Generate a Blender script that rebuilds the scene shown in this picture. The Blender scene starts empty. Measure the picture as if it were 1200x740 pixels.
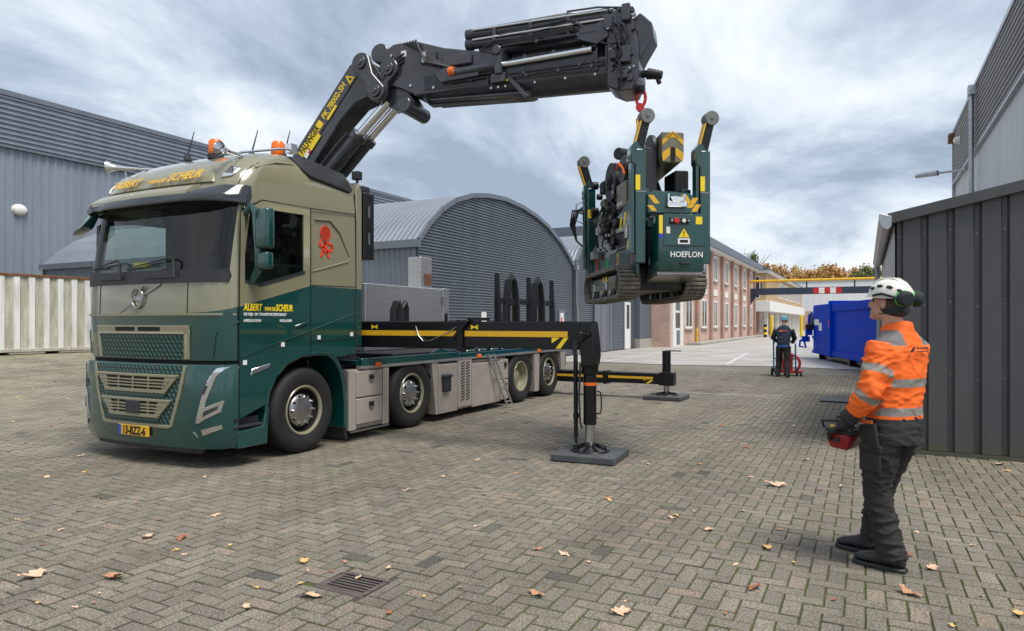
import bpy, bmesh, math, random
import numpy as np
from mathutils import Vector, Matrix, noise, Quaternion
R = math.radians
random.seed(7)
S = bpy.context.scene
COL = S.collection

# ------------------------------------------------------------------ camera, sky, sun, exposure
YAW = math.atan(414 / 800)
cd = bpy.data.cameras.new('camera'); cam = bpy.data.objects.new('camera', cd); COL.objects.link(cam)
cam.location = (0, 0, 1.57); cam.rotation_euler = (R(90), 0, YAW)
cd.sensor_fit = 'HORIZONTAL'; cd.sensor_width = 36; cd.lens = 24.0; cd.shift_y = 8 / 1200
cd.clip_start = 0.05; cd.clip_end = 3000
S.camera = cam

SUN_EL, SUN_AZ = R(62), R(112)      # azimuth: clockwise from +Y
W = bpy.data.worlds.new('World'); S.world = W; W.use_nodes = True
nt = W.node_tree; nt.nodes.clear()
def nd(t, **k):
    n = nt.nodes.new(t)
    for a, b in k.items(): setattr(n, a, b)
    return n
out = nd('ShaderNodeOutputWorld'); bg = nd('ShaderNodeBackground'); bg.inputs['Strength'].default_value = 0.11
sky = nd('ShaderNodeTexSky', sky_type='NISHITA'); sky.sun_disc = False
sky.sun_elevation = SUN_EL; sky.sun_rotation = SUN_AZ; sky.air_density = 1.0; sky.dust_density = 2.0
tc = nd('ShaderNodeTexCoord'); sep = nd('ShaderNodeSeparateXYZ')
nt.links.new(tc.outputs['Generated'], sep.inputs[0])
mx = nd('ShaderNodeMath', operation='MAXIMUM'); nt.links.new(sep.outputs['Z'], mx.inputs[0]); mx.inputs[1].default_value = 0.0
ad = nd('ShaderNodeMath', operation='ADD'); nt.links.new(mx.outputs[0], ad.inputs[0]); ad.inputs[1].default_value = 0.22
dx = nd('ShaderNodeMath', operation='DIVIDE'); nt.links.new(sep.outputs['X'], dx.inputs[0]); nt.links.new(ad.outputs[0], dx.inputs[1])
dy = nd('ShaderNodeMath', operation='DIVIDE'); nt.links.new(sep.outputs['Y'], dy.inputs[0]); nt.links.new(ad.outputs[0], dy.inputs[1])
cmb = nd('ShaderNodeCombineXYZ'); nt.links.new(dx.outputs[0], cmb.inputs[0]); nt.links.new(dy.outputs[0], cmb.inputs[1])
mp = nd('ShaderNodeMapping'); mp.inputs['Scale'].default_value = (1.15, 0.75, 1); mp.inputs['Rotation'].default_value = (0, 0, R(35)); mp.inputs['Location'].default_value = (3.1, 0.9, 0)
nt.links.new(cmb.outputs[0], mp.inputs[0])
n1 = nd('ShaderNodeTexNoise'); n1.inputs['Scale'].default_value = 1.0; n1.inputs['Detail'].default_value = 10; n1.inputs['Roughness'].default_value = 0.60; n1.inputs['Distortion'].default_value = 0.35
nt.links.new(mp.outputs[0], n1.inputs['Vector'])
rp = nd('ShaderNodeValToRGB'); e = rp.color_ramp.elements
e[0].position = 0.39; e[0].color = (0.345, 0.42, 0.535, 1)
e[1].position = 0.65; e[1].color = (0.98, 1.0, 1.02, 1)
m_ = e.new(0.475); m_.color = (0.52, 0.605, 0.725, 1)
m_ = e.new(0.56); m_.color = (0.78, 0.85, 0.925, 1)
nt.links.new(n1.outputs['Fac'], rp.inputs[0])
vm = nd('ShaderNodeVectorMath', operation='SCALE'); vm.inputs['Scale'].default_value = 5.7
nt.links.new(rp.outputs[0], vm.inputs[0])
mixw = nd('ShaderNodeMix', data_type='RGBA'); mixw.inputs[0].default_value = 0.93
nt.links.new(sky.outputs[0], mixw.inputs[6]); nt.links.new(vm.outputs[0], mixw.inputs[7])
nt.links.new(mixw.outputs[2], bg.inputs['Color']); nt.links.new(bg.outputs[0], out.inputs[0])

sl = bpy.data.lights.new('sun', 'SUN'); sl.energy = 2.1; sl.angle = R(26); sl.color = (1.0, 0.95, 0.88)
so = bpy.data.objects.new('sun', sl); COL.objects.link(so)
sd = Vector((math.sin(SUN_AZ) * math.cos(SUN_EL), math.cos(SUN_AZ) * math.cos(SUN_EL), math.sin(SUN_EL)))
so.rotation_euler = (-sd).to_track_quat('-Z', 'Y').to_euler(); so.location = (0, -20, 30)
S.view_settings.view_transform = 'Standard'; S.view_settings.look = 'None'; S.view_settings.exposure = 0.80; S.view_settings.gamma = 1
S.view_settings.use_curve_mapping = False
S.cycles.max_bounces = 8; S.cycles.diffuse_bounces = 3; S.cycles.glossy_bounces = 3; S.cycles.transparent_max_bounces = 8
S.cycles.sample_clamp_indirect = 6; S.cycles.use_denoising = True

# ------------------------------------------------------------------ materials
MAT = {}
def newmat(name):
    m = bpy.data.materials.new(name); m.use_nodes = True
    b = m.node_tree.nodes['Principled BSDF']; MAT[name] = m
    return m, m.node_tree, b
class NT:
    def __init__(s, nt): s.t = nt
    def n(s, ty, ins=None, **k):
        n = s.t.nodes.new(ty)
        for a, b in k.items(): setattr(n, a, b)
        for a, b in (ins or {}).items():
            if hasattr(b, 'is_output'): s.t.links.new(b, n.inputs[a])
            else: n.inputs[a].default_value = b
        return n
    def mixc(s, f, a, b, bt='MIX'):
        n = s.t.nodes.new('ShaderNodeMix'); n.data_type = 'RGBA'; n.blend_type = bt
        for i, x in ((0, f), (6, a), (7, b)):
            if hasattr(x, 'is_output'): s.t.links.new(x, n.inputs[i])
            else: n.inputs[i].default_value = x if i == 0 else (*x[:3], 1)
        return n.outputs[2]
    def ramp(s, f, p0, p1, c0=(0, 0, 0), c1=(1, 1, 1)):
        n = s.t.nodes.new('ShaderNodeValToRGB'); s.t.links.new(f, n.inputs[0])
        e = n.color_ramp.elements; e[0].position = p0; e[1].position = p1; e[0].color = (*c0, 1); e[1].color = (*c1, 1)
        return n.outputs[0]
    def math(s, op, a, b=0.0, c=None):
        n = s.t.nodes.new('ShaderNodeMath'); n.operation = op
        for i, x in ((0, a), (1, b), (2, c)):
            if x is None: continue
            if hasattr(x, 'is_output'): s.t.links.new(x, n.inputs[i])
            else: n.inputs[i].default_value = x
        return n.outputs[0]
    def link(s, a, b): s.t.links.new(a, b)
def mat(name, col, rough=0.5, metal=0.0, var=0.12, vs=3.0, bump=0.0, bs=60.0, coat=0.0, dirt=0.0, dcol=(0.16, 0.14, 0.11), ds=2.0, spec=0.5, stretch=(1, 1, 1)):
    """principled surface with soft mottling, grime patches and fine relief"""
    if name in MAT: return MAT[name]
    m, t, b = newmat(name); N = NT(t)
    tcn = N.n('ShaderNodeTexCoord'); mpn = N.n('ShaderNodeMapping', {0: tcn.outputs['Object']}); mpn.inputs['Scale'].default_value = stretch
    P = mpn.outputs[0]
    nz = N.n('ShaderNodeTexNoise', {'Vector': P, 'Scale': vs, 'Detail': 6.0, 'Roughness': 0.6}).outputs['Fac']
    dk = tuple(c * (1 - var) for c in col); lt = tuple(min(1, c * (1 + var)) for c in col)
    c = N.mixc(N.ramp(nz, 0.3, 0.7), dk, lt)
    if dirt:
        nz2 = N.n('ShaderNodeTexNoise', {'Vector': P, 'Scale': ds, 'Detail': 8.0, 'Roughness': 0.65}).outputs['Fac']
        df = N.math('MULTIPLY', N.ramp(nz2, 0.48, 0.72), dirt)
        c = N.mixc(df, c, dcol)
    N.link(c, b.inputs['Base Color'])
    b.inputs['Roughness'].default_value = rough; b.inputs['Metallic'].default_value = metal
    rr = N.math('MULTIPLY_ADD', nz, 0.22 * (1 if rough > .2 else .4), rough - 0.11 * (1 if rough > .2 else .4)); N.link(rr, b.inputs['Roughness'])
    b.inputs['Specular IOR Level'].default_value = spec
    if coat: b.inputs['Coat Weight'].default_value = coat; b.inputs['Coat Roughness'].default_value = 0.06
    if bump:
        bz = N.n('ShaderNodeTexNoise', {'Vector': P, 'Scale': bs, 'Detail': 4.0}).outputs['Fac']
        bn = N.n('ShaderNodeBump', {'Height': bz, 'Strength': bump, 'Distance': 0.01}); N.link(bn.outputs[0], b.inputs['Normal'])
    return m
def emat(name, col, st):
    m, t, b = newmat(name); b.inputs['Base Color'].default_value = (*col, 1); b.inputs['Emission Color'].default_value = (*col, 1); b.inputs['Emission Strength'].default_value = st
    b.inputs['Roughness'].default_value = .3; return m
def glassmat(name, tint, refl=1.0, rough=0.02):
    m = bpy.data.materials.new(name); m.use_nodes = True; MAT[name] = m
    t = m.node_tree; t.nodes.clear(); N = NT(t)
    o = N.n('ShaderNodeOutputMaterial'); tr = N.n('ShaderNodeBsdfTransparent', {'Color': (*tint, 1)})
    gl = N.n('ShaderNodeBsdfGlossy', {'Color': (1, 1, 1, 1), 'Roughness': rough})
    ge = N.n('ShaderNodeNewGeometry'); dt = N.n('ShaderNodeVectorMath', {0: ge.outputs['Normal'], 1: ge.outputs['Incoming']}, operation='DOT_PRODUCT').outputs['Value']
    fm = N.math('MULTIPLY', N.math('MULTIPLY_ADD', N.math('POWER', N.math('SUBTRACT', 1.0, N.math('ABSOLUTE', dt)), 5.0), .95, .045), refl)
    mx = N.n('ShaderNodeMixShader', {0: fm, 1: tr.outputs[0], 2: gl.outputs[0]}); N.link(mx.outputs[0], o.inputs[0])
    return m

# ------------------------------------------------------------------ mesh builder
class MB:
    def __init__(s, T=None): s.v = []; s.f = []; s.m = []; s.mi = 0; s.T = T
    def add(s, vs, fs):
        o = len(s.v)
        if s.T is not None: vs = [tuple(s.T @ Vector(p)) for p in vs]
        s.v += [tuple(p) for p in vs]; s.f += [tuple(i + o for i in f) for f in fs]; s.m += [s.mi] * len(fs); return s
    def box(s, x0, x1, y0, y1, z0, z1):
        return s.add([(x0, y0, z0), (x1, y0, z0), (x1, y1, z0), (x0, y1, z0), (x0, y0, z1), (x1, y0, z1), (x1, y1, z1), (x0, y1, z1)],
                     [(0, 3, 2, 1), (4, 5, 6, 7), (0, 1, 5, 4), (1, 2, 6, 5), (2, 3, 7, 6), (3, 0, 4, 7)])
    def cbox(s, c, d): return s.box(c[0] - d[0] / 2, c[0] + d[0] / 2, c[1] - d[1] / 2, c[1] + d[1] / 2, c[2] - d[2] / 2, c[2] + d[2] / 2)
    def bar(s, p0, p1, w, h, up=(0, 0, 1), w1=None, h1=None):
        p0, p1 = Vector(p0), Vector(p1); d = (p1 - p0).normalized(); up = Vector(up)
        if abs(d.dot(up)) > .98: up = Vector((1, 0, 0)) if abs(d.x) < .9 else Vector((0, 1, 0))
        a = d.cross(up).normalized(); b = a.cross(d)
        w1 = w if w1 is None else w1; h1 = h if h1 is None else h1
        vs = [p + a * (sx * ww / 2) + b * (sy * hh / 2) for p, ww, hh in ((p0, w, h), (p1, w1, h1)) for sx, sy in ((-1, -1), (1, -1), (1, 1), (-1, 1))]
        return s.add(vs, [(0, 1, 2, 3), (7, 6, 5, 4), (0, 4, 5, 1), (1, 5, 6, 2), (2, 6, 7, 3), (3, 7, 4, 0)])
    def cyl(s, p0, p1, r0, r1=None, n=16, caps=True):
        r1 = r0 if r1 is None else r1; p0, p1 = Vector(p0), Vector(p1); d = (p1 - p0).normalized()
        a = d.orthogonal().normalized(); b = d.cross(a); vs = []
        for p, r in ((p0, r0), (p1, r1)):
            for i in range(n):
                t = 2 * math.pi * i / n; vs.append(p + a * (r * math.cos(t)) + b * (r * math.sin(t)))
        fs = [(i, (i + 1) % n, n + (i + 1) % n, n + i) for i in range(n)]
        if caps: fs += [tuple(range(n - 1, -1, -1)), tuple(range(n, 2 * n))]
        return s.add(vs, fs)
    def tube(s, pts, r, n=8, caps=True):
        pts = [Vector(p) for p in pts]; rings = []; prev = None
        for i, p in enumerate(pts):
            d = (pts[min(i + 1, len(pts) - 1)] - pts[max(i - 1, 0)]).normalized()
            a = (prev - d * prev.dot(d)).normalized() if prev is not None and (prev - d * prev.dot(d)).length > 1e-5 else d.orthogonal().normalized()
            prev = a; b = d.cross(a); rr = r[i] if isinstance(r, (list, tuple)) else r
            rings.append([p + a * (rr * math.cos(2 * math.pi * k / n)) + b * (rr * math.sin(2 * math.pi * k / n)) for k in range(n)])
        return s.loft(rings, caps=caps)
    def loft(s, rings, caps=True, closed=True, skip=None):
        n = len(rings[0]); vs = [p for r in rings for p in r]; fs = []
        for j in range(len(rings) - 1):
            for i in range(n if closed else n - 1):
                if skip and skip(j, i): continue
                k = (i + 1) % n; fs.append((j * n + i, j * n + k, (j + 1) * n + k, (j + 1) * n + i))
        if caps: fs += [tuple(range(n - 1, -1, -1)), tuple(range((len(rings) - 1) * n, len(rings) * n))]
        return s.add(vs, fs)
    def prism(s, poly, axis, a, b):
        f = {'x': lambda p, h: (h, p[0], p[1]), 'y': lambda p, h: (p[0], h, p[1]), 'z': lambda p, h: (p[0], p[1], h)}[axis]
        n = len(poly); vs = [f(p, a) for p in poly] + [f(p, b) for p in poly]
        return s.add(vs, [tuple(range(n - 1, -1, -1)), tuple(range(n, 2 * n))] + [(i, (i + 1) % n, n + (i + 1) % n, n + i) for i in range(n)])
    def lathe(s, prof, c, axis, n=32, a0=0):
        """prof: (radius, offset along axis); closed ends when radius 0"""
        ax = Vector(axis).normalized(); a = ax.orthogonal().normalized(); b = ax.cross(a); c = Vector(c)
        vs = [c + ax * h + a * (r * math.cos(2 * math.pi * i / n + a0)) + b * (r * math.sin(2 * math.pi * i / n + a0)) for r, h in prof for i in range(n)]
        fs = [(j * n + i, j * n + (i + 1) % n, (j + 1) * n + (i + 1) % n, (j + 1) * n + i) for j in range(len(prof) - 1) for i in range(n)]
        return s.add(vs, fs)
    def quad(s, a, b, c, d): return s.add([a, b, c, d], [(0, 1, 2, 3)])
    def mesh(s, name, bevel=0, smooth=True, seg=1, ang=32, recalc=True):
        me = bpy.data.meshes.new(name); me.from_pydata(s.v, [], s.f)
        if len(set(s.m)) > 1:
            me.polygons.foreach_set('material_index', s.m)
        bm = bmesh.new(); bm.from_mesh(me)
        bmesh.ops.remove_doubles(bm, verts=bm.verts, dist=1e-5)
        if recalc: bmesh.ops.recalc_face_normals(bm, faces=bm.faces)
        if bevel:
            es = [e for e in bm.edges if len(e.link_faces) == 2 and e.calc_face_angle(0) > R(28)]
            bmesh.ops.bevel(bm, geom=es, offset=bevel, segments=seg, affect='EDGES', clamp_overlap=True, profile=0.5)
        bm.to_mesh(me); bm.free()
        if smooth:
            me.polygons.foreach_set('use_smooth', [True] * len(me.polygons)); me.set_sharp_from_angle(angle=R(ang))
        return me
    def build(s, name, mats, parent=None, bevel=0, smooth=True, loc=None, rot=None, seg=1, ang=32, recalc=True, **tags):
        me = s.mesh(name, bevel, smooth, seg, ang, recalc)
        return link(me, name, mats, parent, loc, rot, **tags)
def link(me, name, mats, parent=None, loc=None, rot=None, **tags):
    for m in (mats if isinstance(mats, (list, tuple)) else [mats]):
        if m is not None: me.materials.append(MAT[m] if isinstance(m, str) else m)
    o = bpy.data.objects.new(name, me); COL.objects.link(o)
    if parent: o.parent = parent
    if loc is not None: o.location = loc
    if rot is not None: o.rotation_euler = rot
    return tag(o, **tags)
def tag(o, label=None, cat=None, group=None, kind=None):
    if label: o['label'] = label
    if cat: o['category'] = cat
    if group: o['group'] = group
    if kind: o['kind'] = kind
    return o
def empty(name, loc=(0, 0, 0), rz=0, **tags):
    o = bpy.data.objects.new(name, None); COL.objects.link(o); o.location = loc; o.rotation_euler = (0, 0, rz); o.empty_display_size = .1
    return tag(o, **tags)
def kids(o): return [c for c in bpy.data.objects if c.parent == o]
def copy_tree(o, parent=None):
    c = o.copy(); COL.objects.link(c); c.parent = parent
    for k in kids(o): copy_tree(k, c)
    return c
def text(s, size, mat_, parent, M, name='lettering', ext=0.0015, shear=0.0, bold=0.0, align='LEFT', sx=1.0, space=1.0, **tags):
    """flat lettering as mesh; M places x = reading direction, y = up, z = out of the surface"""
    cu = bpy.data.curves.new('txt', 'FONT'); cu.body = s; cu.size = size; cu.extrude = ext; cu.shear = shear; cu.offset = bold; cu.align_x = align; cu.space_character = space; cu.resolution_u = 2
    ob = bpy.data.objects.new('txt', cu); COL.objects.link(ob)
    dg = bpy.context.evaluated_depsgraph_get(); me = bpy.data.meshes.new_from_object(ob.evaluated_get(dg))
    bpy.data.objects.remove(ob); bpy.data.curves.remove(cu)
    me.transform(M @ Matrix.Diagonal((sx, 1, 1, 1)))
    me.name = name
    me.materials.clear()
    return link(me, name, mat_, parent, **tags)
def frame(o, x, y):
    """matrix with given origin, x dir and y dir"""
    x = Vector(x).normalized(); y = Vector(y); y = (y - x * y.dot(x)).normalized(); z = x.cross(y)
    M = Matrix.Identity(4)
    for i in range(3): M[i][0] = x[i]; M[i][1] = y[i]; M[i][2] = z[i]; M[i][3] = o[i]
    return M
def instance(me, name, parent, loc, rot=(0, 0, 0), scale=None, **tags):
    o = bpy.data.objects.new(name, me); COL.objects.link(o); o.parent = parent; o.location = loc; o.rotation_euler = rot
    if scale: o.scale = scale
    return tag(o, **tags)

# shared materials
mat('tyre', (0.011, 0.011, 0.0115), 0.7, bump=.3, bs=90, dirt=.35, dcol=(0.035, 0.031, 0.027), ds=6)
mat('black_metal', (0.008, 0.0082, 0.009), 0.36, var=.25, vs=8, spec=.4, dirt=.2, dcol=(.03, .03, .03))
mat('black_plastic', (0.02, 0.021, 0.024), 0.5, var=.2, vs=20, bump=.12, bs=250)
mat('crane_black', (0.036, 0.039, 0.050), 0.22, var=.3, vs=7, spec=.6, dirt=.4, dcol=(.07, .066, .06), ds=5)
mat('beam_black', (0.006, 0.006, 0.0075), 0.3, var=.2, vs=5, spec=.4, dirt=.15, dcol=(.02, .02, .019), ds=3)
mat('chrome', (0.72, 0.73, 0.74), 0.12, 1.0, var=.05)
mat('steel', (0.45, 0.45, 0.44), 0.33, 1.0, var=.15, vs=10, dirt=.35, dcol=(.2, .18, .15))
mat('brushed_alu', (0.52, 0.52, 0.51), 0.42, .85, var=.14, vs=4, stretch=(1, 1, 9), dirt=.25, dcol=(.3, .28, .25))
mat('yellow', (0.75, 0.42, 0.015), 0.45, var=.08, dirt=.2, dcol=(.2, .13, .03), ds=5)
mat('bright_yellow', (0.86, 0.62, 0.01), 0.45, var=.06)
mat('orange_lens', (0.85, 0.16, 0.01), 0.25, var=.05)
mat('red', (0.55, 0.018, 0.018), 0.4, var=.15)
mat('white', (0.78, 0.78, 0.76), 0.45, var=.06, dirt=.2, dcol=(.5, .48, .44))
mat('green_paint', (0.003, 0.050, 0.045), 0.22, coat=.9, var=.08, vs=1.5)
mat('beige_paint', (0.245, 0.232, 0.148), 0.3, coat=.5, var=.06, dirt=.15, dcol=(.24, .22, .16))
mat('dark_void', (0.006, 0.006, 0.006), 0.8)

# ================================================================== SETTING: ground and paving
def gz(x):
    t = min(1, max(0, (-12 - x) / 13)); return 0.42 * t * t * (3 - 2 * t)
def paver_nodes(name, src):
    m, t, b = newmat(name); N = NT(t)
    geo = N.n('ShaderNodeNewGeometry'); P = geo.outputs['Position']
    if src == 'obj': rnd = N.n('ShaderNodeObjectInfo').outputs['Random']
    elif src == 'attr': rnd = N.n('ShaderNodeAttribute', attribute_name='rnd').outputs['Fac']
    else: rnd = N.n('ShaderNodeTexNoise', {'Vector': P, 'Scale': 9.0, 'Detail': 3.0}).outputs['Fac']
    r = t.nodes.new('ShaderNodeValToRGB'); N.link(rnd, r.inputs[0]); e = r.color_ramp.elements
    e[0].position = 0; e[0].color = (0.085, 0.084, 0.079, 1); e[1].position = 1; e[1].color = (0.245, 0.223, 0.19, 1)
    for p, c in ((.010, (0.105, 0.104, 0.097)), (.02, (0.168, 0.154, 0.134)), (.5, (0.194, 0.178, 0.154)), (.88, (0.219, 0.197, 0.168)), (.96, (0.242, 0.200, 0.164))):
        q = e.new(p); q.color = (*c, 1)
    c = r.outputs[0]
    big = N.n('ShaderNodeTexNoise', {'Vector': P, 'Scale': 0.45, 'Detail': 4.0, 'Roughness': .6}).outputs['Fac']
    c = N.mixc(1.0, c, N.ramp(big, .3, .7, (.86, .86, .84), (1.1, 1.09, 1.06)), 'MULTIPLY')
    sp = N.n('ShaderNodeTexNoise', {'Vector': P, 'Scale': 85.0, 'Detail': 3.0, 'Roughness': .8}).outputs['Fac']
    c = N.mixc(1.0, c, N.ramp(sp, .38, .64, (.40, .39, .38), (1.75, 1.7, 1.63)), 'MULTIPLY')
    vo = N.n('ShaderNodeTexVoronoi', {'Vector': P, 'Scale': 110.0}).outputs['Distance']
    c = N.mixc(N.ramp(vo, .05, .22, (.55, .55, .55), (0, 0, 0)), c, (.42, .40, .35))
    st = N.n('ShaderNodeTexNoise', {'Vector': P, 'Scale': 1.7, 'Detail': 7.0, 'Roughness': .68}).outputs['Fac']
    c = N.mixc(N.ramp(st, .56, .74, (0, 0, 0), (.35, .35, .35)), c, (.12, .115, .095))
    tm = N.n('ShaderNodeMapping', {0: P}); tm.inputs['Scale'].default_value = (1.6, .14, 1)
    tn = N.n('ShaderNodeTexNoise', {'Vector': tm.outputs[0], 'Scale': 1.0, 'Detail': 5.0, 'Roughness': .6}).outputs['Fac']
    c = N.mixc(1.0, c, N.ramp(tn, .38, .62, (.80, .79, .78), (1.06, 1.06, 1.05)), 'MULTIPLY')
    sdx = N.ramp(N.math('MULTIPLY_ADD', N.n('ShaderNodeSeparateXYZ', {0: P}).outputs['X'], -.09, -.62), 0, 1)
    sn = N.n('ShaderNodeTexNoise', {'Vector': P, 'Scale': .9, 'Detail': 6.0, 'Roughness': .65}).outputs['Fac']
    c = N.mixc(N.math('MULTIPLY', sdx, N.ramp(sn, .3, .62)), c, (.38, .335, .25))
    if src != 'far':
        e1 = N.n('ShaderNodeTexNoise', {'Vector': P, 'Scale': 1.1, 'Detail': 6.0, 'Roughness': .7}).outputs['Fac']
        e2 = N.n('ShaderNodeTexNoise', {'Vector': P, 'Scale': 45.0, 'Detail': 4.0}).outputs['Fac']
        bi = N.math('MULTIPLY_ADD', N.n('ShaderNodeClamp', {0: N.math('MULTIPLY_ADD', N.n('ShaderNodeSeparateXYZ', {0: P}).outputs['X'], .25, .9)}).outputs[0], .10, 0.0)
        ec = N.mixc(N.ramp(N.math('ADD', e1, bi), .45, .60), N.mixc(e2, (.05, .044, .035), (.12, .107, .085)), N.mixc(e2, (.035, .042, .014), (.12, .128, .045)))
        ed = N.n('ShaderNodeAttribute', attribute_name='edge').outputs['Fac']
        c = N.mixc(N.math('MULTIPLY', ed, N.ramp(e2, .25, .6, (.25, .25, .25), (.75, .75, .75))), c, ec)
    N.link(c, b.inputs['Base Color'])
    b.inputs['Roughness'].default_value = .82; b.inputs['Specular IOR Level'].default_value = .35
    bn = N.n('ShaderNodeBump', {'Height': sp, 'Strength': .55, 'Distance': .004}); N.link(bn.outputs[0], b.inputs['Normal'])
    return m
paver_nodes('paver_single', 'obj'); paver_nodes('paver_many', 'attr')
# sand and moss in the joints
m, t, b = newmat('joint_bed'); N = NT(t); P = N.n('ShaderNodeNewGeometry').outputs['Position']
a1 = N.n('ShaderNodeTexNoise', {'Vector': P, 'Scale': 1.1, 'Detail': 6.0, 'Roughness': .7}).outputs['Fac']
sx = N.n('ShaderNodeSeparateXYZ', {0: P}).outputs['X']
bias = N.math('MULTIPLY_ADD', N.n('ShaderNodeClamp', {0: N.math('MULTIPLY_ADD', sx, .25, .9)}).outputs[0], .10, 0.0)
mossf = N.ramp(N.math('ADD', a1, bias), .45, .58)
a2 = N.n('ShaderNodeTexNoise', {'Vector': P, 'Scale': 60.0, 'Detail': 4.0}).outputs['Fac']
moss = N.mixc(a2, (.03, .045, .008), (.10, .125, .022)); sand = N.mixc(a2, (.04, .036, .029), (.09, .082, .066))
N.link(N.mixc(mossf, sand, moss), b.inputs['Base Color']); b.inputs['Roughness'].default_value = .95
N.link(N.n('ShaderNodeBump', {'Height': a2, 'Strength': .8, 'Distance': .01}).outputs[0], b.inputs['Normal'])
# paving seen from far away: the same blocks as pattern only
m, t, b = newmat('far_ground'); N = NT(t); P = N.n('ShaderNodeNewGeometry').outputs['Position']
bt = N.n('ShaderNodeTexBrick', {'Vector': P, 'Color1': (.23, .213, .184, 1), 'Color2': (.18, .168, .144, 1), 'Mortar': (.105, .10, .06, 1), 'Scale': 1.0, 'Mortar Size': .007, 'Brick Width': .22, 'Row Height': .11, 'Bias': 0.0})
bg1 = N.n('ShaderNodeTexNoise', {'Vector': P, 'Scale': .35, 'Detail': 6.0, 'Roughness': .65}).outputs['Fac']
c = N.mixc(1.0, bt.outputs['Color'], N.ramp(bg1, .3, .7, (.76, .75, .7), (1.18, 1.15, 1.08)), 'MULTIPLY')
sx = N.n('ShaderNodeSeparateXYZ', {0: P}).outputs['X']
lf = N.ramp(N.math('MULTIPLY_ADD', sx, -.08, -.9), .0, 1.0)
bg2 = N.n('ShaderNodeTexNoise', {'Vector': P, 'Scale': 1.3, 'Detail': 8.0, 'Roughness': .7}).outputs['Fac']
earth = N.mixc(N.ramp(bg2, .35, .7), (.13, .13, .055), (.42, .35, .235))
c = N.mixc(N.math('MULTIPLY', lf, .85), c, earth)
N.link(c, b.inputs['Base Color']); b.inputs['Roughness'].default_value = .9
# asphalt of the street beyond
m, t, b = newmat('asphalt'); N = NT(t); P = N.n('ShaderNodeNewGeometry').outputs['Position']
q1 = N.n('ShaderNodeTexNoise', {'Vector': P, 'Scale': .5, 'Detail': 7.0, 'Roughness': .65, 'Distortion': .6}).outputs['Fac']
q2 = N.n('ShaderNodeTexNoise', {'Vector': P, 'Scale': 14.0, 'Detail': 5.0}).outputs['Fac']
c = N.mixc(N.ramp(q1, .3, .72), (.30, .28, .255), (.54, .515, .485)); c = N.mixc(1.0, c, N.ramp(q2, .2, .8, (.75, .75, .75), (1.2, 1.2, 1.2)), 'MULTIPLY')
N.link(c, b.inputs['Base Color']); N.link(N.ramp(q1, .35, .7, (.75, .75, .75), (.35, .35, .35)), b.inputs['Roughness'])

xs = [-1500, -300, -80] + [-60 + 2 * i for i in range(26)] + [-8, 0, 20, 80, 300, 1500]; ys = [-400, -60, 0, 20, 40, 80, 200, 600, 2500]
g = MB(); nx = len(xs)
g.add([(x, y, gz(x) - .022) for y in ys for x in xs], [(j * nx + i, j * nx + i + 1, (j + 1) * nx + i + 1, (j + 1) * nx + i) for j in range(len(ys) - 1) for i in range(nx - 1)])
g.build('ground', 'far_ground', kind='structure', label='earth and block paved yard stretching to the horizon')

CX, SX = math.cos(YAW), math.sin(YAW)
def incam(x, y):  # depth, lateral
    return -SX * x + CX * y, CX * x + SX * y
pav = empty('pavement', (0, 0, 0), kind='structure', label='grey brown block paving laid in herringbone with mossy joints')
PW = .1035; brk = []; cuts = []
DRAIN = (-2.92, -2.55, 3.06, 3.35)
for i in range(-241, 68):
    for j in range(-30, 219):
        k = (i + j) % 4
        if k not in (0, 2): continue
        if k == 0: cx_, cy_, r = (i + 1) * PW, (j + .5) * PW, 0
        else: cx_, cy_, r = (i + .5) * PW, (j + 1) * PW, 1
        d, l = incam(cx_, cy_)
        if cx_ > .42 and cy_ > 9.5: continue
        bw, bh = (PW, PW / 2) if r == 0 else (PW / 2, PW)
        if cx_ + bw > DRAIN[0] and cx_ - bw < DRAIN[1] and cy_ + bh > DRAIN[2] and cy_ - bh < DRAIN[3]: cuts.append((cx_ - bw, cx_ + bw, cy_ - bh, cy_ + bh)); continue
        if d > 1.9 and abs(l) < d * .75 and (1.57 * 800 / max(d, .1)) < 368: vis = d
        else: vis = 1e3 + d
        brk.append((vis, cx_, cy_, r))
brk.sort()
L2, W2, BV = PW - .0035, PW / 2 - .0035, .0045
def lerp_(a, b_, t_): return a + (b_ - a) * t_
def unit_paver():
    a = MB(); ring = lambda l, w, z: [(-l, -w, z), (l, -w, z), (l, w, z), (-l, w, z)]
    a.loft([ring(L2, W2, -.045), ring(L2, W2, -.004), ring(L2 - BV, W2 - BV, 0)], caps=False)
    a.add(ring(L2 - BV, W2 - BV, 0), [(0, 1, 2, 3)]); return a
pm = unit_paver().mesh('paver', smooth=False); at = pm.attributes.new('edge', 'FLOAT', 'FACE'); at.data.foreach_set('value', [0.0 if p.normal.z > .95 else 1.0 for p in pm.polygons]); pm.materials.append(MAT['paver_single'])
rs = np.random.RandomState(3)
for (d, x, y, r) in brk[:284]:
    instance(pm, 'paver', pav, (x + rs.normal(0, .0012), y + rs.normal(0, .0012), gz(x) + rs.normal(0, .0016)), (rs.normal(0, .008), rs.normal(0, .006), (math.pi / 2 if r else 0) + rs.normal(0, .012)))
rest = brk[284:]; n = len(rest)
uv = np.array(unit_paver().v); uf = np.array(unit_paver().f)
V = np.zeros((n, len(uv), 3)); ang = np.array([b_[3] * math.pi / 2 for b_ in rest]) + rs.normal(0, .012, n)
ca, sa = np.cos(ang)[:, None], np.sin(ang)[:, None]
V[..., 0] = uv[:, 0] * ca - uv[:, 1] * sa; V[..., 1] = uv[:, 0] * sa + uv[:, 1] * ca
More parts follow.
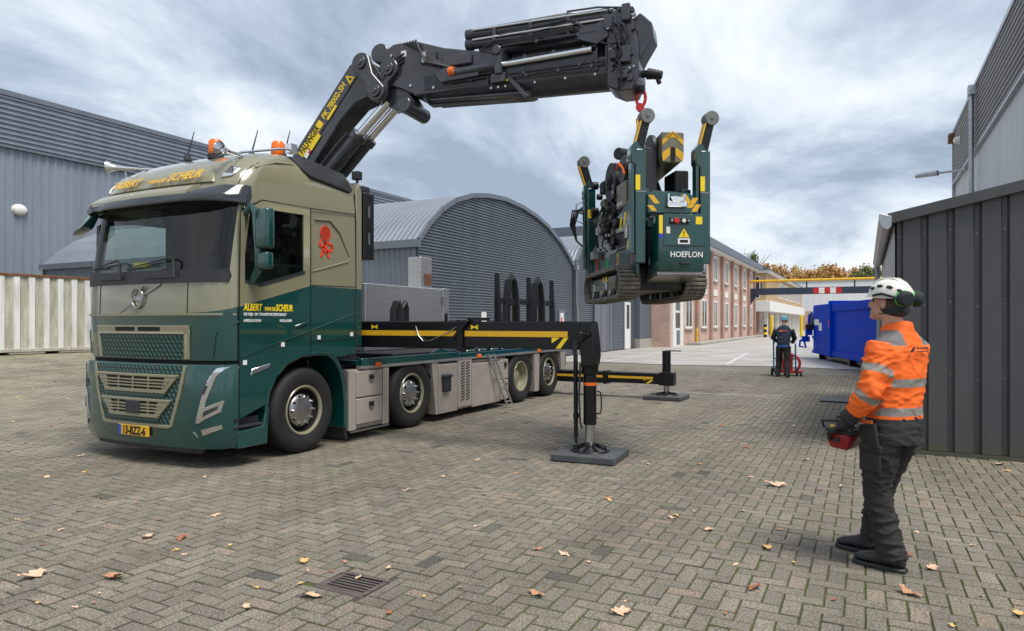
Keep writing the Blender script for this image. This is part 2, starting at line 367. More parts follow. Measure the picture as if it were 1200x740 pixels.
V[..., 2] = uv[:, 2] + uv[:, 0] * rs.normal(0, .006, n)[:, None] + uv[:, 1] * rs.normal(0, .008, n)[:, None] + rs.normal(0, .0016, n)[:, None]
V[..., 0] += np.array([b_[1] for b_ in rest])[:, None]; V[..., 1] += np.array([b_[2] for b_ in rest])[:, None]
V[..., 2] += np.array([gz(b_[1]) for b_ in rest])[:, None]
F = (uf[None] + (np.arange(n) * len(uv))[:, None, None]).reshape(-1, 4)
me = bpy.data.meshes.new('paver_field'); me.vertices.add(n * len(uv)); me.vertices.foreach_set('co', V.reshape(-1).astype(np.float32))
me.loops.add(len(F) * 4); me.loops.foreach_set('vertex_index', F.reshape(-1).astype(np.int32))
me.polygons.add(len(F)); me.polygons.foreach_set('loop_start', (np.arange(len(F)) * 4).astype(np.int32)); me.polygons.foreach_set('loop_total', np.full(len(F), 4, np.int32))
me.update(calc_edges=True)
at = me.attributes.new('rnd', 'FLOAT', 'FACE'); at.data.foreach_set('value', np.repeat(rs.rand(n), len(uf)).astype(np.float32))
at = me.attributes.new('edge', 'FLOAT', 'FACE'); at.data.foreach_set('value', np.tile(np.array([1.] * (len(uf) - 1) + [0.]), n).astype(np.float32))
link(me, 'paver_field', 'paver_many', pav, kind='stuff')
bed = MB(); bx = [-25 + 25 / 36 * i for i in range(37)] + [.42]; by = [-3.1, 9.5, 22.7]
bed.add([(x, y, gz(x) - .0085) for y in by for x in bx], [(j * 38 + i, j * 38 + i + 1, (j + 1) * 38 + i + 1, (j + 1) * 38 + i) for j in range(2) for i in range(37)])
bed.add([(.42, -3.1, -.0085), (7, -3.1, -.0085), (7, 9.5, -.0085), (.42, 9.5, -.0085)], [(0, 1, 2, 3)])
bed.build('joint_sand', 'joint_bed', pav, smooth=False, recalc=False)

road = MB(); road.add([(-12.3, 24.6, -.004), (-9, 25.6, -.004), (-6, 25.2, -.004), (-3, 26.0, -.004), (0, 25.4, -.004), (6, 26.0, -.004), (6, 149, -.004), (-12.3, 149, -.004)], [(0, 1, 2, 3, 4, 5, 6, 7)])
road.build('road', 'asphalt', kind='structure', label='worn grey asphalt road running between the buildings', smooth=False)
mat('road_paint', (.62, .62, .60), .7, var=.2, vs=6, dirt=.7, dcol=(.3, .29, .27), ds=1.5)
def line(p0, p1, w, name='road_marking', z=.002, **k):
    p0, p1 = Vector((*p0, 0)), Vector((*p1, 0)); d = (p1 - p0).normalized(); a = Vector((-d.y, d.x, 0)) * w / 2
    b_ = MB(); b_.add([(*(p0 - a).xy, z), (*(p1 - a).xy, z), (*(p1 + a).xy, z), (*(p0 + a).xy, z)], [(0, 1, 2, 3)]); return b_.build(name, 'road_paint', smooth=False, kind='structure', **k)
line((-9.3, 26), (-9.6, 70), .16, label='long white edge line beside the brick building kerb')
line((-11.6, 25.9), (-6.6, 26.4), .12, label='white parking bay line nearest the truck tail'); line((-11.6, 28.4), (-8.2, 28.8), .12, label='white parking bay line before the sliding doors')
line((-4.6, 26.3), (-5.4, 37), .13, label='broken white centre line in the middle of the street')
line((-5.2, 15.6), (-1.6, 15.1), .035, z=.006, label='thin pale line crossing the paving behind the far outrigger'); line((-2.9, 15.3), (-.6, 15.6), .03, z=.006, label='thin pale line on the paving before the black mat')

# ------------------------------------------------------------------ fallen leaves, drain, mat
def G(px, py, z=0.0):
    Y = 800 * (1.57 - z) / (py - 378); X = (px - 600) / 800 * Y
    return CX * X - SX * Y, SX * X + CX * Y
mat('leaf_brown', (.44, .23, .125), .7, var=.35, vs=30); mat('leaf_tan', (.66, .44, .29), .7, var=.3, vs=30); mat('leaf_red', (.33, .12, .055), .65, var=.35, vs=30); mat('leaf_yellow', (.66, .42, .15), .7, var=.3, vs=30)
def leaf_mesh(seed, mt):
    rr = random.Random(seed); n = 9; top = []; bot = []
    for i in range(n):
        t = i / (n - 1); w = (.30 * math.sin(math.pi * t ** .8) + .02) * (1.0 if i % 2 else .52) * rr.uniform(.85, 1.15)
        top.append((t - .5 + (.05 if i % 2 else 0), w)); bot.append((t - .5 + (.05 if i % 2 else 0), -w * rr.uniform(.85, 1.1)))
    cup = rr.uniform(.1, .5); b_ = MB(); vs = []
    for i in range(n):
        x = top[i][0]; zc = .06 * math.sin(i * 1.1 + seed) + .12 * (abs(x) ** 2) * 4 * cup
        vs += [(x, top[i][1], zc + cup * abs(top[i][1]) * rr.uniform(.2, .9)), (x, 0, zc), (x, bot[i][1], zc + cup * abs(bot[i][1]) * rr.uniform(.2, .9))]
    fs = []
    for i in range(n - 1):
        for k in range(2): fs.append((i * 3 + k, i * 3 + k + 1, i * 3 + k + 4, i * 3 + k + 3))
    b_.add(vs, fs); b_.add([(-.5, .012, .0), (-.72, .008, .05), (-.72, -.008, .05), (-.5, -.012, .0)], [(0, 1, 2, 3)])
    me = b_.mesh('fallen_leaf', smooth=False, recalc=False); me.materials.append(MAT[mt]); return me
LM = [leaf_mesh(i, ('leaf_tan', 'leaf_brown', 'leaf_tan', 'leaf_red', 'leaf_yellow', 'leaf_tan')[i % 6]) for i in range(12)]
big = [(38, 677, 38, 'pale brown oak leaf lying alone in the left foreground'), (133, 678, 34, 'reddish lobed oak leaf in the left foreground'), (174, 630, 24, 'tan oak leaf near the shadow edge, left one of a pair'), (213, 632, 22, 'tan oak leaf near the shadow edge, right one of a pair'),
       (357, 659, 22, 'light tan oak leaf above the drain grate'), (366, 700, 34, 'brown oak leaf beside the drain grate'), (289, 713, 17, 'small curled yellow leaf left of the drain grate'), (629, 698, 26, 'pale yellow oak leaf below the middle of the paving'), (728, 719, 32, 'broad tan oak leaf at the bottom middle of the paving'),
       (884, 690, 26, 'tan oak leaf left of the worker boots'), (899, 643, 22, 'pale oak leaf left of the worker knees'), (830, 622, 17, 'dark red curled leaf in front of the outrigger pad'), (909, 570, 28, 'pale double oak leaf in the middle of the paving'), (1066, 697, 30, 'rust coloured leaf in front of the worker boots'),
       (1093, 667, 22, 'pale leaf right of the worker boots'), (1064, 652, 16, 'tan leaf behind the worker heel'), (1194, 721, 24, 'tan leaf at the right bottom edge of the paving'), (1172, 545, 18, 'rust leaf lying against the foot of the grey shed'), (476, 576, 14, 'orange leaf between truck and drain'), (630, 645, 16, 'pale leaf in the middle of the paving, upper of two'), (661, 651, 16, 'small upright tan leaf in the middle of the paving'), (875, 525, 12, 'orange leaf on the paving right of the outrigger')]
k_ = 0
def put_leaf(px, py, w, **tg):
    global k_
    x, y = G(px, py); d, l = incam(x, y); s_ = w / 800 * d * .92
    me = LM[k_ % 12]; k_ += 1
    instance(me, 'fallen_leaf', None, (x, y, gz(x) + .006 + s_ * .05), (rs.normal(0, .12), rs.normal(0, .12), rs.uniform(0, 6.28)), (s_,) * 3, cat='leaf', **tg)
for px, py, w, lb in big: put_leaf(px, py, w, label=lb)
small = [(45, 708, 10), (88, 713, 9), (117, 697, 8), (110, 708, 8), (71, 622, 8), (92, 600, 8), (100, 554, 12), (55, 560, 10), (118, 585, 10), (148, 556, 8), (253, 605, 12), (186, 610, 8), (206, 646, 9), (216, 651, 9), (328, 595, 8), (320, 556, 8), (361, 670, 7), (388, 671, 7), (352, 685, 8), (420, 678, 10), (455, 667, 12), (405, 660, 8), (410, 614, 7), (456, 719, 14), (497, 700, 7), (557, 618, 9), (568, 580, 7), (605, 556, 8), (632, 575, 7), (684, 585, 9), (714, 587, 10), (760, 627, 7), (733, 706, 7), (713, 585, 14), (787, 608, 12), (770, 597, 7), (792, 605, 9), (813, 600, 7), (870, 600, 9), (915, 622, 11), (862, 663, 8), (977, 704, 10), (1116, 735, 14), (1057, 687, 8), (985, 571, 9), (1098, 583, 8), (1075, 625, 8), (1196, 605, 10), (1180, 553, 10), (880, 560, 8), (945, 540, 9), (800, 530, 8), (760, 545, 8), (846, 500, 9), (655, 500, 9), (560, 540, 8), (520, 560, 8), (1010, 556, 8), (30, 520, 7), (60, 500, 6), (20, 470, 6), (80, 470, 5), (48, 485, 5), (70, 492, 5), (85, 520, 8), (65, 455, 6), (40, 462, 5), (15, 495, 6), (95, 535, 9), (10, 530, 8), (28, 455, 5), (88, 505, 6), (55, 440, 5), (92, 452, 5), (700, 490, 8), (820, 545, 9), (930, 500, 8), (960, 575, 8), (300, 690, 9), (240, 560, 10), (540, 690, 8), (590, 720, 9), (690, 660, 8), (850, 720, 9), (930, 660, 8), (1140, 640, 9), (1150, 700, 9), (160, 590, 9), (20, 610, 9), (50, 640, 9), (270, 640, 8)]
for px, py, w in small: put_leaf(px, py, w * rs.uniform(.9, 1.2), label='small fallen brown leaf fragment lying on the block paving', group='leaf fragments on the paving')
mat('cast_iron', (.15, .12, .11), .55, .3, var=.3, vs=12, bump=.4, bs=80, dirt=.6, dcol=(.14, .07, .04), ds=7)
for (x0, x1, y0, y1) in cuts:
    best = max(((x0, min(x1, DRAIN[0]), y0, y1), (max(x0, DRAIN[1]), x1, y0, y1), (x0, x1, y0, min(y1, DRAIN[2])), (x0, x1, max(y0, DRAIN[3]), y1)), key=lambda q: max(0, q[1] - q[0]) * max(0, q[3] - q[2]))
    w_, h_ = best[1] - best[0], best[3] - best[2]
    if w_ < .02 or h_ < .02: continue
    hz_ = w_ >= h_; o = instance(pm, 'paver', pav, ((best[0] + best[1]) / 2, (best[2] + best[3]) / 2, -.001), (0, 0, 0 if hz_ else math.pi / 2)); o.scale = (w_ / (2 * PW), h_ / PW, 1) if hz_ else (h_ / (2 * PW), w_ / PW, 1)
dg_ = empty('drain_grate', ((DRAIN[0] + DRAIN[1]) / 2, (DRAIN[2] + DRAIN[3]) / 2, 0), label='rusty iron drain grate with slots set in the paving', cat='drain')
hx, hy = (DRAIN[1] - DRAIN[0]) / 2 - .005, (DRAIN[3] - DRAIN[2]) / 2 - .005
f_ = MB(); f_.box(-hx, hx, -hy, -hy + .035, -.05, .002); f_.box(-hx, hx, hy - .035, hy, -.05, .002); f_.box(-hx, -hx + .035, -hy + .035, hy - .035, -.05, .002); f_.box(hx - .035, hx, -hy + .035, hy - .035, -.05, .002)
f_.build('frame', 'cast_iron', dg_, bevel=.004)
for i in range(6):
    y_ = -hy + .035 + (i + .5) * (2 * hy - .07) / 6; MB().box(-hx + .035, hx - .035, y_ - .0065, y_ + .0065, -.006, .001).build('bar', 'cast_iron', dg_, bevel=.003)
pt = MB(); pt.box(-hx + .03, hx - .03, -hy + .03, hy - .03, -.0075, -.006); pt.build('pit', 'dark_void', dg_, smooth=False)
mt_ = MB(); mt_.prism([(-.55, -.35), (.5, -.35), (.5, .35), (-.55, .35)], 'z', .002, .03); mt_.build('floor_mat', 'black_plastic', loc=(-.25, 15.1, 0), bevel=.006, label='flat black rubber mat lying on the paving behind the worker', cat='mat')

# ================================================================== BUILDINGS
mat('clad_dark', (.165, .188, .225), .42, .25, var=.12, vs=1.2, dirt=.35, dcol=(.12, .135, .16), ds=1.4, stretch=(1.3, 1.3, .16), bump=.12, bs=1.6)
mat('clad_hall', (.245, .28, .335), .42, .2, var=.10, vs=1.0, dirt=.3, dcol=(.17, .195, .23), ds=1.2, stretch=(1, 1, .12), bump=.12, bs=1.2)
mat('clad_roof', (.27, .29, .33), .42, .5, var=.1, vs=.5, dirt=.35, dcol=(.17, .18, .2), ds=.35)
mat('clad_light', (.58, .58, .58), .45, .25, var=.06, vs=.5, dirt=.35, dcol=(.38, .36, .33), ds=1.2, stretch=(1, 1, .12), bump=.1, bs=1.2)
mat('clad_ridge', (.21, .205, .21), .5, .2, var=.1, vs=.5)
mat('clad_shed', (.068, .072, .076), .45, .1, var=.12, vs=3, dirt=.4, dcol=(.098, .096, .088), ds=5, stretch=(1, 1, .14), bump=.16, bs=2.5)
mat('zinc', (.42, .44, .46), .4, .8, var=.15, vs=3, dirt=.4, dcol=(.25, .24, .23))
mat('fascia_dark', (.05, .055, .065), .5, .1)
mat('concrete', (.38, .36, .32), .85, var=.18, vs=2, bump=.3, bs=40, dirt=.5, dcol=(.2, .19, .16))
mat('grey_panel', (.155, .17, .195), .45, .1, var=.06, vs=.8)
mat('blue_grey', (.12, .145, .18), .45, .1, var=.06)
mat('frame_white', (.80, .79, .76), .45, var=.05, dirt=.15, dcol=(.5, .48, .44))
mat('window_dark', (.025, .03, .036), .06, 0, var=.3, vs=1.2, spec=.8)
mat('beige_wall', (.50, .38, .22), .8, var=.12, vs=1.2, dirt=.2, dcol=(.36, .27, .17))
def brick_mat(name, c1, c2, mortar, sc=1.0):
    m, t, b = newmat(name); N = NT(t); tcn = N.n('ShaderNodeTexCoord').outputs['Object']
    sp = N.n('ShaderNodeSeparateXYZ', {0: tcn}); s_ = N.math('ADD', sp.outputs['X'], sp.outputs['Y']); cb = N.n('ShaderNodeCombineXYZ', {0: s_, 1: sp.outputs['Z']})
    bt = N.n('ShaderNodeTexBrick', {'Vector': cb.outputs[0], 'Color1': (*c1, 1), 'Color2': (*c2, 1), 'Mortar': (*mortar, 1), 'Scale': sc, 'Mortar Size': .006, 'Brick Width': .22, 'Row Height': .065})
    nz = N.n('ShaderNodeTexNoise', {'Vector': tcn, 'Scale': .8, 'Detail': 6.0, 'Roughness': .65}).outputs['Fac']
    N.link(N.mixc(1.0, bt.outputs['Color'], N.ramp(nz, .3, .7, (.78, .78, .78), (1.2, 1.18, 1.15)), 'MULTIPLY'), b.inputs['Base Color']); b.inputs['Roughness'].default_value = .85
    N.link(N.n('ShaderNodeBump', {'Height': bt.outputs['Fac'], 'Strength': .4, 'Distance': -.01}).outputs[0], b.inputs['Normal']); return m
brick_mat('brick_brown', (.60, .40, .33), (.50, .32, .255), (.50, .45, .40)); brick_mat('brick_dark', (.40, .245, .195), (.33, .19, .148), (.36, .30, .26)); brick_mat('brick_tan', (.50, .33, .17), (.43, .28, .145), (.42, .35, .25))

def rib_profile(L, pitch, depth, duty=.5):
    """(position, offset) trapezoid profile over a length"""
    p = []; n = max(1, int(round(L / pitch))); w = L / n; s_ = w * .12
    for i in range(n):
        a = i * w; p += [(a, 0), (a + w * (1 - duty) - s_, 0), (a + w * (1 - duty), depth), (a + w - s_, depth)]
    return p + [(L, 0)]
def vwall(mb, o, d, nrm, L, z0, z1, pitch, depth, duty=.5, ztop=None):
    o, d, nrm = Vector(o), Vector(d), Vector(nrm); pr = rib_profile(L, pitch, depth, duty); vs = []
    for (a, e_) in pr:
        p = o + d * a + nrm * e_; zt = ztop(a) if ztop else z1; vs += [(p.x, p.y, z0), (p.x, p.y, zt)]
    return mb.add(vs, [(2 * i, 2 * i + 2, 2 * i + 3, 2 * i + 1) for i in range(len(pr) - 1)])
def hwall(mb, o, d, nrm, span, z0, z1, pitch, depth, duty=.5):
    """horizontal ribs; span(z) -> (a0, a1) along d"""
    o, d, nrm = Vector(o), Vector(d), Vector(nrm); pr = rib_profile(z1 - z0, pitch, depth, duty); vs = []
    for (a, e_) in pr:
        z = z0 + a; s0, s1 = span(z)
        for q in (s0, s1): p = o + d * q + nrm * e_; vs.append((p.x, p.y, z))
    return mb.add(vs, [(2 * i, 2 * i + 1, 2 * i + 3, 2 * i + 2) for i in range(len(pr) - 1)])
B = dict(smooth=False, recalc=False)

# --- tall dark hall on the left
hall = empty('industrial_hall', (-42, 30, 0), label='tall dark ribbed metal hall behind the truck with a horizontal upper band', cat='building')
a = MB(); vwall(a, (0, -32, 0), (0, 1, 0), (1, 0, 0), 80, .3, 11.25, .46, .06); a.build('wall', 'clad_hall', hall, **B)
a = MB(); hwall(a, (.12, -32, 0), (0, 1, 0), (1, 0, 0), lambda z: (0, 80), 11.25, 14.0, .27, .12); a.build('upper_band', 'clad_hall', hall, **B)
a = MB(); a.box(.0, .26, -32, 48, 11.16, 11.26); a.box(-.3, .3, -32.05, 48.05, 14.0, 14.28); a.build('trim', 'clad_dark', hall)
a = MB(); a.box(-30, -.02, -32, 48, .3, 13.95); a.build('core', 'clad_hall', hall)
wl = MB(); wl.lathe([(0, .24), (.17, .23), (.3, .16), (.36, .04), (.38, 0)], (0, 0, 0), (1, 0, 0), 20); o = wl.build('wall_lamp', 'white', loc=(-41.93, 21.2, 7.85), label='white oval bulkhead lamp on the dark hall wall', cat='lamp'); o.scale = (1, 1.1, .85)
# --- weathered container
m, t, b = newmat('container_stain'); N = NT(t); P = N.n('ShaderNodeTexCoord').outputs['Object']
mpn = N.n('ShaderNodeMapping', {0: P}); mpn.inputs['Scale'].default_value = (2, 2, .35)
s1 = N.n('ShaderNodeTexNoise', {'Vector': mpn.outputs[0], 'Scale': 2.2, 'Detail': 8.0, 'Roughness': .7}).outputs['Fac']
N.link(N.mixc(N.ramp(s1, .3, .68), (.26, .245, .17), (.60, .58, .50)), b.inputs['Base Color']); b.inputs['Roughness'].default_value = .8
mat('container_white', (.74, .75, .73), .6, var=.08, vs=2, dirt=.6, dcol=(.28, .265, .2), ds=1.6, stretch=(2, 2, .4)); mat('rust', (.16, .075, .04), .85, var=.35, vs=8)
ct = empty('shipping_container', (-27, 12.4, .42), label='weathered white corrugated container with green stains left of the truck', cat='container')
for nm, md, mm in (('stained_sheet', 0, 'container_stain'), ('wall', 1, 'container_white')):
    a = MB(); L = 12.0; w = .50; n_ = 24
    for i in range(n_):
        y0 = -6.2 + i * w
        seg = [(y0, 0), (y0 + .2, 0), (y0 + .25, .05), (y0 + .45, .05), (y0 + .5, 0)]
        for q in range(4):
            if (q == 2) != (md == 1): continue
            a.add([(seg[q][1], seg[q][0], .2), (seg[q + 1][1], seg[q + 1][0], .2), (seg[q + 1][1], seg[q + 1][0], 2.8), (seg[q][1], seg[q][0], 2.8)], [(0, 1, 2, 3)])
    a.build(nm, mm, ct, **B)
a = MB(); a.box(-.05, .07, -6.25, 5.85, 2.8, 2.9); a.box(-2.5, -.05, -6.25, 5.85, 2.8, 2.88); a.build('top_rail', 'rust', ct, bevel=.01)
a = MB(); a.box(-.05, .08, -6.25, 5.85, .08, .2); a.box(-.03, .075, 5.8, 5.92, .08, 2.9); a.build('frame', 'container_stain', ct, bevel=.01)
a = MB(); a.box(-2.4, -.1, -6.2, 5.8, .12, 2.8); a.build('body', 'container_stain', ct)
for y_ in (-5.2, -3.4, .9, 2.6, 4.4): MB().box(-.2, .06, y_, y_ + 1.2, 0, .08).build('support_block', 'concrete', ct, bevel=.01)
mat('orange_plastic', (.62, .12, .015), .5)
a = MB(); a.box(-1.2, -.4, -7.5, -5.0, 0, .28); a.box(-1.22, -.38, -7.5, -4.98, .28, .33); a.build('orange_crate', 'orange_plastic', loc=(-27, 13.4 + .45, 3.33), bevel=.02, label='orange crate on top of the weathered container', cat='crate')

# --- arched hangars
A1 = [(17.63, 4.14), (18.2, 4.72), (18.94, 5.28), (19.8, 5.72), (20.85, 6.05), (22.0, 6.24), (23.4, 6.33), (24.91, 6.25), (26.2, 6.07), (27.43, 5.77), (28.85, 5.21), (29.96, 4.6), (30.35, 4.3)]
def arch_span(A):
    top = max(range(len(A)), key=lambda i: A[i][1])
    def f(z):
        if z <= min(A[0][1], A[-1][1]): return A[0][0], A[-1][0]
        z = min(z, A[top][1] - .002); r_ = []
        l = A[0][0]
        for i in range(top):
            if A[i][1] <= z <= A[i + 1][1]: l = A[i][0] + (z - A[i][1]) / (A[i + 1][1] - A[i][1]) * (A[i + 1][0] - A[i][0])
        r = A[-1][0]
        for i in range(top, len(A) - 1):
            if A[i + 1][1] <= z <= A[i][1]: r = A[i][0] + (z - A[i][1]) / (A[i + 1][1] - A[i][1]) * (A[i + 1][0] - A[i][0])
        return l, r
    return f
def hangar(A, v0, v1, lab, door=None, pitch=.10):
    r = empty('arched_hangar', (v0, A[0][0], 0), label=lab, cat='building', group='arched sheds along the street')
    A = [(u - A[0][0], z) for u, z in A]; zt = max(z for _, z in A); sp = arch_span(A)
    a = MB(); hwall(a, (0, 0, 0), (0, 1, 0), (1, 0, 0), sp, 0.0, zt - .01, pitch, .05); a.build('gable_wall', 'clad_dark', r, **B)
    D = v0 - v1; pr = rib_profile(D, .2, .016); vs = []; fs = []; n_ = len(A)
    Ac = [(u, z) for u, z in A]
    for (q, e_) in pr:
        for i, (u, z) in enumerate(Ac): vs.append((.0 - q, u, z + .03 + e_))
    for j in range(len(pr) - 1):
        for i in range(n_ - 1): fs.append((j * n_ + i, (j + 1) * n_ + i, (j + 1) * n_ + i + 1, j * n_ + i + 1))
    a = MB(); a.add(vs, fs); a.build('roof', 'clad_roof', r, **B)
    a = MB()
    for i in range(n_ - 1):
        p0, p1 = A[i], A[i + 1]
        a.bar((.10, p0[0], p0[1] + .02), (.10, p1[0], p1[1] + .02), .16, .09, up=(1, 0, 0))
    a.box(-D, .16, -.16, .02, A[0][1] - .22, A[0][1] + .02); a.build('verge_trim', 'clad_dark', r)
    a = MB(); vwall(a, (-D, 0, 0), (1, 0, 0), (0, -1, 0), D, 0, A[0][1] - .1, .21, .03); a.build('side_wall', 'clad_dark', r, **B)
    a = MB(); hwall(a, (-D, 0, 0), (0, 1, 0), (-1, 0, 0), sp, 0, zt - .01, .5, .03); a.build('rear_wall', 'clad_dark', r, **B)
    return r
h1 = hangar(A1, -12.5, -33.0, 'near arched grey corrugated hangar behind the truck')
def downpipe(parent, x, y, z0, z1, r=.055, kink=True):
    a = MB(); pts = [(x, y, z1), (x, y, z1 - 1.6), (x + .0, y + .18, z1 - 2.0), (x, y + .18, z0)] if kink else [(x, y, z1), (x, y, z0)]
    a.tube(pts, r, 10); a.box(x - .1, x + .1, y - .12, y + .12, z1, z1 + .22); return a.build('downpipe', 'zinc', parent)
downpipe(h1, .16, 12.95, 0, 4.1)
a = MB(); a.cyl((-20.3, -.12, 0), (-20.3, -.12, 4), .06, n=10); a.build('downpipe', 'zinc', h1)
a = MB(); a.box(.035, .06, 4.0, 4.35, .6, 1.95); a.build('white_panel', 'white', h1)
dr = MB(); dr.box(.03, .07, 11.05, 11.75, 0, 2.15); o = dr.build('door', 'grey_panel', h1); a = MB(); a.box(.07, .085, 11.2, 11.58, .9, 2.0); a.build('pane', 'white', o); a = MB(); a.box(.085, .09, 11.25, 11.4, 1.3, 1.8); a.build('notice', 'red', o)
A2 = [(30.75, 4.5), (31.3, 5.1), (32.0, 5.55), (32.9, 5.9), (34.0, 6.15), (35.3, 6.28), (36.6, 6.2), (37.8, 5.95), (38.9, 5.5), (39.8, 4.9), (40.3, 4.4)]
h2 = hangar(A2, -12.5, -33.0, 'far arched grey hangar with sliding doors next to the brick building')
for i, (u0, u1, mm) in enumerate(((33.2, 34.95, 'grey_panel'), (34.98, 35.9, 'blue_grey'))):
    a = MB(); a.box(.06, .14, u0 - 30.75, u1 - 30.75, .02, 3.5); o = a.build('sliding_door', mm, h2, bevel=.01)
    a = MB(); a.box(.14, .15, u0 - 30.75 + (u1 - u0) * .5 - .015, u0 - 30.75 + (u1 - u0) * .5 + .015, .05, 3.45); a.build('joint', 'fascia_dark', o)
dr = MB(); dr.box(.04, .10, 7.55, 8.55, 0, 2.75); o = dr.build('door', 'frame_white', h2, bevel=.01); a = MB(); a.box(.10, .112, 7.8, 8.3, 1.2, 2.6); a.build('pane', 'window_dark', o)
# low link building between hangar and bricks
lk = empty('link_building', (-12.2, 40.35, 0), label='low blue grey panelled link on a concrete plinth beside the brick building', cat='building')
a = MB(); a.box(-8, 0, .05, 2.6, .55, 4.4); a.build('wall', 'blue_grey', lk)
for i in range(6): MB().box(.0, .035, .1 + i * .42, .1 + i * .42 + .36, .57, 4.38).build('panel', 'blue_grey', lk, bevel=.008)
a = MB(); a.box(-8, .06, .02, 2.62, 0, .55); a.build('plinth', 'concrete', lk, bevel=.01); a = MB(); a.box(-8, .12, 0, 2.62, 4.4, 4.6); a.build('roof_edge', 'fascia_dark', lk)

# --- brick office
bo = empty('brick_office', (-11, 43, 0), label='brown brick two storey office with white window frames along the street', cat='building')
LB = 37.6
a = MB(); a.box(-24, 0, 0, LB, 0, 7.2); a.build('wall', 'brick_brown', bo)
a = MB(); a.box(-24.6, .75, -.7, LB + .6, 7.35, 7.95); o = a.build('roof', 'blue_grey', bo); a = MB(); a.box(-24.4, .6, -.5, LB + .5, 7.2, 7.35); a.build('soffit', 'frame_white', o)
def window(parent, x, y0, y1, z0, z1, nv=1, nh=0, sill=True, fr=.07):
    a = MB(); a.box(x, x + .05, y0, y1, z0, z0 + fr); a.box(x, x + .05, y0, y1, z1 - fr, z1); a.box(x, x + .05, y0, y0 + fr, z0 + fr, z1 - fr); a.box(x, x + .05, y1 - fr, y1, z0 + fr, z1 - fr)
    for i in range(nv): yy = y0 + (y1 - y0) * (i + 1) / (nv + 1); a.box(x + .004, x + .046, yy - fr / 2, yy + fr / 2, z0 + fr, z1 - fr)
    for i in range(nh): zz = z0 + (z1 - z0) * (i + 1) / (nh + 1.); a.box(x + .006, x + .044, y0 + fr, y1 - fr, zz - .03, zz + .03)
    o = a.build('window', 'frame_white', parent, smooth=False)
    g_ = MB(); g_.box(x + .01, x + .022, y0 + fr, y1 - fr, z0 + fr, z1 - fr); g_.build('pane', 'window_dark', o, smooth=False)
    if sill: s_ = MB(); s_.box(x, x + .14, y0 - .1, y1 + .1, z0 - .1, z0); s_.build('sill', 'concrete', o, smooth=False)
    return o
wy = [(4.15, 6.2), (9.35, 11.3), (14.0, 15.6), (19.0, 20.6), (24.0, 25.4), (29.2, 30.8), (34.0, 35.2)]
for i, (y0, y1) in enumerate(wy):
    window(bo, .0, y0, y1, 1.15, 3.35, 1, 0, fr=.14)
    if i: window(bo, .0, y0, y1, 4.95, 7.0, 1, 0, fr=.14)
    else: window(bo, .0, y0, y1, 4.95, 7.0, 1, 0, fr=.14)
    a = MB(); a.box(0, .04, y0 - .05, y1 + .05, 3.75, 4.25); a.build('spandrel', 'frame_white', bo)
for y_ in (7.5, 12.6, 17.4, 22.4, 27.3, 32.4, 36.6): a = MB(); a.box(0, .2, y_ - .36, y_ + .36, 0, 7.2); a.build('pilaster', 'brick_dark', bo)
a = MB(); a.box(0, .12, .4, 1.0, 0, 3.6); a.box(0, .12, 2.5, 3.1, 0, 3.6); a.box(0, .12, 1.0, 2.5, 3.3, 3.6); o = a.build('door_surround', 'frame_white', bo)
a = MB(); a.box(0, .06, 1.0, 2.5, 0, 3.3); o = a.build('door', 'frame_white', bo)
for (y0, y1, z0, z1) in ((1.1, 1.55, 1.2, 2.2), (1.65, 2.4, 1.2, 2.2), (1.1, 1.55, 2.35, 3.2), (1.65, 2.4, 2.35, 3.2)): a = MB(); a.box(.06, .075, y0, y1, z0, z1); a.build('pane', 'window_dark', o)
a = MB(); a.box(.06, .07, 1.5, 2.4, .1, 1.05); a.build('kick_panel', 'blue_grey', o)
a = MB(); a.box(-10.95 + 11, .95, 4.6, LB + 2, 0, .16); a.build('kerb', 'concrete', loc=(-11, 43, 0), bevel=.02, kind='structure', label='raised concrete kerb along the brick office')
a = MB(); a.cyl((0, 0, 0), (0, 0, .8), .07, n=12); a.cyl((0, 0, .8), (0, 0, 1.0), .1, .05, n=12); a.cyl((-.17, 0, .6), (.17, 0, .6), .05, n=10); a.build('yellow_hydrant', 'yellow', loc=(-10.45, 48.3, .16), label='yellow hydrant post on the kerb before the brick office', cat='hydrant')

# --- tan office further on
to = empty('tan_office', (-10.7, 88, 0), label='tan two storey office with white band and colonnade beyond the brick office', cat='building')
a = MB(); a.box(-16, 0, 0, 52, 4.2, 7.6); a.build('upper_wall', 'brick_tan', to)
a = MB(); a.box(-15, -1.4, 1.4, 52, 0, 2.9); a.build('lower_wall', 'brick_brown', to); a = MB(); a.box(-15.2, -.9, .4, 1.4, 0, 2.9); a.build('corner_wall', 'brick_dark', to)
a = MB(); a.box(-16.4, .5, -.5, 52.4, 2.9, 4.2); a.build('white_band', 'frame_white', to, bevel=.02)
a = MB(); a.box(-16.4, .4, -.4, 52.4, 7.6, 7.95); a.build('eave', 'frame_white', to); a = MB(); a.prism([(-16.6, 7.95), (.6, 7.95), (-1.5, 8.9), (-14, 8.9)], 'y', -.6, 52.6); a.build('roof', 'blue_grey', to)
for i in range(9): a = MB(); a.box(-.5, -.1, 2 + i * 6, 2.5 + i * 6, 0, 2.9); a.build('column', 'frame_white', to)
for i in range(8): window(to, -1.4, 3.4 + i * 6, 6.8 + i * 6, .4, 2.6, 1, 0, False, .12)
for i in range(5): window(to, .0, 13.5 + i * 7.4, 18.8 + i * 7.4, 4.9, 7.1, 4, 0, False, .14)
for x0 in (-6.2, -3.2, -1.6):
    a = MB(); a.box(x0, x0 + .9, -.05, 0, 4.5, 7.2); o = a.build('window', 'frame_white', to); a = MB(); a.box(x0 + .1, x0 + .8, -.07, -.05, 4.6, 7.1); a.build('pane', 'window_dark', o)
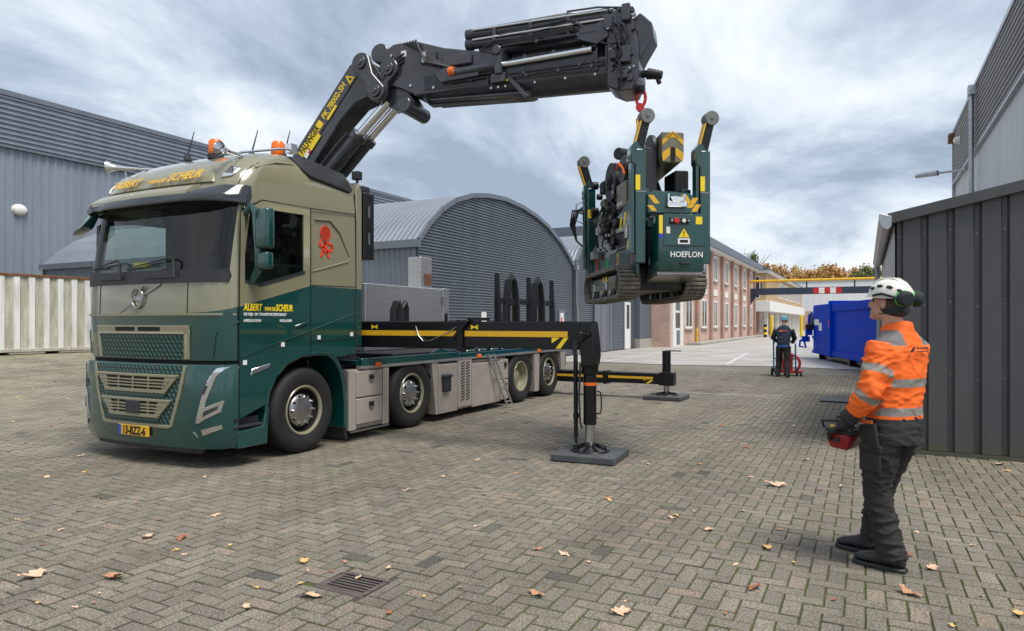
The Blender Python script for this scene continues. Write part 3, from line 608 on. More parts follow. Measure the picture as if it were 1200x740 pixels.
a = MB(); a.box(-3.6, -1.3, .33, .4, .4, 2.6); o = a.build('window', 'frame_white', to); a = MB(); a.box(-3.4, -1.5, .3, .33, .6, 2.4); a.build('pane', 'window_dark', o)
# --- white hall across the end
wh = empty('white_hall', (0, 150, 0), label='long white hall on a brick base closing the street', cat='building')
mat('hall_white', (.74, .75, .76), .6, var=.04, vs=.3, dirt=.15, dcol=(.5, .5, .5), ds=.2)
a = MB(); vwall(a, (-30, 0, 0), (1, 0, 0), (0, -1, 0), 70, 3.8, 9.6, 1.2, .04, .9); a.build('upper_wall', 'hall_white', wh, **B); a = MB(); a.box(-30, 40, .05, 12, 0, 9.5); a.build('core', 'hall_white', wh)
a = MB(); a.box(-30, 40, -.03, .05, 0, 3.8); a.build('base_wall', 'brick_brown', wh); a = MB(); a.box(-30, 40, -.15, .3, 9.6, 9.85); a.build('roof_edge', 'zinc', wh)
for x0 in (-10.2, -7.4): a = MB(); a.box(x0, x0 + 1.8, -.1, -.03, .2, 3.2); a.build('door', 'window_dark', wh)
# --- pipe bridge
pb = empty('pipe_bridge', (-10.6, 76, 0), label='dark beam and yellow pipe spanning the street above head height', cat='bridge')
mat('bridge_blue', (.035, .05, .085), .45, .2); 
a = MB(); a.box(-.4, 16, -.15, .15, 4.45, 5.15); a.prism([(-.4, 4.45), (.5, 4.45), (-.4, 3.2)], 'y', -.12, .12); a.build('beam', 'bridge_blue', pb, bevel=.02)
a = MB(); a.tube([(-.2, -.1, 5.4), (-.2, -.1, 5.9), (16, -.1, 5.9)], .13, 12); a.build('pipe', 'yellow', pb)
for x_ in (.8, 5.2, 9.6, 14): a = MB(); a.box(x_, x_ + .14, -.12, -.02, 5.15, 5.8); a.build('bracket', 'bridge_blue', pb)
for i in range(5): a = MB(); a.box(5.9 + i * .52, 5.9 + (i + 1) * .52, -.165, -.15, 4.5, 5.1); a.build('warning_board', ('red', 'white')[i % 2], pb)
for x_ in (15.6,): a = MB(); a.box(x_, x_ + .4, -.2, .2, 0, 4.45); a.build('support_post', 'bridge_blue', pb)
for i, (x_, y_) in enumerate(((-8.9, 77.5), (-5.95, 77.5))):
    a = MB(); a.cyl((0, 0, 0), (0, 0, 2.2), .16, n=14); a.lathe([(.16, 2.2), (.12, 2.28), (0, 2.3)], (0, 0, 0), (0, 0, 1), 14); a.build('yellow_post', 'bright_yellow', loc=(x_, y_, 0), label=('yellow gate post nearer the brick office', 'yellow gate post right of the man with the trolley')[i], cat='post', group='yellow posts under the pipe bridge')
bl = empty('striped_bollard', (-9.4, 76.5, 0), label='short black and yellow striped bollard at the end of the kerb', cat='bollard')
for i in range(5): a = MB(); a.cyl((0, 0, i * .27), (0, 0, (i + 1) * .27), .17, n=12); a.build('band', ('black_metal', 'bright_yellow')[i % 2], bl)
# parked bicycles by the office
for i in range(4):
    bk = empty('bicycle', (-9.3, 80.5 + i * .9, 0), R(80), label='dark bicycle parked on the pavement before the tan office', cat='bicycle', group='bicycles parked before the tan office')
    for x_ in (-.52, .52):
        a = MB(); n_ = 18; a.tube([(x_ + .33 * math.cos(k * 6.2832 / n_), 0, .34 + .33 * math.sin(k * 6.2832 / n_)) for k in range(n_ + 1)], .022, 6); a.build('wheel', 'tyre', bk)
    a = MB(); a.tube([(-.52, 0, .34), (-.2, 0, .8), (.35, 0, .82), (-.08, 0, .3), (-.2, 0, .8)], .02, 6); a.tube([(.52, 0, .34), (.35, 0, .82), (.3, 0, 1.02)], .02, 6); a.build('frame', 'black_metal', bk)
    a = MB(); a.tube([(.25, -.28, 1.05), (.3, 0, 1.02), (.25, .28, 1.05)], .016, 6); a.build('handlebar', 'steel', bk); a = MB(); a.box(-.34, -.1, -.07, .07, .9, .96); a.cyl((-.2, 0, .78), (-.2, 0, .9), .015, n=6); a.build('saddle', 'black_plastic', bk, bevel=.02)

# --- grey panel shed on the right
_t = MAT['clad_shed'].node_tree; N = NT(_t); _b = _t.nodes['Principled BSDF']; _src = _b.inputs['Base Color'].links[0].from_socket; _p = N.n('ShaderNodeNewGeometry').outputs['Position']
_n = N.n('ShaderNodeTexNoise', {'Vector': _p, 'Scale': 5.0, 'Detail': 6.0, 'Roughness': .7}).outputs['Fac']; _z = N.math('MULTIPLY_ADD', N.n('ShaderNodeSeparateXYZ', {0: _p}).outputs['Z'], -3.2, .55)
N.link(N.mixc(N.math('MULTIPLY', N.ramp(N.math('ADD', _n, _z), .5, .85), .75), _src, (.085, .088, .05)), _b.inputs['Base Color'])
sh = empty('panel_shed', (.34, 9.45, 0), label='dark grey shed with wide vertical metal panels beside the worker', cat='shed')
ztop = lambda x: 2.80 + .215 * x
mt2 = MB()
a = MB(); a.prism([(0, 0), (9, 0), (9, ztop(9)), (0, ztop(0))], 'y', .05, 6.6); a.build('core', 'clad_shed', sh, smooth=False)
i = 0; x_ = 0.0
while x_ < 5.2:
    w_ = .262; a = MB()
    sec = [(x_, .03), (x_ + .045, .03), (x_ + .065, -.012), (x_ + w_ - .02, -.012), (x_ + w_, .03)]
    pts = sec + [(x_ + w_, .048), (x_, .048)]
    lo = [(p, q, .055) for p, q in pts]; hi = [(p, q, ztop(p) - .02) for p, q in pts]
    a.loft([lo, hi]); a.build('panel', 'clad_shed', sh, smooth=False); 
    for zz in (.9, 1.75, 2.6):
        s_ = MB(); s_.cyl((x_ + .022, .03, zz + .03 * (i % 3)), (x_ + .022, .022, zz + .03 * (i % 3)), .006, n=8); s_.build('screw', 'steel', sh)
    x_ += w_; i += 1
a = MB(); a.box(-.01, 5.3, -.015, .05, 0, .05); a.build('base_strip', 'clad_shed', sh)
a = MB(); f0 = lambda x, e_: ztop(x) + e_
a.add([(-.1, -.09, f0(-.1, -.03)), (9, -.09, f0(9, -.03)), (9, 6.7, f0(9, -.03)), (-.1, 6.7, f0(-.1, -.03)), (-.1, -.09, f0(-.1, .1)), (9, -.09, f0(9, .1)), (9, 6.7, f0(9, .1)), (-.1, 6.7, f0(-.1, .1))], [(0, 3, 2, 1), (4, 5, 6, 7), (0, 1, 5, 4), (1, 2, 6, 5), (2, 3, 7, 6), (3, 0, 4, 7)])
a.build('roof', 'clad_shed', sh, bevel=.006)
a = MB(); vwall(a, (-.02, .05, 0), (0, 1, 0), (-1, 0, 0), 6.5, 0, 2.75, .25, .02, .6); a.build('side_wall', 'clad_light', sh, **B)
a = MB(); a.prism([(-.06, 2.72), (-.06, 2.84), (-.19, 2.88), (-.2, 2.80), (-.16, 2.71), (-.1, 2.68)], 'y', -.12, 6.7); a.build('gutter', 'zinc', sh, bevel=.004)
a = MB(); a.tube([(-.13, 6.4, 2.7), (-.12, 6.4, 2.5), (-.09, 6.4, 2.3), (-.09, 6.4, 0)], .05, 10); a.build('downpipe', 'zinc', sh)
a = MB(); a.box(1.2, 1.42, .8, 1.1, ztop(1.3), ztop(1.3) + .18); a.build('roof_vent', 'zinc', sh, bevel=.02)
# --- tall light hall at the right
th = empty('tall_hall', (4.4, 16.6, 0), label='tall light grey metal hall rising behind the grey shed', cat='building')
LT = 27.4
a = MB(); vwall(a, (0, 0, 0), (0, 1, 0), (-1, 0, 0), LT, 0, 9.1, .30, .05); a.build('wall', 'clad_light', th, **B)
a = MB(); hwall(a, (-.1, 0, 0), (0, 1, 0), (-1, 0, 0), lambda z: (0, LT), 9.1, 11.75, .22, .07); a.build('upper_band', 'clad_ridge', th, **B)
a = MB(); a.box(.02, 20, 0, LT, 0, 11.7); a.build('core', 'clad_light', th); a = MB(); a.box(-.22, .3, -.1, LT + .1, 11.75, 11.92); a.box(-.2, 0, 0, LT, 9.02, 9.12); a.box(-.2, .1, LT, LT + .12, 0, 11.75); a.build('trim', 'zinc', th)
for y_ in (18.8,): a = MB(); a.tube([(-.32, y_, 11.6), (-.32, y_, 0)], .1, 12); a.box(-.45, -.1, y_ - .22, y_ + .22, 11.4, 11.8); a.build('downpipe', 'zinc', th)
a = MB(); a.box(-.4, -.1, LT - .5, LT + .1, 11.3, 11.75); a.build('hopper', 'rust', th)
a = MB(); a.tube([(-.05, 22.5, 8.9), (-1.5, 23.4, 9.0)], .06, 8); a.cyl((-1.2, 23.2, 8.98), (-2.1, 23.8, 9.02), .14, .11, n=10); a.build('flood_lamp', 'zinc', th)
a = MB(); a.lathe([(0, .3), (.15, .25), (.2, 0)], (-.15, 24.5, 10.8), (-1, 0, 0), 12); a.build('alarm_lamp', 'white', th)

# --- autumn trees far behind
mat('bark', (.09, .07, .05), .9)
mat('foliage_orange', (.50, .29, .10), .8, var=.25, vs=.8); mat('foliage_gold', (.60, .43, .19), .8, var=.4, vs=.8); mat('foliage_green', (.15, .18, .06), .8, var=.4, vs=.8); mat('foliage_bare', (.34, .27, .19), .85, var=.4, vs=.8)
def crown_mesh(seed, mt, dens=1.0):
    rr = random.Random(seed); cl = []
    for i in range(26):
        th_ = rr.uniform(0, 6.28); ph = rr.uniform(-.5, 1); r_ = rr.uniform(.35, 1) ** .6
        cl.append((Vector((math.cos(th_) * math.sqrt(1 - min(1, ph * ph)) * r_ * .9, math.sin(th_) * math.sqrt(1 - min(1, ph * ph)) * r_ * .9, ph * r_)), rr.uniform(.16, .36)))
    vs = []; fs = []
    for i in range(int(4200 * dens)):
        c_, q = rr.choice(cl); p = c_ + Vector((rr.gauss(0, 1), rr.gauss(0, 1), rr.gauss(0, 1))) * q * .5
        s_ = rr.uniform(.025, .06); n_ = Vector((rr.gauss(0, 1), rr.gauss(0, 1), rr.gauss(0, 1))).normalized(); a_ = n_.orthogonal().normalized() * s_; b_ = n_.cross(a_)
        k = len(vs); vs += [p - a_ - b_ * .7, p + a_ - b_ * .7, p + a_ * .6 + b_, p - a_ * .6 + b_]; fs.append((k, k + 1, k + 2, k + 3))
    me = bpy.data.meshes.new('crown'); me.from_pydata([tuple(v) for v in vs], [], fs); me.materials.append(MAT[mt]); return me
def trunk_mesh(seed):
    rr = random.Random(seed); a = MB(); a.tube([(0, 0, 0), (.02, .01, .3), (-.01, .02, .62), (.02, 0, .9)], [.03, .024, .016, .006], 8)
    for i in range(11):
        z = rr.uniform(.3, .8); th_ = rr.uniform(0, 6.28); l = rr.uniform(.18, .34); a.tube([(0, 0, z), (math.cos(th_) * l * .5, math.sin(th_) * l * .5, z + .1), (math.cos(th_) * l, math.sin(th_) * l, z + .26)], [.011, .007, .002], 5)
    me = a.mesh('trunk'); me.materials.append(MAT['bark']); return me
CR = [crown_mesh(1, 'foliage_orange'), crown_mesh(2, 'foliage_gold'), crown_mesh(3, 'foliage_green'), crown_mesh(4, 'foliage_bare', .4), crown_mesh(5, 'foliage_orange', .8)]
TR = [trunk_mesh(i) for i in range(3)]
def tree(px, top, u, width, ck, lab):
    a_ = (px - 600) / 800; Y = u / (SX * a_ + CX); x = (CX * a_ - SX) * Y; hgt = 1.57 + (378 - top) / 800 * Y
    t_ = empty('autumn_tree', (x, u, 0), random.uniform(0, 6), label=lab, cat='tree', group='autumn trees behind the far buildings')
    o = bpy.data.objects.new('trunk', TR[ck % 3]); COL.objects.link(o); o.parent = t_; o.scale = (hgt,) * 3
    o = bpy.data.objects.new('crown', CR[ck]); COL.objects.link(o); o.parent = t_; o.location = (0, 0, hgt * .66); o.scale = (width / 2, width / 2, hgt * .345)
for px, top, u, w_, ck, lab in ((905, 311, 185, 9, 0, 'orange tree rising behind the roof of the tan office'), (919, 319, 190, 8, 4, 'lower orange tree behind the tan office eave'), (931, 314, 200, 9, 1, 'gold tree just right of the tan office roof'), (940, 318, 205, 8, 3, 'thin pale tree between two gold trees'), (951, 319, 195, 9, 0, 'rounded orange tree above the red and white warning boards'), (963, 314, 210, 10, 1, 'wide gold tree above the middle of the pipe bridge'), (976, 312, 195, 11, 4, 'full orange tree above the pipe bridge, tallest of the row'), (989, 320, 205, 9, 3, 'thin pale tree left of the last gold tree'), (1003, 316, 195, 10, 1, 'gold tree left of the green tree'), (1016, 315, 180, 9, 2, 'green tree peeping out beside the grey shed gutter'), (1030, 318, 190, 9, 0, 'orange tree half hidden by the grey shed gutter'), (880, 302, 150, 5, 2, 'dark green treetop above the brick office roof')):
    tree(px, top, u, w_, ck, lab)

# --- blue waste compactor container
mat('blue_paint', (.0, .048, .50), .55, var=.1, dirt=.2, dcol=(.0, .04, .3), ds=2, spec=.06)
bc = empty('blue_compactor', (-2.05, 33.0, 0), R(14.3), label='blue steel waste compactor container standing behind the worker', cat='container')
# local: -y runs towards the camera, visible long side at x = 0
a = MB(); a.box(0.0, 2.3, -3.4, 0, .22, 2.32); a.build('press_head', 'blue_paint', bc, bevel=.03)
a = MB(); a.box(.06, 2.24, -11, -3.62, .25, 2.3); a.build('body', 'blue_paint', bc, bevel=.03); a = MB(); a.box(-.09, 2.4, -3.62, -3.4, .2, 2.42); a.build('frame', 'blue_paint', bc, bevel=.02)
a = MB(); a.box(-.02, .06, -11, -3.62, 2.0, 2.3); a.box(-.02, .06, -11, -3.62, .25, .45); a.box(-.05, 0, -3.4, 0, .85, .98); a.box(-.05, 0, -3.4, 0, .22, .36); a.build('rail', 'blue_paint', bc, bevel=.015)
a = MB(); a.box(.2, 2.1, -10.5, -.8, .08, .22); a.build('skid', 'black_metal', bc)
for y_ in (-1.0, -6, -9.5): a = MB(); a.cyl((.05, y_, .11), (.35, y_, .11), .11, n=14); a.build('roller', 'black_metal', bc)
for (y0, y1, z0, z1) in ((-1.2, -.3, 1.45, 1.7), (-1.75, -1.2, 1.22, 1.55)): a = MB(); a.box(-.01, 0.0, y0, y1, z0, z1); a.build('notice', 'white', bc)
a = MB(); a.box(-.105, -.09, -3.55, -3.45, 1.4, 1.7); a.build('orange_sticker', 'orange_plastic', bc)
a = MB(); a.tube([(-.02, .1, 2.0), (-.12, .3, 1.8), (-.12, .35, 1.1), (-.3, .5, .8), (-.45, .5, .75), (-.5, .4, .5), (-.25, .3, .45), (-.3, .5, .8)], .05, 8); a.box(-.28, -.02, .02, .3, 1.0, 1.35); a.box(-.4, -.1, .2, .5, .7, .95); a.build('hydraulic_coupling', 'blue_paint', bc, bevel=.01)
a = MB(); a.box(-.32, -.02, -.2, .05, 1.25, 1.5); a.build('control_box', 'black_metal', bc, bevel=.02); a = MB(); a.box(-.34, -.31, -.15, 0, 1.3, 1.42); a.build('switch', 'red', bc)

# ================================================================== TRUCK  (local: +x right side, +y rearwards, z up; origin under the front axle)
TRK = empty('crane_truck', (-7.22, 6.16, 0), label='green and beige crane truck with raised black loader crane and extended outriggers', cat='truck')
m, t, b = newmat('cab_paint'); N = NT(t); oc = N.n('ShaderNodeTexCoord').outputs['Object']; sp = N.n('ShaderNodeSeparateXYZ', {0: oc})
mr = N.n('ShaderNodeMapRange', {0: sp.outputs['Y'], 1: -1.32, 2: .05, 3: 1.655, 4: 2.01})
msk = N.math('GREATER_THAN', sp.outputs['Z'], mr.outputs[0])
nz = N.n('ShaderNodeTexNoise', {'Vector': oc, 'Scale': 2.0, 'Detail': 5.0}).outputs['Fac']
be = N.mixc(N.ramp(nz, .3, .7), (.212, .203, .128), (.234, .223, .143)); gr = N.mixc(N.ramp(nz, .3, .7), (.0025, .045, .041), (.0035, .054, .049))
N.link(N.mixc(msk, gr, be), b.inputs['Base Color']); b.inputs['Roughness'].default_value = .22; b.inputs['Coat Weight'].default_value = 1.0; b.inputs['Coat Roughness'].default_value = .03
mat('alu_locker', (.46, .405, .36), .45, .4, var=.08, vs=5, dirt=.25, dcol=(.2, .17, .14), ds=2)
mat('interior', (.018, .02, .022), .7, var=.3); mat('interior_light', (.16, .155, .13), .8)
glassmat('glass_cab', (.72, .82, .77), .9); glassmat('glass_side', (.60, .70, .66), .9); glassmat('glass_lens', (.85, .88, .9), 1.0)
m, t, b = newmat('grille_weave'); N = NT(t); oc = N.n('ShaderNodeTexCoord').outputs['Object']; sp = N.n('ShaderNodeSeparateXYZ', {0: oc})
zz = N.math('MULTIPLY', sp.outputs['Z'], 21.0); xx = N.math('MULTIPLY', sp.outputs['X'], 15.0)
row = N.math('FLOOR', zz); sk = N.math('MULTIPLY', N.math('SUBTRACT', zz, row), .55)
fx = N.math('FRACT', N.math('ADD', N.math('ADD', xx, N.math('MULTIPLY', row, .5)), sk)); fz = N.math('FRACT', zz)
mk = N.math('MULTIPLY', N.math('GREATER_THAN', fx, .48), N.math('GREATER_THAN', fz, .28))
N.link(N.mixc(mk, (.004, .006, .006), (.03, .14, .12)), b.inputs['Base Color']); b.inputs['Roughness'].default_value = .35

def cab_prof(z, hw, F):
    k = hw / 1.25
    fr = [(0, F), (.42, F + .012), (.80, F + .04), (1.02, F + .085), (1.13, F + .14), (1.20, F + .205), (1.24, F + .29)]
    sd = [-.96, -.73, -.06, .06, .50, .89]; e0 = F + .29; out = [(x * k, y) for x, y in fr]
    for i, y in enumerate(sd): out.append((1.25 * k, max(y, e0 + .03 * (i + 1))))
    return out
LV = [(1.16, 1.25, -1.27), (1.66, 1.25, -1.30), (2.12, 1.25, -1.285), (2.93, 1.24, -1.15), (3.06, 1.235, -1.12), (3.20, 1.22, -1.06), (3.34, 1.19, -.95), (3.46, 1.13, -.76), (3.56, 1.04, -.50), (3.62, .92, -.25), (3.66, .7, -.05)]
def lerp(a, b_, t_): return a + (b_ - a) * t_
def lv_at(z):
    for i in range(len(LV) - 1):
        if z <= LV[i + 1][0] or i == len(LV) - 2:
            t_ = max(0, (z - LV[i][0]) / (LV[i + 1][0] - LV[i][0])); return lerp(LV[i][1], LV[i + 1][1], t_), lerp(LV[i][2], LV[i + 1][2], t_)
rings = []
for li, (z, hw, F) in enumerate(LV):
    h_ = cab_prof(z, hw, F); r_ = []
    for side in (1, -1):
        seq = range(len(h_)) if side == 1 else range(len(h_) - 1, 0, -1)
        for i in seq:
            zz_ = z
            if li == 2: zz_ = {7: 2.03, 8: 2.0, 9: 2.17, 10: 2.19, 11: 2.19, 12: 2.19}.get(i, 2.12)
            if li == 3 and i >= 7: zz_ = 2.86
            if li >= 8: zz_ = z - .05 * max(0, (h_[i][1] - .3)) 
            r_.append((side * h_[i][0], h_[i][1], zz_))
    rings.append(r_)
nR = len(rings[0])  # 25
NH = 13
def sk_(j, i):
    if j != 2: return False
    k = i if i < NH else None
    ia, ib = i, (i + 1) % nR
    def half(q): return q if q < NH else nR - q
    a_, b_ = half(ia), half(ib); lo, hi = min(a_, b_), max(a_, b_)
    if hi <= 5: return True
    if lo >= 7 and hi <= 9: return True
    return False
a = MB(); a.loft(rings, caps=False, skip=sk_); a.add(rings[-1], [tuple(range(nR))])
cabo = a.build('cab', 'cab_paint', TRK, ang=38)
# interior
a = MB(); a.box(-1.15, 1.15, .2, .25, 1.2, 2.95); a.box(-1.15, 1.15, -1.0, .25, 1.15, 1.2); a.box(-1.1, 1.1, -1.02, .2, 2.9, 2.94)
it = a.build('interior', 'interior', TRK)
a = MB(); a.prism([(-1.2, 1.7), (-1.2, 2.1), (-.95, 2.16), (-.7, 2.02), (-.62, 1.7)], 'x', -.8, .8); a.prism([(-1.08, 1.7), (-1.08, 2.08), (-.95, 2.14), (-.7, 2.02), (-.62, 1.7)], 'x', .8, 1.1); a.prism([(-1.08, 1.7), (-1.08, 2.08), (-.95, 2.14), (-.7, 2.02), (-.62, 1.7)], 'x', -1.1, -.8); a.build('dashboard', 'interior', it, bevel=.03)
for x_ in (-.62, .62): a = MB(); a.box(x_ - .26, x_ + .26, -.35, .15, 1.55, 1.75); a.prism([(0, 1.7), (.16, 1.7), (.2, 2.45), (.08, 2.45)], 'x', x_ - .24, x_ + .24); a.box(x_ - .14, x_ + .14, .06, .17, 2.47, 2.66); a.build('seat', 'interior', it, bevel=.05, seg=2)
a = MB(); st = Matrix.Translation((-.62, -.62, 2.08)) @ Matrix.Rotation(R(50), 4, 'X'); a.T = st
a.tube([(.22 * math.cos(k * .3142), .22 * math.sin(k * .3142), 0) for k in range(21)], .017, 6); a.box(-.2, .2, -.03, .03, -.02, .02); a.build('steering_wheel', 'interior', it)
a = MB(); a.add([(.35, -1.14, 2.165), (.95, -1.08, 2.165), (.9, -.9, 2.175), (.4, -.92, 2.175)], [(0, 1, 2, 3)]); a.build('paper', 'white', it)
a = MB(); a.box(-.05, .16, -1.14, -1.02, 2.66, 2.86); a.build('camera_unit', 'interior', it, bevel=.02)
a = MB(); a.box(-.45, -.2, -1.06, -1.02, 2.2, 2.27); a.build('screen', 'bright_yellow', it)

def fy(x, z, lvf=None):
    """front surface y at |x|, z"""
    hw, F = (lvf or lv_at)(z); p = cab_prof(z, hw, F); x = abs(x)
    for i in range(len(p) - 1):
        if x <= p[i + 1][0] + 1e-6: 
            d_ = p[i + 1][0] - p[i][0]
            if d_ < 1e-6: return p[i][1]
            return lerp(p[i][1], p[i + 1][1], (x - p[i][0]) / d_)
    return -.96
BLV = [(.22, 1.20, -1.31), (.32, 1.245, -1.33), (.55, 1.255, -1.345), (1.06, 1.255, -1.335), (1.12, 1.245, -1.325)]
def bl_at(z):
    for i in range(len(BLV) - 1):
        if z <= BLV[i + 1][0] or i == len(BLV) - 2:
            t_ = min(1, max(0, (z - BLV[i][0]) / (BLV[i + 1][0] - BLV[i][0]))); return lerp(BLV[i][1], BLV[i + 1][1], t_), lerp(BLV[i][2], BLV[i + 1][2], t_)
def strip(mb, rows, off, dep, fn=None, n=14):
    """solid skin on the front: rows = [(z, xl, xr), ...] from top to bottom"""
    top = []; bk = []
    for z, xl, xr in rows:
        for i in range(n + 1):
            x = lerp(xl, xr, i / n); y = fy(x, z, fn)
            top.append((x, y - off, z)); bk.append((x, y - off + dep, z))
    w = n + 1; m_ = len(rows); o = len(top); fs = []
    for j in range(m_ - 1):
        for i in range(n):
            q = (j * w + i, j * w + i + 1, (j + 1) * w + i + 1, (j + 1) * w + i); fs += [q, tuple(o + k for k in reversed(q))]
    bd = [i for i in range(n)]; 
    for i in range(n): fs += [(i + 1, i, o + i, o + i + 1), ((m_ - 1) * w + i, (m_ - 1) * w + i + 1, o + (m_ - 1) * w + i + 1, o + (m_ - 1) * w + i)]
    for j in range(m_ - 1): fs += [(j * w, (j + 1) * w, o + (j + 1) * w, o + j * w), ((j + 1) * w + n, j * w + n, o + j * w + n, o + (j + 1) * w + n)]
    return mb.add(top + bk, fs)
def poly_skin(mb, pts, off, dep, fn, m=6):
    if len(pts) == 4:
        p0, p1, p2, p3 = [Vector(p) for p in pts]; A_ = []; B_ = []
        for j in range(m + 1):
            for i in range(m + 1):
                q = p0.lerp(p1, i / m).lerp(p3.lerp(p2, i / m), j / m); y = fy(q.x, q.y, fn) - off; A_.append((q.x, y, q.y)); B_.append((q.x, y + dep, q.y))
        w = m + 1; o = len(A_); fs = []
        for j in range(m):
            for i in range(m): f = (j * w + i, j * w + i + 1, (j + 1) * w + i + 1, (j + 1) * w + i); fs += [f, tuple(o + k for k in reversed(f))]
        bd = [i for i in range(m)] + [j * w + m for j in range(m)] + [m * w + i for i in range(m, 0, -1)] + [j * w for j in range(m, 0, -1)]
        for i in range(len(bd)): a_, b_ = bd[i], bd[(i + 1) % len(bd)]; fs.append((b_, a_, o + a_, o + b_))
        return mb.add(A_ + B_, fs)
    n = len(pts); a_ = [(x, fy(x, z, fn) - off, z) for x, z in pts]; b_ = [(p[0], p[1] + dep, p[2]) for p in a_]
    return mb.add(a_ + b_, [tuple(range(n)), tuple(range(2 * n - 1, n - 1, -1))] + [(i, n + i, n + (i + 1) % n, (i + 1) % n) for i in range(n)])
# glazing
a = MB(); gx = [-1.195, -1.13, -1.02, -.8, -.6, -.42, -.2, 0, .2, .42, .6, .8, 1.02, 1.13, 1.195]; gzs = (2.12, 2.5, 2.93); a.add([(x, fy(x, z) + .004, z) for z in gzs for x in gx], [(j * 15 + i, j * 15 + i + 1, (j + 1) * 15 + i + 1, (j + 1) * 15 + i) for j in range(2) for i in range(14)]); a.build('windscreen', 'glass_cab', TRK, recalc=False)
for s_ in (1, -1):
    a = MB(); a.add([(s_ * 1.238, y, z) for y, z in ((-.95, 2.03), (-.73, 2.0), (-.06, 2.17), (-.06, 2.855), (-.96, 2.855))], [(0, 1, 2, 3, 4)]); a.build('side_window', 'glass_side', TRK)
    # door: panel below the window, frame round it
    x0, x1 = s_ * 1.252, s_ * 1.264
    a = MB(); a.prism([(-1.0, .53), (-.62, .66), (-.58, .82), (-.48, .98), (-.32, 1.11), (-.1, 1.19), (.045, 1.205), (.045, 2.19), (-.06, 2.17), (-.73, 1.99), (-.93, 2.02), (-1.0, 2.02)], 'x', x0, x1)
    a.prism([(-1.0, 2.02), (-.93, 2.02), (-.93, 2.78), (-.98, 2.76)], 'x', x0, x1); a.prism([(-.98, 2.76), (-.93, 2.78), (-.93, 2.83), (-.06, 2.85), (.045, 2.85), (.045, 2.94), (-.70, 2.92)], 'x', x0, x1); a.prism([(.045, 2.19), (.045, 2.85), (-.06, 2.85), (-.06, 2.17)], 'x', x0, x1)
    d_ = a.build('door', 'cab_paint', TRK, bevel=.003)
    a = MB(); a.tube([(s_ * 1.266, .052, 1.2), (s_ * 1.266, .052, 2.95), (s_ * 1.262, -.70, 2.93), (s_ * 1.262, -.99, 2.76), (s_ * 1.262, -1.005, 2.0), (s_ * 1.262, -1.005, .53)], .006, 6); a.build('door_seal', 'dark_void', d_)
    a = MB(); a.prism([(-.22, 1.50), (-.01, 1.55), (-.01, 1.585), (-.22, 1.535)], 'x', s_ * 1.262, s_ * 1.285); a.build('handle', 'green_paint', d_, bevel=.008)
    a = MB(); a.bar((s_ * 1.266, -.72, 1.985), (s_ * 1.266, -.05, 2.17), .012, .035); a.bar((s_ * 1.266, -.93, 2.02), (s_ * 1.266, -.72, 1.985), .012, .03); a.build('window_trim', 'black_plastic', d_)
    a = MB(); a.tube([(s_ * 1.268, -.98, 1.20), (s_ * 1.268, -.45, 1.345), (s_ * 1.268, .04, 1.46)], .009, 6); a.build('crease', 'green_paint', d_)
    a = MB(); a.box(s_ * 1.262, s_ * 1.27, -.96, -.91, 1.11, 1.16); a.box(s_ * 1.262, s_ * 1.27, -.42, -.37, 1.29, 1.34); a.build('reflector', 'white', d_)
    a = MB(); a.prism([(-.86, .99), (-.60, 1.06), (-.57, 1.11), (-.84, 1.06)], 'x', s_ * 1.262, s_ * 1.272); a.build('marker_lamp', 'chrome', d_, bevel=.004)
    # side panel behind the door, arch and steps
    a = MB(); a.prism([(.065, 1.3), (.065, 1.205), (.2, 1.205), (.36, 1.19), (.50, 1.13), (.70, 1.14), (.885, 1.2), (.885, 1.3)], 'x', s_ * 1.2, s_ * 1.252); a.tube([(s_ * 1.252, .065, 1.47), (s_ * 1.252, .89, 1.69)], .009, 6); a.build('side_skirt', 'cab_paint', TRK, bevel=.004)
    a = MB(); a.box(s_ * 1.25, s_ * 1.258, .18, .23, 1.36, 1.41); a.box(s_ * 1.25, s_ * 1.258, .78, .83, 1.39, 1.44); a.build('reflector', 'white', TRK)
    a = MB(); a.bar((s_ * 1.252, .06, 1.335), (s_ * 1.252, .88, 1.36), .004, .012); a.bar((s_ * 1.252, .06, 2.02), (s_ * 1.252, .885, 2.035), .004, .008); a.build('panel_gap', 'dark_void', TRK)
    arch = [(-.66, .60), (-.62, .80), (-.51, .98), (-.34, 1.12), (-.1, 1.20), (.18, 1.215), (.36, 1.20), (.50, 1.12), (.60, .99), (.67, .80), (.70, .5), (.70, .22)]
    prof = [(.80, .0), (1.27, 0), (1.275, -.02), (1.26, -.05), (.80, -.03)]
    rg = []
    for i, (y, z) in enumerate(arch):
        p0, p1 = arch[max(0, i - 1)], arch[min(len(arch) - 1, i + 1)]; d2 = Vector((p1[0] - p0[0], p1[1] - p0[1])).normalized(); nn = Vector((-d2.y, d2.x))
        rg.append([(s_ * px_, y + nn.x * q, z + nn.y * q) for px_, q in prof])
    a = MB(); a.loft(rg); a.build('fender', 'green_paint', TRK)
    a = MB(); a.prism([(-1.004, .21), (-.60, .21), (-.57, .62), (-.62, .64), (-.66, .42), (-1.004, .40)], 'x', s_ * .9, s_ * 1.25); a.build('step_skirt', 'green_paint', TRK, bevel=.012)
    a = MB(); a.box(s_ * .8, s_ * 1.2, -1.06, -.68, .40, .54); a.box(s_ * 1.0, s_ * 1.256, -1.06, -.67, .425, .46); a.build('step', 'black_plastic', TRK, bevel=.01)
    a = MB(); a.prism([(.66, .2), (.72, .2), (.74, .0 + .06), (.70, .06)], 'x', s_ * .85, s_ * 1.24); a.build('mud_flap', 'black_plastic', TRK)
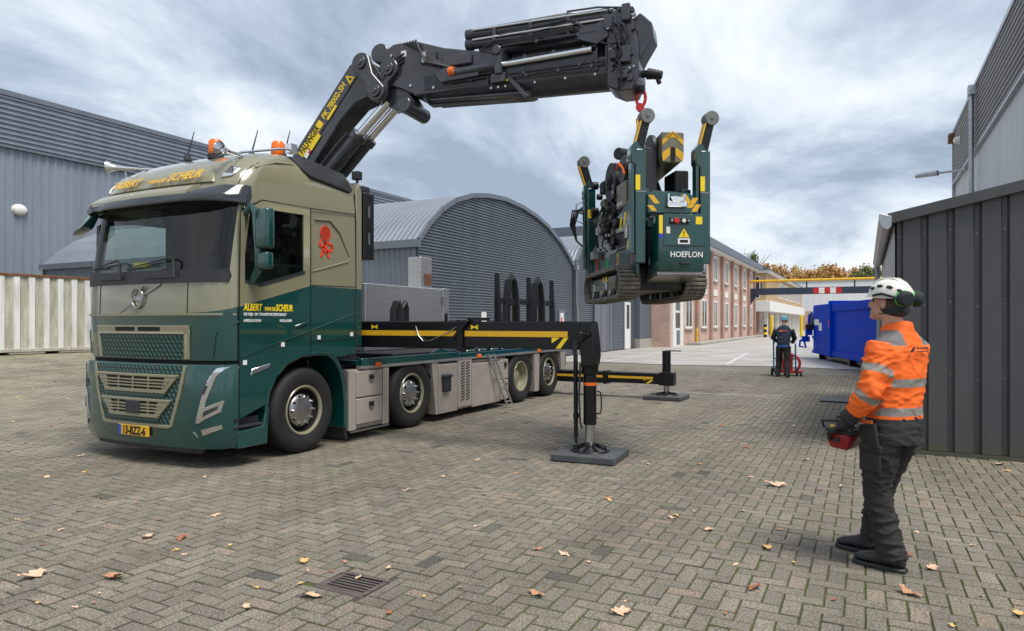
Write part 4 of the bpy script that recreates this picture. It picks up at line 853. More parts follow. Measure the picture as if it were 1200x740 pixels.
    # sleeper window recess outline and roof crease
    a = MB(); a.tube([(s_ * 1.252, .14, 2.83), (s_ * 1.252, .40, 2.85), (s_ * 1.252, .58, 2.72), (s_ * 1.252, .77, 2.42), (s_ * 1.252, .74, 2.36), (s_ * 1.252, .1, 2.19)], .011, 6); a.build('panel_crease', 'beige_paint', TRK)
    # deflector behind the cab and roof corner
    a = MB(); a.prism([(.90, 1.25), (1.02, 1.25), (1.02, 3.30), (.97, 3.44), (.90, 3.30)], 'x', s_ * 1.06, s_ * 1.25); a.build('air_deflector', 'cab_paint', TRK, bevel=.012)
    a = MB()
    pk = [(-.10, 3.56, 1.03), (.02, 3.40, 1.165), (.10, 3.335, 1.20), (.80, 3.26, 1.21), (.87, 3.30, 1.20), (.83, 3.52, 1.07), (.30, 3.60, 1.0)]
    inn = [(y, z, x_ - .06) for y, z, x_ in pk]
    a.loft([[(s_ * (x_ + .03), y, z + .012) for y, z, x_ in pk], [(s_ * (x_ - .08), y, z - .05) for y, z, x_ in pk]]); a.build('roof_corner', 'black_plastic', TRK, bevel=.015, seg=2)
    a = MB(); a.cyl((s_ * 1.2, .98, 3.42), (s_ * 1.2, .98, 3.5), .02, n=8); a.box(s_ * 1.14, s_ * 1.25, .93, 1.03, 3.47, 3.58); a.build('work_lamp', 'black_plastic', TRK, bevel=.012)
for s_ in (1, -1):
    a = MB(); a.tube([(s_ * 1.258, .05, 2.95), (s_ * 1.252, .5, 2.97), (s_ * 1.250, .885, 2.99)], .006, 6); a.build('cab_seam', 'dark_void', TRK)
    a = MB(); a.tube([(s_ * 1.252, .893, 1.25), (s_ * 1.25, .893, 2.9), (s_ * 1.225, .893, 3.26)], .008, 6); a.build('cab_seam', 'dark_void', TRK)
    a = MB(); a.tube([(s_ * 1.16, fy(1.16, z_) - .003, z_) for z_ in (3.06, 3.14, 3.22, 3.30, 3.36)], .005, 5); a.build('cab_seam', 'dark_void', TRK)
    a = MB(); a.tube([(s_ * 1.19, -.72, 3.30), (s_ * 1.165, -.4, 3.42), (s_ * 1.13, -.1, 3.46)], .010, 6); a.build('roof_crease', 'beige_paint', TRK)
# wiper cowl and front trims
a = MB(); strip(a, [(2.14, -1.2, 1.2), (2.07, -1.21, 1.21), (2.0, -1.2, 1.2)], .02, .03, n=20); cw = a.build('wiper_cowl', 'black_plastic', TRK)
for x_ in (-.72, .12): a = MB(); strip(a, [(2.10, x_, x_ + .46), (2.05, x_, x_ + .46)], .035, .02, n=4); a.build('vent', 'black_plastic', cw, bevel=.006)
for x_ in (-.28, .62):
    a = MB(); a.tube([(x_, fy(x_, 2.05) - .05, 2.05), (x_ - .03, fy(x_, 2.2) - .05, 2.24), (x_ - .10, fy(x_, 2.25) - .045, 2.275), (x_ - .5, fy(x_ - .5, 2.24) - .03, 2.22), (x_ - .75, fy(x_ - .75, 2.2) - .02, 2.19)], [.016, .014, .013, .01, .008], 6); a.tube([(x_ - .3, fy(x_ - .3, 2.2) - .02, 2.20), (x_ - .85, fy(x_ - .85, 2.18) - .015, 2.165)], .009, 5); a.build('wiper', 'black_plastic', TRK)
a = MB(); strip(a, [(1.668, -1.235, 1.235), (1.645, -1.235, 1.235)], .012, .02, n=24); a.build('trim_line', 'beige_paint', TRK)
a = MB(); strip(a, [(2.0, .76, .772), (1.67, .76, .772)], .003, .004, n=1); strip(a, [(2.0, -.772, -.76), (1.67, -.772, -.76)], .003, .004, n=1); a.build('panel_joint', 'dark_void', TRK)
# round emblem with arrow and bar
em = MB(); yE = fy(0, 1.84) - .02
em.tube([(.095 * math.cos(k * math.pi / 14), yE, 1.84 + .11 * math.sin(k * math.pi / 14)) for k in range(29)], .013, 8)
em.bar((.06, yE, 1.91), (.11, yE, 1.965), .012, .03, up=(0, 1, 0)); em.bar((-.33, yE + .018, 1.69), (-.08, yE + .018, 1.80), .022, .006, up=(0, 1, 0)); em.bar((.09, yE + .018, 1.87), (.36, yE + .02, 1.99), .022, .006, up=(0, 1, 0)); mat('emblem_grey', (.30, .30, .28), .3, .7); em.build('emblem', 'emblem_grey', TRK)
text('VOLVO', .055, 'chrome', TRK, frame((0, yE + .006, 1.82), (1, 0, 0), (0, 0, 1)), align='CENTER', bold=.001)
# upper grille
a = MB(); strip(a, [(1.535, -.79, .79), (1.45, -.79, .79)], .03, .04); strip(a, [(1.45, -.79, -.73), (1.17, -.77, -.71)], .03, .04, n=2); strip(a, [(1.45, .73, .79), (1.17, .71, .77)], .03, .04, n=2)
ug = a.build('grille', 'beige_paint', TRK, bevel=.005)
a = MB(); strip(a, [(1.45, -.73, .73), (1.30, -.72, .72), (1.17, -.71, .71)], .022, .03); a.build('grille_mesh', 'grille_weave', ug)
a = MB(); strip(a, [(1.463, -.75, .75), (1.445, -.75, .75)], .04, .02); a.build('grille_bar', 'chrome', ug)
for x_ in (-.4, .02): a = MB(); strip(a, [(1.52, x_, x_ + .36), (1.475, x_, x_ + .36)], .033, .01, n=4); a.build('intake', 'dark_void', ug)
a = MB(); strip(a, [(1.17, -1.22, 1.22), (1.10, -1.22, 1.22)], -.03, .02, n=20); a.build('bumper_gap', 'dark_void', TRK)
# bumper
rings = []
for z, hw, F in BLV:
    h_ = cab_prof(z, hw, F)[:7] + [(hw, -1.008), (hw - .1, -1.0)]
    rings.append([(x, y, z) for x, y in h_] + [(-x, y, z) for x, y in reversed(h_[1:])])
a = MB(); a.loft(rings); bp = a.build('bumper', 'green_paint', TRK, ang=40)
a = MB(); strip(a, [(.30, -1.0, 1.0), (.16, -.9, .9)], -.06, .03, bl_at, 16); a.build('air_dam', 'black_plastic', bp)
a = MB(); Q = bl_at
strip(a, [(1.105, -.80, -.76), (.8, -.73, -.69), (.44, -.60, -.56)], .02, .03, Q, 1); strip(a, [(1.105, .76, .80), (.8, .69, .73), (.44, .56, .60)], .02, .03, Q, 1); strip(a, [(.46, -.60, .60), (.425, -.56, .56)], .02, .03, Q, 10)
lg = a.build('lower_grille', 'beige_paint', TRK, bevel=.004)
a = MB(); strip(a, [(1.10, -.76, .76), (.8, -.69, .69), (.46, -.56, .56)], .008, .02, Q); a.build('grille_mesh', 'grille_weave', lg)
for (zt, zb, wt, wb) in ((1.005, .80, .70, .52), (.735, .53, .60, .42)):
    a = MB(); strip(a, [(zt, -wt, wt), (zt - .03, -wt + .01, wt - .01)], .035, .04, Q); strip(a, [(zb + .04, -wb - .03, wb + .03), (zb, -wb, wb)], .035, .04, Q)
    strip(a, [(zt - .03, -wt + .01, -wt + .19), (zb + .04, -wb - .03, -wb + .06)], .03, .03, Q, 3); strip(a, [(zt - .03, wt - .19, wt - .01), (zb + .04, wb - .06, wb + .03)], .03, .03, Q, 3)
    fr_ = a.build('grille_frame', 'beige_paint', lg, bevel=.005)
    a = MB(); strip(a, [(zt - .02, -wt + .1, wt - .1), (zb + .02, -wb + .03, wb - .03)], .02, .01, Q); a.build('intake', 'dark_void', lg)
    for k in range(1, 4):
        z_ = lerp(zt - .03, zb + .04, k / 4); w_ = lerp(wt, wb, k / 4); a = MB(); strip(a, [(z_ + .008, -w_ + .05, w_ - .05), (z_ - .008, -w_ + .05, w_ - .05)], .038, .025, Q); a.build('slat', 'beige_paint', lg)
    for x_ in (-.26, 0, .26): a = MB(); strip(a, [(zt - .03, x_ - .012, x_ + .012), (zb + .04, x_ - .012, x_ + .012)], .033, .02, Q, 1); a.build('mullion', 'beige_paint', lg)
    a = MB(); strip(a, [(zt + .028, -wt - .02, wt + .02), (zt + .012, -wt - .01, wt + .01)], .03, .03, Q) if False else strip(a, [(zb - .012, -wb - .01, wb + .01), (zb - .03, -wb + .02, wb - .02)], .03, .03, Q); a.build('green_lip', 'green_paint', lg)
a = MB(); strip(a, [(.71, -.1, .14), (.57, -.1, .14)], .05, .03, Q, 2); a.build('radar_plate', 'black_plastic', lg, bevel=.006)
for s_ in (1, -1):
    P_ = lambda L_: [(s_ * x, z) for x, z in L_]
    a = MB()
    for q in ([(1.225, 1.10), (1.14, 1.085), (1.07, .98), (1.14, 1.0)], [(1.14, 1.0), (1.07, .98), (.99, .74), (1.055, .76)], [(1.055, .76), (.99, .74), (.93, .50), (.965, .50)], [(1.01, .66), (.985, .585), (1.19, .70), (1.20, .745)], [(.985, .585), (.965, .50), (1.175, .62), (1.19, .70)]): poly_skin(a, P_(q), .012, .02, Q)
    hl = a.build('headlight', 'chrome', TRK)
    for q in ([(1.035, .90), (1.01, .83), (1.03, .80), (1.07, .90)], [(1.03, .63), (1.02, .57), (1.15, .645), (1.165, .69)]): a = MB(); poly_skin(a, P_(q), .016, .01, Q); a.build('lens', 'window_dark', hl)
    a = MB(); poly_skin(a, P_([(.99, .43), (1.01, .37), (1.18, .44), (1.18, .485)]), .01, .015, Q); a.build('fog_lamp', 'chrome', TRK)
    a = MB(); poly_skin(a, P_([(.90, .42), (.93, .40), (1.2, .46), (1.235, .50), (1.235, .515), (1.2, .475)]), .006, .01, Q) if False else poly_skin(a, P_([(.88, .405), (.93, .355), (.95, .352), (.90, .41)]), .008, .01, Q); a.build('bumper_crease', 'chrome', TRK)
    a = MB(); a.cyl((s_ * 1.24, -1.04, .52), (s_ * 1.256, -1.04, .52), .022, n=12); a.build('tow_cap', 'dark_void', TRK)
# corner deflector creases on the cab corner
    a = MB(); a.tube([(s_ * 1.252, -1.0, 1.58), (s_ * 1.22, fy(1.22, 1.55) - .01, 1.55), (s_ * 1.10, fy(1.10, 1.45) - .012, 1.46), (s_ * 1.06, fy(1.06, 1.2) - .012, 1.2)], .008, 6); a.build('corner_crease', 'green_paint', TRK)
# number plate
yP = fy(0, .37, bl_at) - .03
a = MB(); a.box(-.26, .26, yP, yP + .02, .315, .43); pl = a.build('number_plate', 'yellow', TRK, bevel=.004)
a = MB(); a.box(-.258, -.21, yP - .003, yP, .318, .427); mat('plate_blue', (.02, .06, .5), .4); a.build('blue_band', 'plate_blue', pl)
text('13-BZZ-6', .125, 'dark_void', pl, frame((-.185, yP - .002, .33), (1, 0, 0), (0, 0, 1)), sx=.80, bold=.0035)
# sun visor and lit roof sign
mat('visor_black', (.022, .024, .03), .12, coat=.6, var=.1)
lip = []; slab = []
for x in [-1.27, -1.25, -1.18, -1.05, -.8, -.4, 0, .4, .8, 1.05, 1.18, 1.25, 1.27]:
    ax_ = abs(x); yb = fy(min(1.19, ax_), 2.97) + (0 if ax_ < 1.2 else (.05 if ax_ < 1.26 else .10)); o_ = .22 if ax_ < 1.0 else (.20 if ax_ < 1.1 else (.15 if ax_ < 1.2 else .09))
    lip.append([(x, yb - o_, 2.86), (x, yb - o_ - .012, 2.90), (x, yb - o_ + .02, 2.955), (x, yb - .02, 3.06 if ax_ > .95 else 2.97), (x, yb - .01, 2.93), (x, yb - o_ + .04, 2.865)])
    if ax_ < 1.1 and x < 1.0: slab.append([(x, yb - o_ + .012, 2.945), (x, yb - o_ + .02, 2.98), (x, yb - o_ * .5, 3.045), (x, yb - .03, 3.075), (x, yb - .02, 3.05), (x, yb - o_ + .03, 2.94)])
a = MB(); a.loft(lip); vs_ = a.build('sun_visor', 'visor_black', TRK, ang=50)
a = MB(); a.loft(slab); a.build('visor_top', 'beige_paint', vs_, ang=50)
a = MB(); strip(a, [(3.315, -.80, .80), (3.21, -.88, .88), (3.10, -.92, .92)], .025, .05, n=12); sg = a.build('roof_sign', 'beige_paint', TRK, bevel=.01)
slope = Vector((0, fy(0, 3.30) - fy(0, 3.12), .18)).normalized(); q0 = Vector((-.74, fy(.3, 3.14) - .058, 3.15))
text('ALBERT', .155, 'yellow', sg, frame(q0, (1, 0, 0), slope), shear=.25, bold=.004, sx=.9); text('VAN DE', .08, 'yellow', sg, frame(q0 + Vector((.66, -.004, .0)), (1, 0, 0), slope), shear=.25, bold=.002); text('SCHEUR', .165, 'yellow', sg, frame(q0 + Vector((.99, -.004, 0)), (1, 0, 0), slope), shear=.25, bold=.004, sx=.9)
for s_ in (1, -1): a = MB(); poly_skin(a, [(s_ * .98, 3.14), (s_ * 1.1, 3.17), (s_ * 1.12, 3.27), (s_ * 1.0, 3.31)], .02, .03, lv_at); a.build('roof_lamp', 'chrome', TRK, bevel=.01)
# side writing and emblem
fs = lambda y, z: frame((1.2655, y, z), (0, 1, 0), (0, 0, 1))
text('ALBERT', .105, 'bright_yellow', TRK, fs(-.95, 1.70), shear=.2, bold=.003, sx=.68); text('VAN DE', .06, 'bright_yellow', TRK, fs(-.665, 1.70), shear=.2, bold=.0015, sx=.74); text('SCHEUR', .105, 'bright_yellow', TRK, fs(-.50, 1.70), shear=.2, bold=.003, sx=.66)
text('DE HIJS- EN TRANSPORTSPECIALIST', .042, 'white', TRK, fs(-.95, 1.645), bold=.001, sx=.92); text('APELDOORN', .042, 'white', TRK, fs(-.95, 1.575), bold=.001, sx=.95); text('HOLLAND', .042, 'white', TRK, fs(-.44, 1.575), bold=.001, sx=.95)
mat('logo_red', (.80, .06, .02), .5); lx = 1.254
a = MB()
for k in range(5): r_ = .085 * math.cos((k - 2) * .55); z_ = 2.68 + (k - 2) * .034; a.bar((lx, .32 - r_, z_), (lx, .32 + r_, z_), .003, .02)
for k in range(4): z0 = 2.68; y_ = .32 + (k - 1.5) * .042; r_ = .085 * math.sqrt(max(.05, 1 - ((k - 1.5) / 2.1) ** 2)); a.bar((lx, y_, z0 - r_), (lx, y_, z0 + r_), .003, .018, up=(0, 1, 0))
a.tube([(lx, .32 + .088 * math.cos(k * .3142), 2.68 + .088 * math.sin(k * .3142)) for k in range(21)], .006, 5)
for p, q, w_ in (((.245, 2.60), (.215, 2.52), .03), ((.215, 2.52), (.29, 2.50), .032), ((.31, 2.57), (.245, 2.375), .04), ((.31, 2.57), (.385, 2.375), .04), ((.27, 2.45), (.36, 2.45), .03), ((.34, 2.57), (.43, 2.55), .032), ((.43, 2.55), (.44, 2.48), .035), ((.44, 2.48), (.37, 2.46), .03)): a.bar((lx, *p), (lx, *q), .003, w_)
a.build('side_emblem', 'logo_red', TRK)
# mirrors
for s_ in (1,):
    mr_ = MB(); pts = [(s_ * 1.24, -.93, 2.74), (s_ * 1.32, -.90, 2.83), (s_ * 1.38, -.88, 2.76), (s_ * 1.40, -.87, 2.3), (s_ * 1.39, -.86, 2.14), (s_ * 1.27, -.86, 2.0)]
    mr_.tube(pts, [.035, .045, .05, .04, .045, .03], 8); ma = mr_.build('mirror', 'green_paint', TRK)
    a = MB(); a.box(s_ * 1.38, s_ * 1.58, -.92, -.80, 2.36, 2.80); a.build('housing', 'green_paint', ma, bevel=.035, seg=3); a = MB(); a.box(s_ * 1.38, s_ * 1.56, -.91, -.80, 2.14, 2.33); a.build('wide_housing', 'green_paint', ma, bevel=.03, seg=3)
    a = MB(); a.box(s_ * 1.405, s_ * 1.555, -.799, -.795, 2.40, 2.76); a.box(s_ * 1.405, s_ * 1.54, -.799, -.795, 2.165, 2.305); a.build('mirror_glass', 'chrome', ma)
a = MB(); a.tube([(-1.0, -1.06, 2.92), (-1.08, -1.2, 2.84)], .02, 6); a.loft([[(-1.26, -1.30, 2.62), (-1.0, -1.32, 2.72), (-.96, -1.22, 2.86), (-1.10, -1.20, 2.86)], [(-1.28, -1.16, 2.62), (-1.02, -1.18, 2.70), (-.96, -1.14, 2.86), (-1.10, -1.12, 2.86)]]); a.build('kerb_mirror', 'green_paint', TRK, bevel=.03, seg=2)
# roof gear: horns, bar, beacons, aerials
for s_ in (-1, 1):
    a = MB(); xb, yb, zb = s_ * .98, -1.0, 3.46; a.lathe([(0, .06), (.03, .05), (.045, .1), (.03, .2), (.02, .45), (.014, .75), (0, .76)], (xb, yb - .02, zb), (-.12 * s_, .98, -.05) if s_ == 1 else (.75, .66, 0), 16)
    a.lathe([(.10, -.03), (.095, 0), (.055, .05), (.045, .1)], (xb, yb - .02, zb), (-.12 * s_, .98, -.05) if s_ == 1 else (.75, .66, 0), 20); a.cyl((xb * .97, yb + .22, zb), (xb * .97, yb + .25, zb - .2), .012, n=6); ho = a.build('air_horn', 'chrome', TRK); ho.scale = (.8, .8, .8); ho.location = (xb * .2, (yb - .02) * .2, zb * .2 - .0)
a = MB(); a.tube([(.98, -.75, 3.48), (1.0, -.2, 3.64), (1.0, .0, 3.68)], .015, 8); a.box(.95, 1.05, -.05, .05, 3.63, 3.74); a.build('light_bar', 'chrome', TRK)
for x_, y_, z_ in ((.42, -.62, 3.54), (.78, .0, 3.62)):
    a = MB(); a.lathe([(.075, 0), (.085, .03), (.08, .15), (.06, .18), (0, .185)], (x_, y_, z_), (0, 0, 1), 18); bc_ = a.build('beacon', 'orange_lens', TRK); a = MB(); a.cyl((x_, y_, z_ - .05), (x_, y_, z_ + .005), .09, n=16); a.build('base', 'black_plastic', bc_)
for x_, y_, z_, l in ((-.1, -.6, 3.6, .3), (.6, -.25, 3.62, .3), (.93, -.05, 3.6, .32)): a = MB(); a.tube([(x_, y_, z_), (x_ + .03, y_ + .07, z_ + l)], [.012, .005], 6); a.cyl((x_, y_, z_ - .06), (x_, y_, z_ + .02), .05, .03, n=10); a.build('aerial', 'black_plastic', TRK)

# ---- wheels
def wheel(y, s_, kind):
    w = empty('wheel', (0, 0, 0)); w.parent = TRK; w.location = (s_ * 1.235, y, .513); w.rotation_euler = (0, 0, 0 if s_ > 0 else math.pi)
    W_ = .33; a = MB()
    prof = [(.285, -W_), (.30, -W_ + .01), (.44, -W_ - .005), (.495, -W_ + .03), (.513, -W_ + .06), (.513, -.06), (.495, -.03), (.47, -.008), (.44, .0), (.40, .004), (.36, -.006), (.31, -.018), (.288, -.03)]
    a.lathe(prof, (0, 0, 0), (1, 0, 0), 56)
    ty = a.build('tyre', 'tyre', w, ang=60)
    a = MB()
    for rr_ in (.505,):
        for gx in (-.28, -.2, -.12): a.lathe([(.5145, gx), (.5145, gx + .012)], (0, 0, 0), (1, 0, 0), 48)
    a.build('tread_groove', 'dark_void', ty)
    a = MB(); a.lathe([(.300, -.022), (.292, -.012), (.272, -.02), (.264, -.045)], (0, 0, 0), (1, 0, 0), 48); a.build('rim', 'beige_paint', w, ang=50); a = MB(); a.lathe([(.264, -.045), (.255, -.12), (.235, -.16), (.0, -.165)], (0, 0, 0), (1, 0, 0), 40); a.build('barrel', 'dark_void' if kind != 'deep' else 'beige_paint', w)
    dd = .055 if kind != 'deep' else -.08
    a = MB(); 
    if kind != 'deep':
        a.lathe([(.205, -.155), (.205, -.09), (.20, -.075), (.187, -.06), (.15, -.045), (.10, -.03), (.05, -.022), (0, -.02)], (0, 0, 0), (1, 0, 0), 40); hb = a.build('hub', 'steel', w, ang=40)
        for k in range(10): t_ = k * .6283; c_ = (-.058, .165 * math.cos(t_), .165 * math.sin(t_)); a = MB(); a.cyl(c_, (-.02, c_[1], c_[2]), .02, .014, n=8); a.build('wheel_nut', 'chrome', hb)
    else:
        a.lathe([(.245, -.13), (.23, -.24), (.13, -.25), (.12, -.12), (.10, -.10), (0, -.09)], (0, 0, 0), (1, 0, 0), 40); hb = a.build('hub', 'beige_paint', w, ang=40)
        for k in range(10): t_ = k * .6283; a = MB(); a.cyl((-.25, .17 * math.cos(t_), .17 * math.sin(t_)), (-.215, .17 * math.cos(t_), .17 * math.sin(t_)), .018, n=8); a.build('wheel_nut', 'steel', hb)
    return w
AX = (0, 2.2, 5.82, 7.17)
for i, y_ in enumerate(AX):
    w0 = wheel(y_, 1, 'deep' if i == 2 else 'hub')
    a = MB(); a.lathe([(0, -.33), (.513, -.33), (.513, 0), (.30, 0), (.25, -.1), (0, -.1)], (0, 0, 0), (-1, 0, 0), 32); o = a.build('wheel', 'tyre', TRK); o.location = (-1.235 + 0, y_, .513); o.scale = (-1, 1, 1) if False else (1, 1, 1); o.location.x = -.91
# ---- chassis, deck and side lockers
a = MB(); a.box(-.5, -.36, -.9, 8.0, .62, .92); a.box(.36, .5, -.9, 8.0, .62, .92); a.box(-.36, .36, 7.6, 7.75, .6, .9)
for y_ in AX: a.cyl((-1.0, y_, .51), (1.0, y_, .51), .09, n=12)
a.box(-.9, .9, .9, 7.9, .3, .6); a.box(-.85, .85, -1.0, .9, .24, .6); a.build('chassis_and_shade_boxes', 'black_metal', TRK)  # low floor boxes are added to keep light out from under the truck
a = MB(); a.box(-1.22, 1.22, 1.75, 8.0, 1.06, 1.12); a.build('deck', 'black_metal', TRK, bevel=.01)
a = MB(); a.box(1.17, 1.25, 1.02, 3.5, .985, 1.085); a.box(1.19, 1.25, 3.5, 8.0, .985, 1.06); a.prism([(2.62, 1.085), (2.95, 1.17), (3.3, 1.085)], 'x', 1.18, 1.24); a.box(.6, 1.17, 1.02, 2.7, 1.0, 1.06); a.build('side_rail', 'green_paint', TRK, bevel=.006)
a = MB(); a.box(1.18, 1.256, .98, 8.02, .945, .985); a.build('rail_strip', 'brushed_alu', TRK)
for y_ in (3.75, 4.15, 4.6, 5.0): a = MB(); a.box(1.10, 1.24, y_, y_ + .28, 1.06, 1.10); a.build('lashing_ring', 'green_paint', TRK, bevel=.015)
for y_ in (1.28, 4.05, 6.5): a = MB(); a.box(1.256, 1.272, y_, y_ + .13, .96, 1.02); a.build('side_marker', 'orange_lens', TRK, bevel=.005)
def locker(y0, y1, z0, z1, handle=True, name='locker_door'):
    a = MB(); a.box(1.2, 1.252, y0, y1, z0, z1); o = a.build(name, 'alu_locker', TRK, bevel=.008)
    if handle: ym = (y0 + y1) / 2 + .03; zm = z1 - .11; a = MB(); a.prism([(ym - .06, zm + .06), (ym + .06, zm + .06), (ym + .06, zm - .03), (ym, zm - .075), (ym - .06, zm - .03)], 'x', 1.252, 1.256); a.build('latch', 'steel', o); a = MB(); a.box(1.256, 1.266, ym - .035, ym + .035, zm - .01, zm + .045); a.build('latch_grip', 'black_metal', o)
    return o
a = MB(); a.box(.5, 1.2, .80, 1.56, .15, .94); a.box(1.2, 1.25, .76, .90, .15, .94); a.box(1.2, 1.25, 1.47, 1.60, .15, .94); a.build('locker_body', 'alu_locker', TRK, bevel=.006)
locker(.915, 1.45, .575, .92); locker(.915, 1.45, .215, .555)
a = MB(); a.tube([(1.24, .78, .13), (1.24, 1.6, .13)], .014, 6); a.build('guard_tube', 'steel', TRK)
a = MB(); a.box(.5, 1.19, 2.85, 5.24, .12, .92); a.prism([(2.68, .94), (2.86, .94), (2.86, .12), (2.80, .12)], 'x', 1.1, 1.245); a.build('locker_body', 'alu_locker', TRK, bevel=.006)
locker(2.87, 3.42, .12, .90, False); locker(3.44, 3.88, .16, .95, False, 'vent_panel'); locker(3.90, 4.9, .12, .86, False); locker(4.92, 5.22, .52, .88); locker(4.92, 5.22, .14, .50)
for c_ in range(2):
    for k in range(14): a = MB(); z_ = .26 + k * .047; y_ = 3.53 + c_ * .16; a.prism([(y_, z_), (y_ + .11, z_ + .025), (y_ + .11, z_ + .045), (y_, z_ + .02)], 'x', 1.251, 1.256); a.build('louvre', 'dark_void', TRK)
a = MB(); a.box(1.252, 1.31, 2.95, 3.15, .46, .72); a.box(1.252, 1.33, 2.93, 3.17, .69, .74); a.build('fuel_box', 'black_plastic', TRK, bevel=.015)
a = MB()
ladder = empty('ladder', (0, 0, 0)); ladder.parent = TRK
for y_ in (4.42, 4.62): a = MB(); a.bar((1.27, y_, 1.0), (1.42, y_ + .42, .07), .035, .022); a.build('rail', 'brushed_alu', ladder)
for k in range(4): f_ = .1 + k * .28; x_, z_, yy = lerp(1.27, 1.42, f_), lerp(1.0, .07, f_), 4.42 + .42 * f_; a = MB(); a.bar((x_, yy, z_), (x_, yy + .2, z_), .03, .022); a.build('rung', 'brushed_alu', ladder)
for y_, (z0, z1) in ((6.495, (.16, .93)), (7.86, (.3, .93))): a = MB(); a.prism([(y_ - .13, z1), (y_ + .13, z1), (y_ + .10, z0), (y_ - .10, z0)], 'x', 1.1, 1.247); a.build('wheel_spat', 'alu_locker', TRK, bevel=.006)
for y_ in AX[1:]:
    a = MB(); rg = []
    for k in range(13):
        t_ = math.pi * (k / 12) ; c_, s2 = math.cos(t_), math.sin(t_); r_ = .575
        rg.append([(.88, y_ - c_ * r_, .50 + s2 * r_ * .80), (1.2, y_ - c_ * r_, .50 + s2 * r_ * .80), (1.2, y_ - c_ * (r_ + .015), .50 + s2 * (r_ + .015) * .8), (.88, y_ - c_ * (r_ + .015), .50 + s2 * (r_ + .015) * .8)])
    a.loft(rg); a.build('wheel_arch', 'black_plastic', TRK)
a = MB(); a.box(.7, 1.2, 8.0, 8.08, .55, .95); a.box(1.12, 1.22, 7.98, 8.1, .6, .86); a.build('tail_frame', 'steel', TRK, bevel=.01); a = MB(); a.box(.85, 1.19, 8.08, 8.12, .68, .82); a.build('tail_lamp', 'red', TRK, bevel=.01)
a = MB(); a.box(-1.2, 1.2, 8.0, 8.1, .35, .5); a.build('rear_bumper', 'black_metal', TRK, bevel=.01)
a = MB(); a.box(.85, 1.25, 1.06, 1.28, 2.42, 3.32); o = a.build('exhaust_stack', 'black_metal', TRK, bevel=.015)
for z_ in (2.62, 2.98): a = MB(); a.box(1.25, 1.256, 1.14, 1.18, z_, z_ + .16); a.build('slot', 'steel', o)
a = MB(); a.box(1.0, 1.2, 1.08, 1.26, 3.32, 3.42); a.build('stack_cap', 'black_plastic', TRK, bevel=.02)

# ================================================================== LOADER CRANE on the truck (crane plane: x' along the boom, z up)
CRZ = R(6.4); CL = dict(loc=(0, 1.49, -.05), rot=(0, 0, CRZ))
def crane(mb, name, m_, parent=None, bevel=.008, **k):
    if parent is None: return mb.build(name, m_, TRK, bevel=bevel, **CL, **k)
    return mb.build(name, m_, parent, bevel=bevel, **k)
a = MB(); a.box(-.55, .55, .75, 1.75, .92, 1.3); a.box(-.35, .35, .95, 1.6, 1.3, 1.62); a.build('crane_base', 'crane_black', TRK, bevel=.02)
a = MB(); a.cyl((0, 0, 1.5), (0, 0, 3.3), .26, .2, n=24); a.prism([(-.2, 3.1), (.22, 3.1), (.1, 3.5), (-.35, 3.75), (-.62, 3.72), (-.62, 3.55)], 'y', -.16, .16); crane(a, 'crane_column', 'crane_black')
MBP = [(-.70, 3.50), (-.58, 3.72), (.70, 5.27), (.80, 5.33), (.95, 5.34), (1.08, 5.22), (1.12, 4.98), (1.0, 4.78), (.80, 4.72), (.55, 4.50), (.08, 3.90), (-.30, 3.42)]
a = MB(); a.prism(MBP, 'y', -.19, .19); mb_ = crane(a, 'main_boom', 'crane_black', bevel=.015)
a = MB(); a.prism([(-.50, 3.72), (.72, 5.19), (.84, 5.09), (-.36, 3.64)], 'y', -.205, -.19); crane(a, 'boom_flange', 'crane_black', mb_, .004)
d_ = Vector((1.0, 0, 1.23)).normalized(); n_ = Vector((-d_.z, 0, d_.x))
def onb(s_, t_, e_=-.2065): p = Vector((-.50, 0, 3.72)) + d_ * s_ + n_ * t_; return Vector((p.x, e_, p.z))
a = MB(); 
def plate(s0, s1, t0, t1, m_, rounded=0, e0=-.2105, e1=-.205):
    a = MB(); pts = [onb(s0, t0), onb(s1, t0), onb(s1, t1), onb(s0, t1)]
    a.add([(p.x, e0, p.z) for p in pts] + [(p.x, e1, p.z) for p in pts], [(0, 1, 2, 3), (7, 6, 5, 4), (0, 4, 5, 1), (1, 5, 6, 2), (2, 6, 7, 3), (3, 7, 4, 0)]); return crane(a, 'decal', m_, mb_, rounded)
plate(.50, 1.08, -.13, -.025, 'bright_yellow', 0); plate(.66, .92, -.20, -.135, 'bright_yellow'); plate(.52, .64, -.20, -.135, 'white'); plate(.60, .66, -.20, -.165, 'red', e0=-.2115)
plate(1.16, 1.40, -.165, -.125, 'bright_yellow')
text('PALFINGER', .125, 'dark_void', mb_, frame(onb(.525, -.115, -.2112), d_, n_), bold=.003, shear=.12, sx=.74)
text('PK 78002-SH', .125, 'bright_yellow', mb_, frame(onb(1.13, -.105, -.2070), d_, n_), bold=.002, shear=.12, sx=.86)
a = MB(); a.add([tuple(onb(1.75, -.15)), tuple(onb(1.88, -.15)), tuple(onb(1.81, -.01))] + [tuple(onb(1.75, -.15, -.205)), tuple(onb(1.88, -.15, -.205)), tuple(onb(1.81, -.01, -.205))], [(0, 1, 2), (5, 4, 3), (0, 3, 4, 1), (1, 4, 5, 2), (2, 5, 3, 0)]); crane(a, 'warning_triangle', 'bright_yellow', mb_, 0)
a = MB(); pp = [onb(1.79, -.125, -.2072), onb(1.84, -.125, -.2072), onb(1.815, -.06, -.2072)]; a.add([tuple(p) for p in pp], [(0, 1, 2)]); crane(a, 'warning_symbol', 'dark_void', mb_, 0)
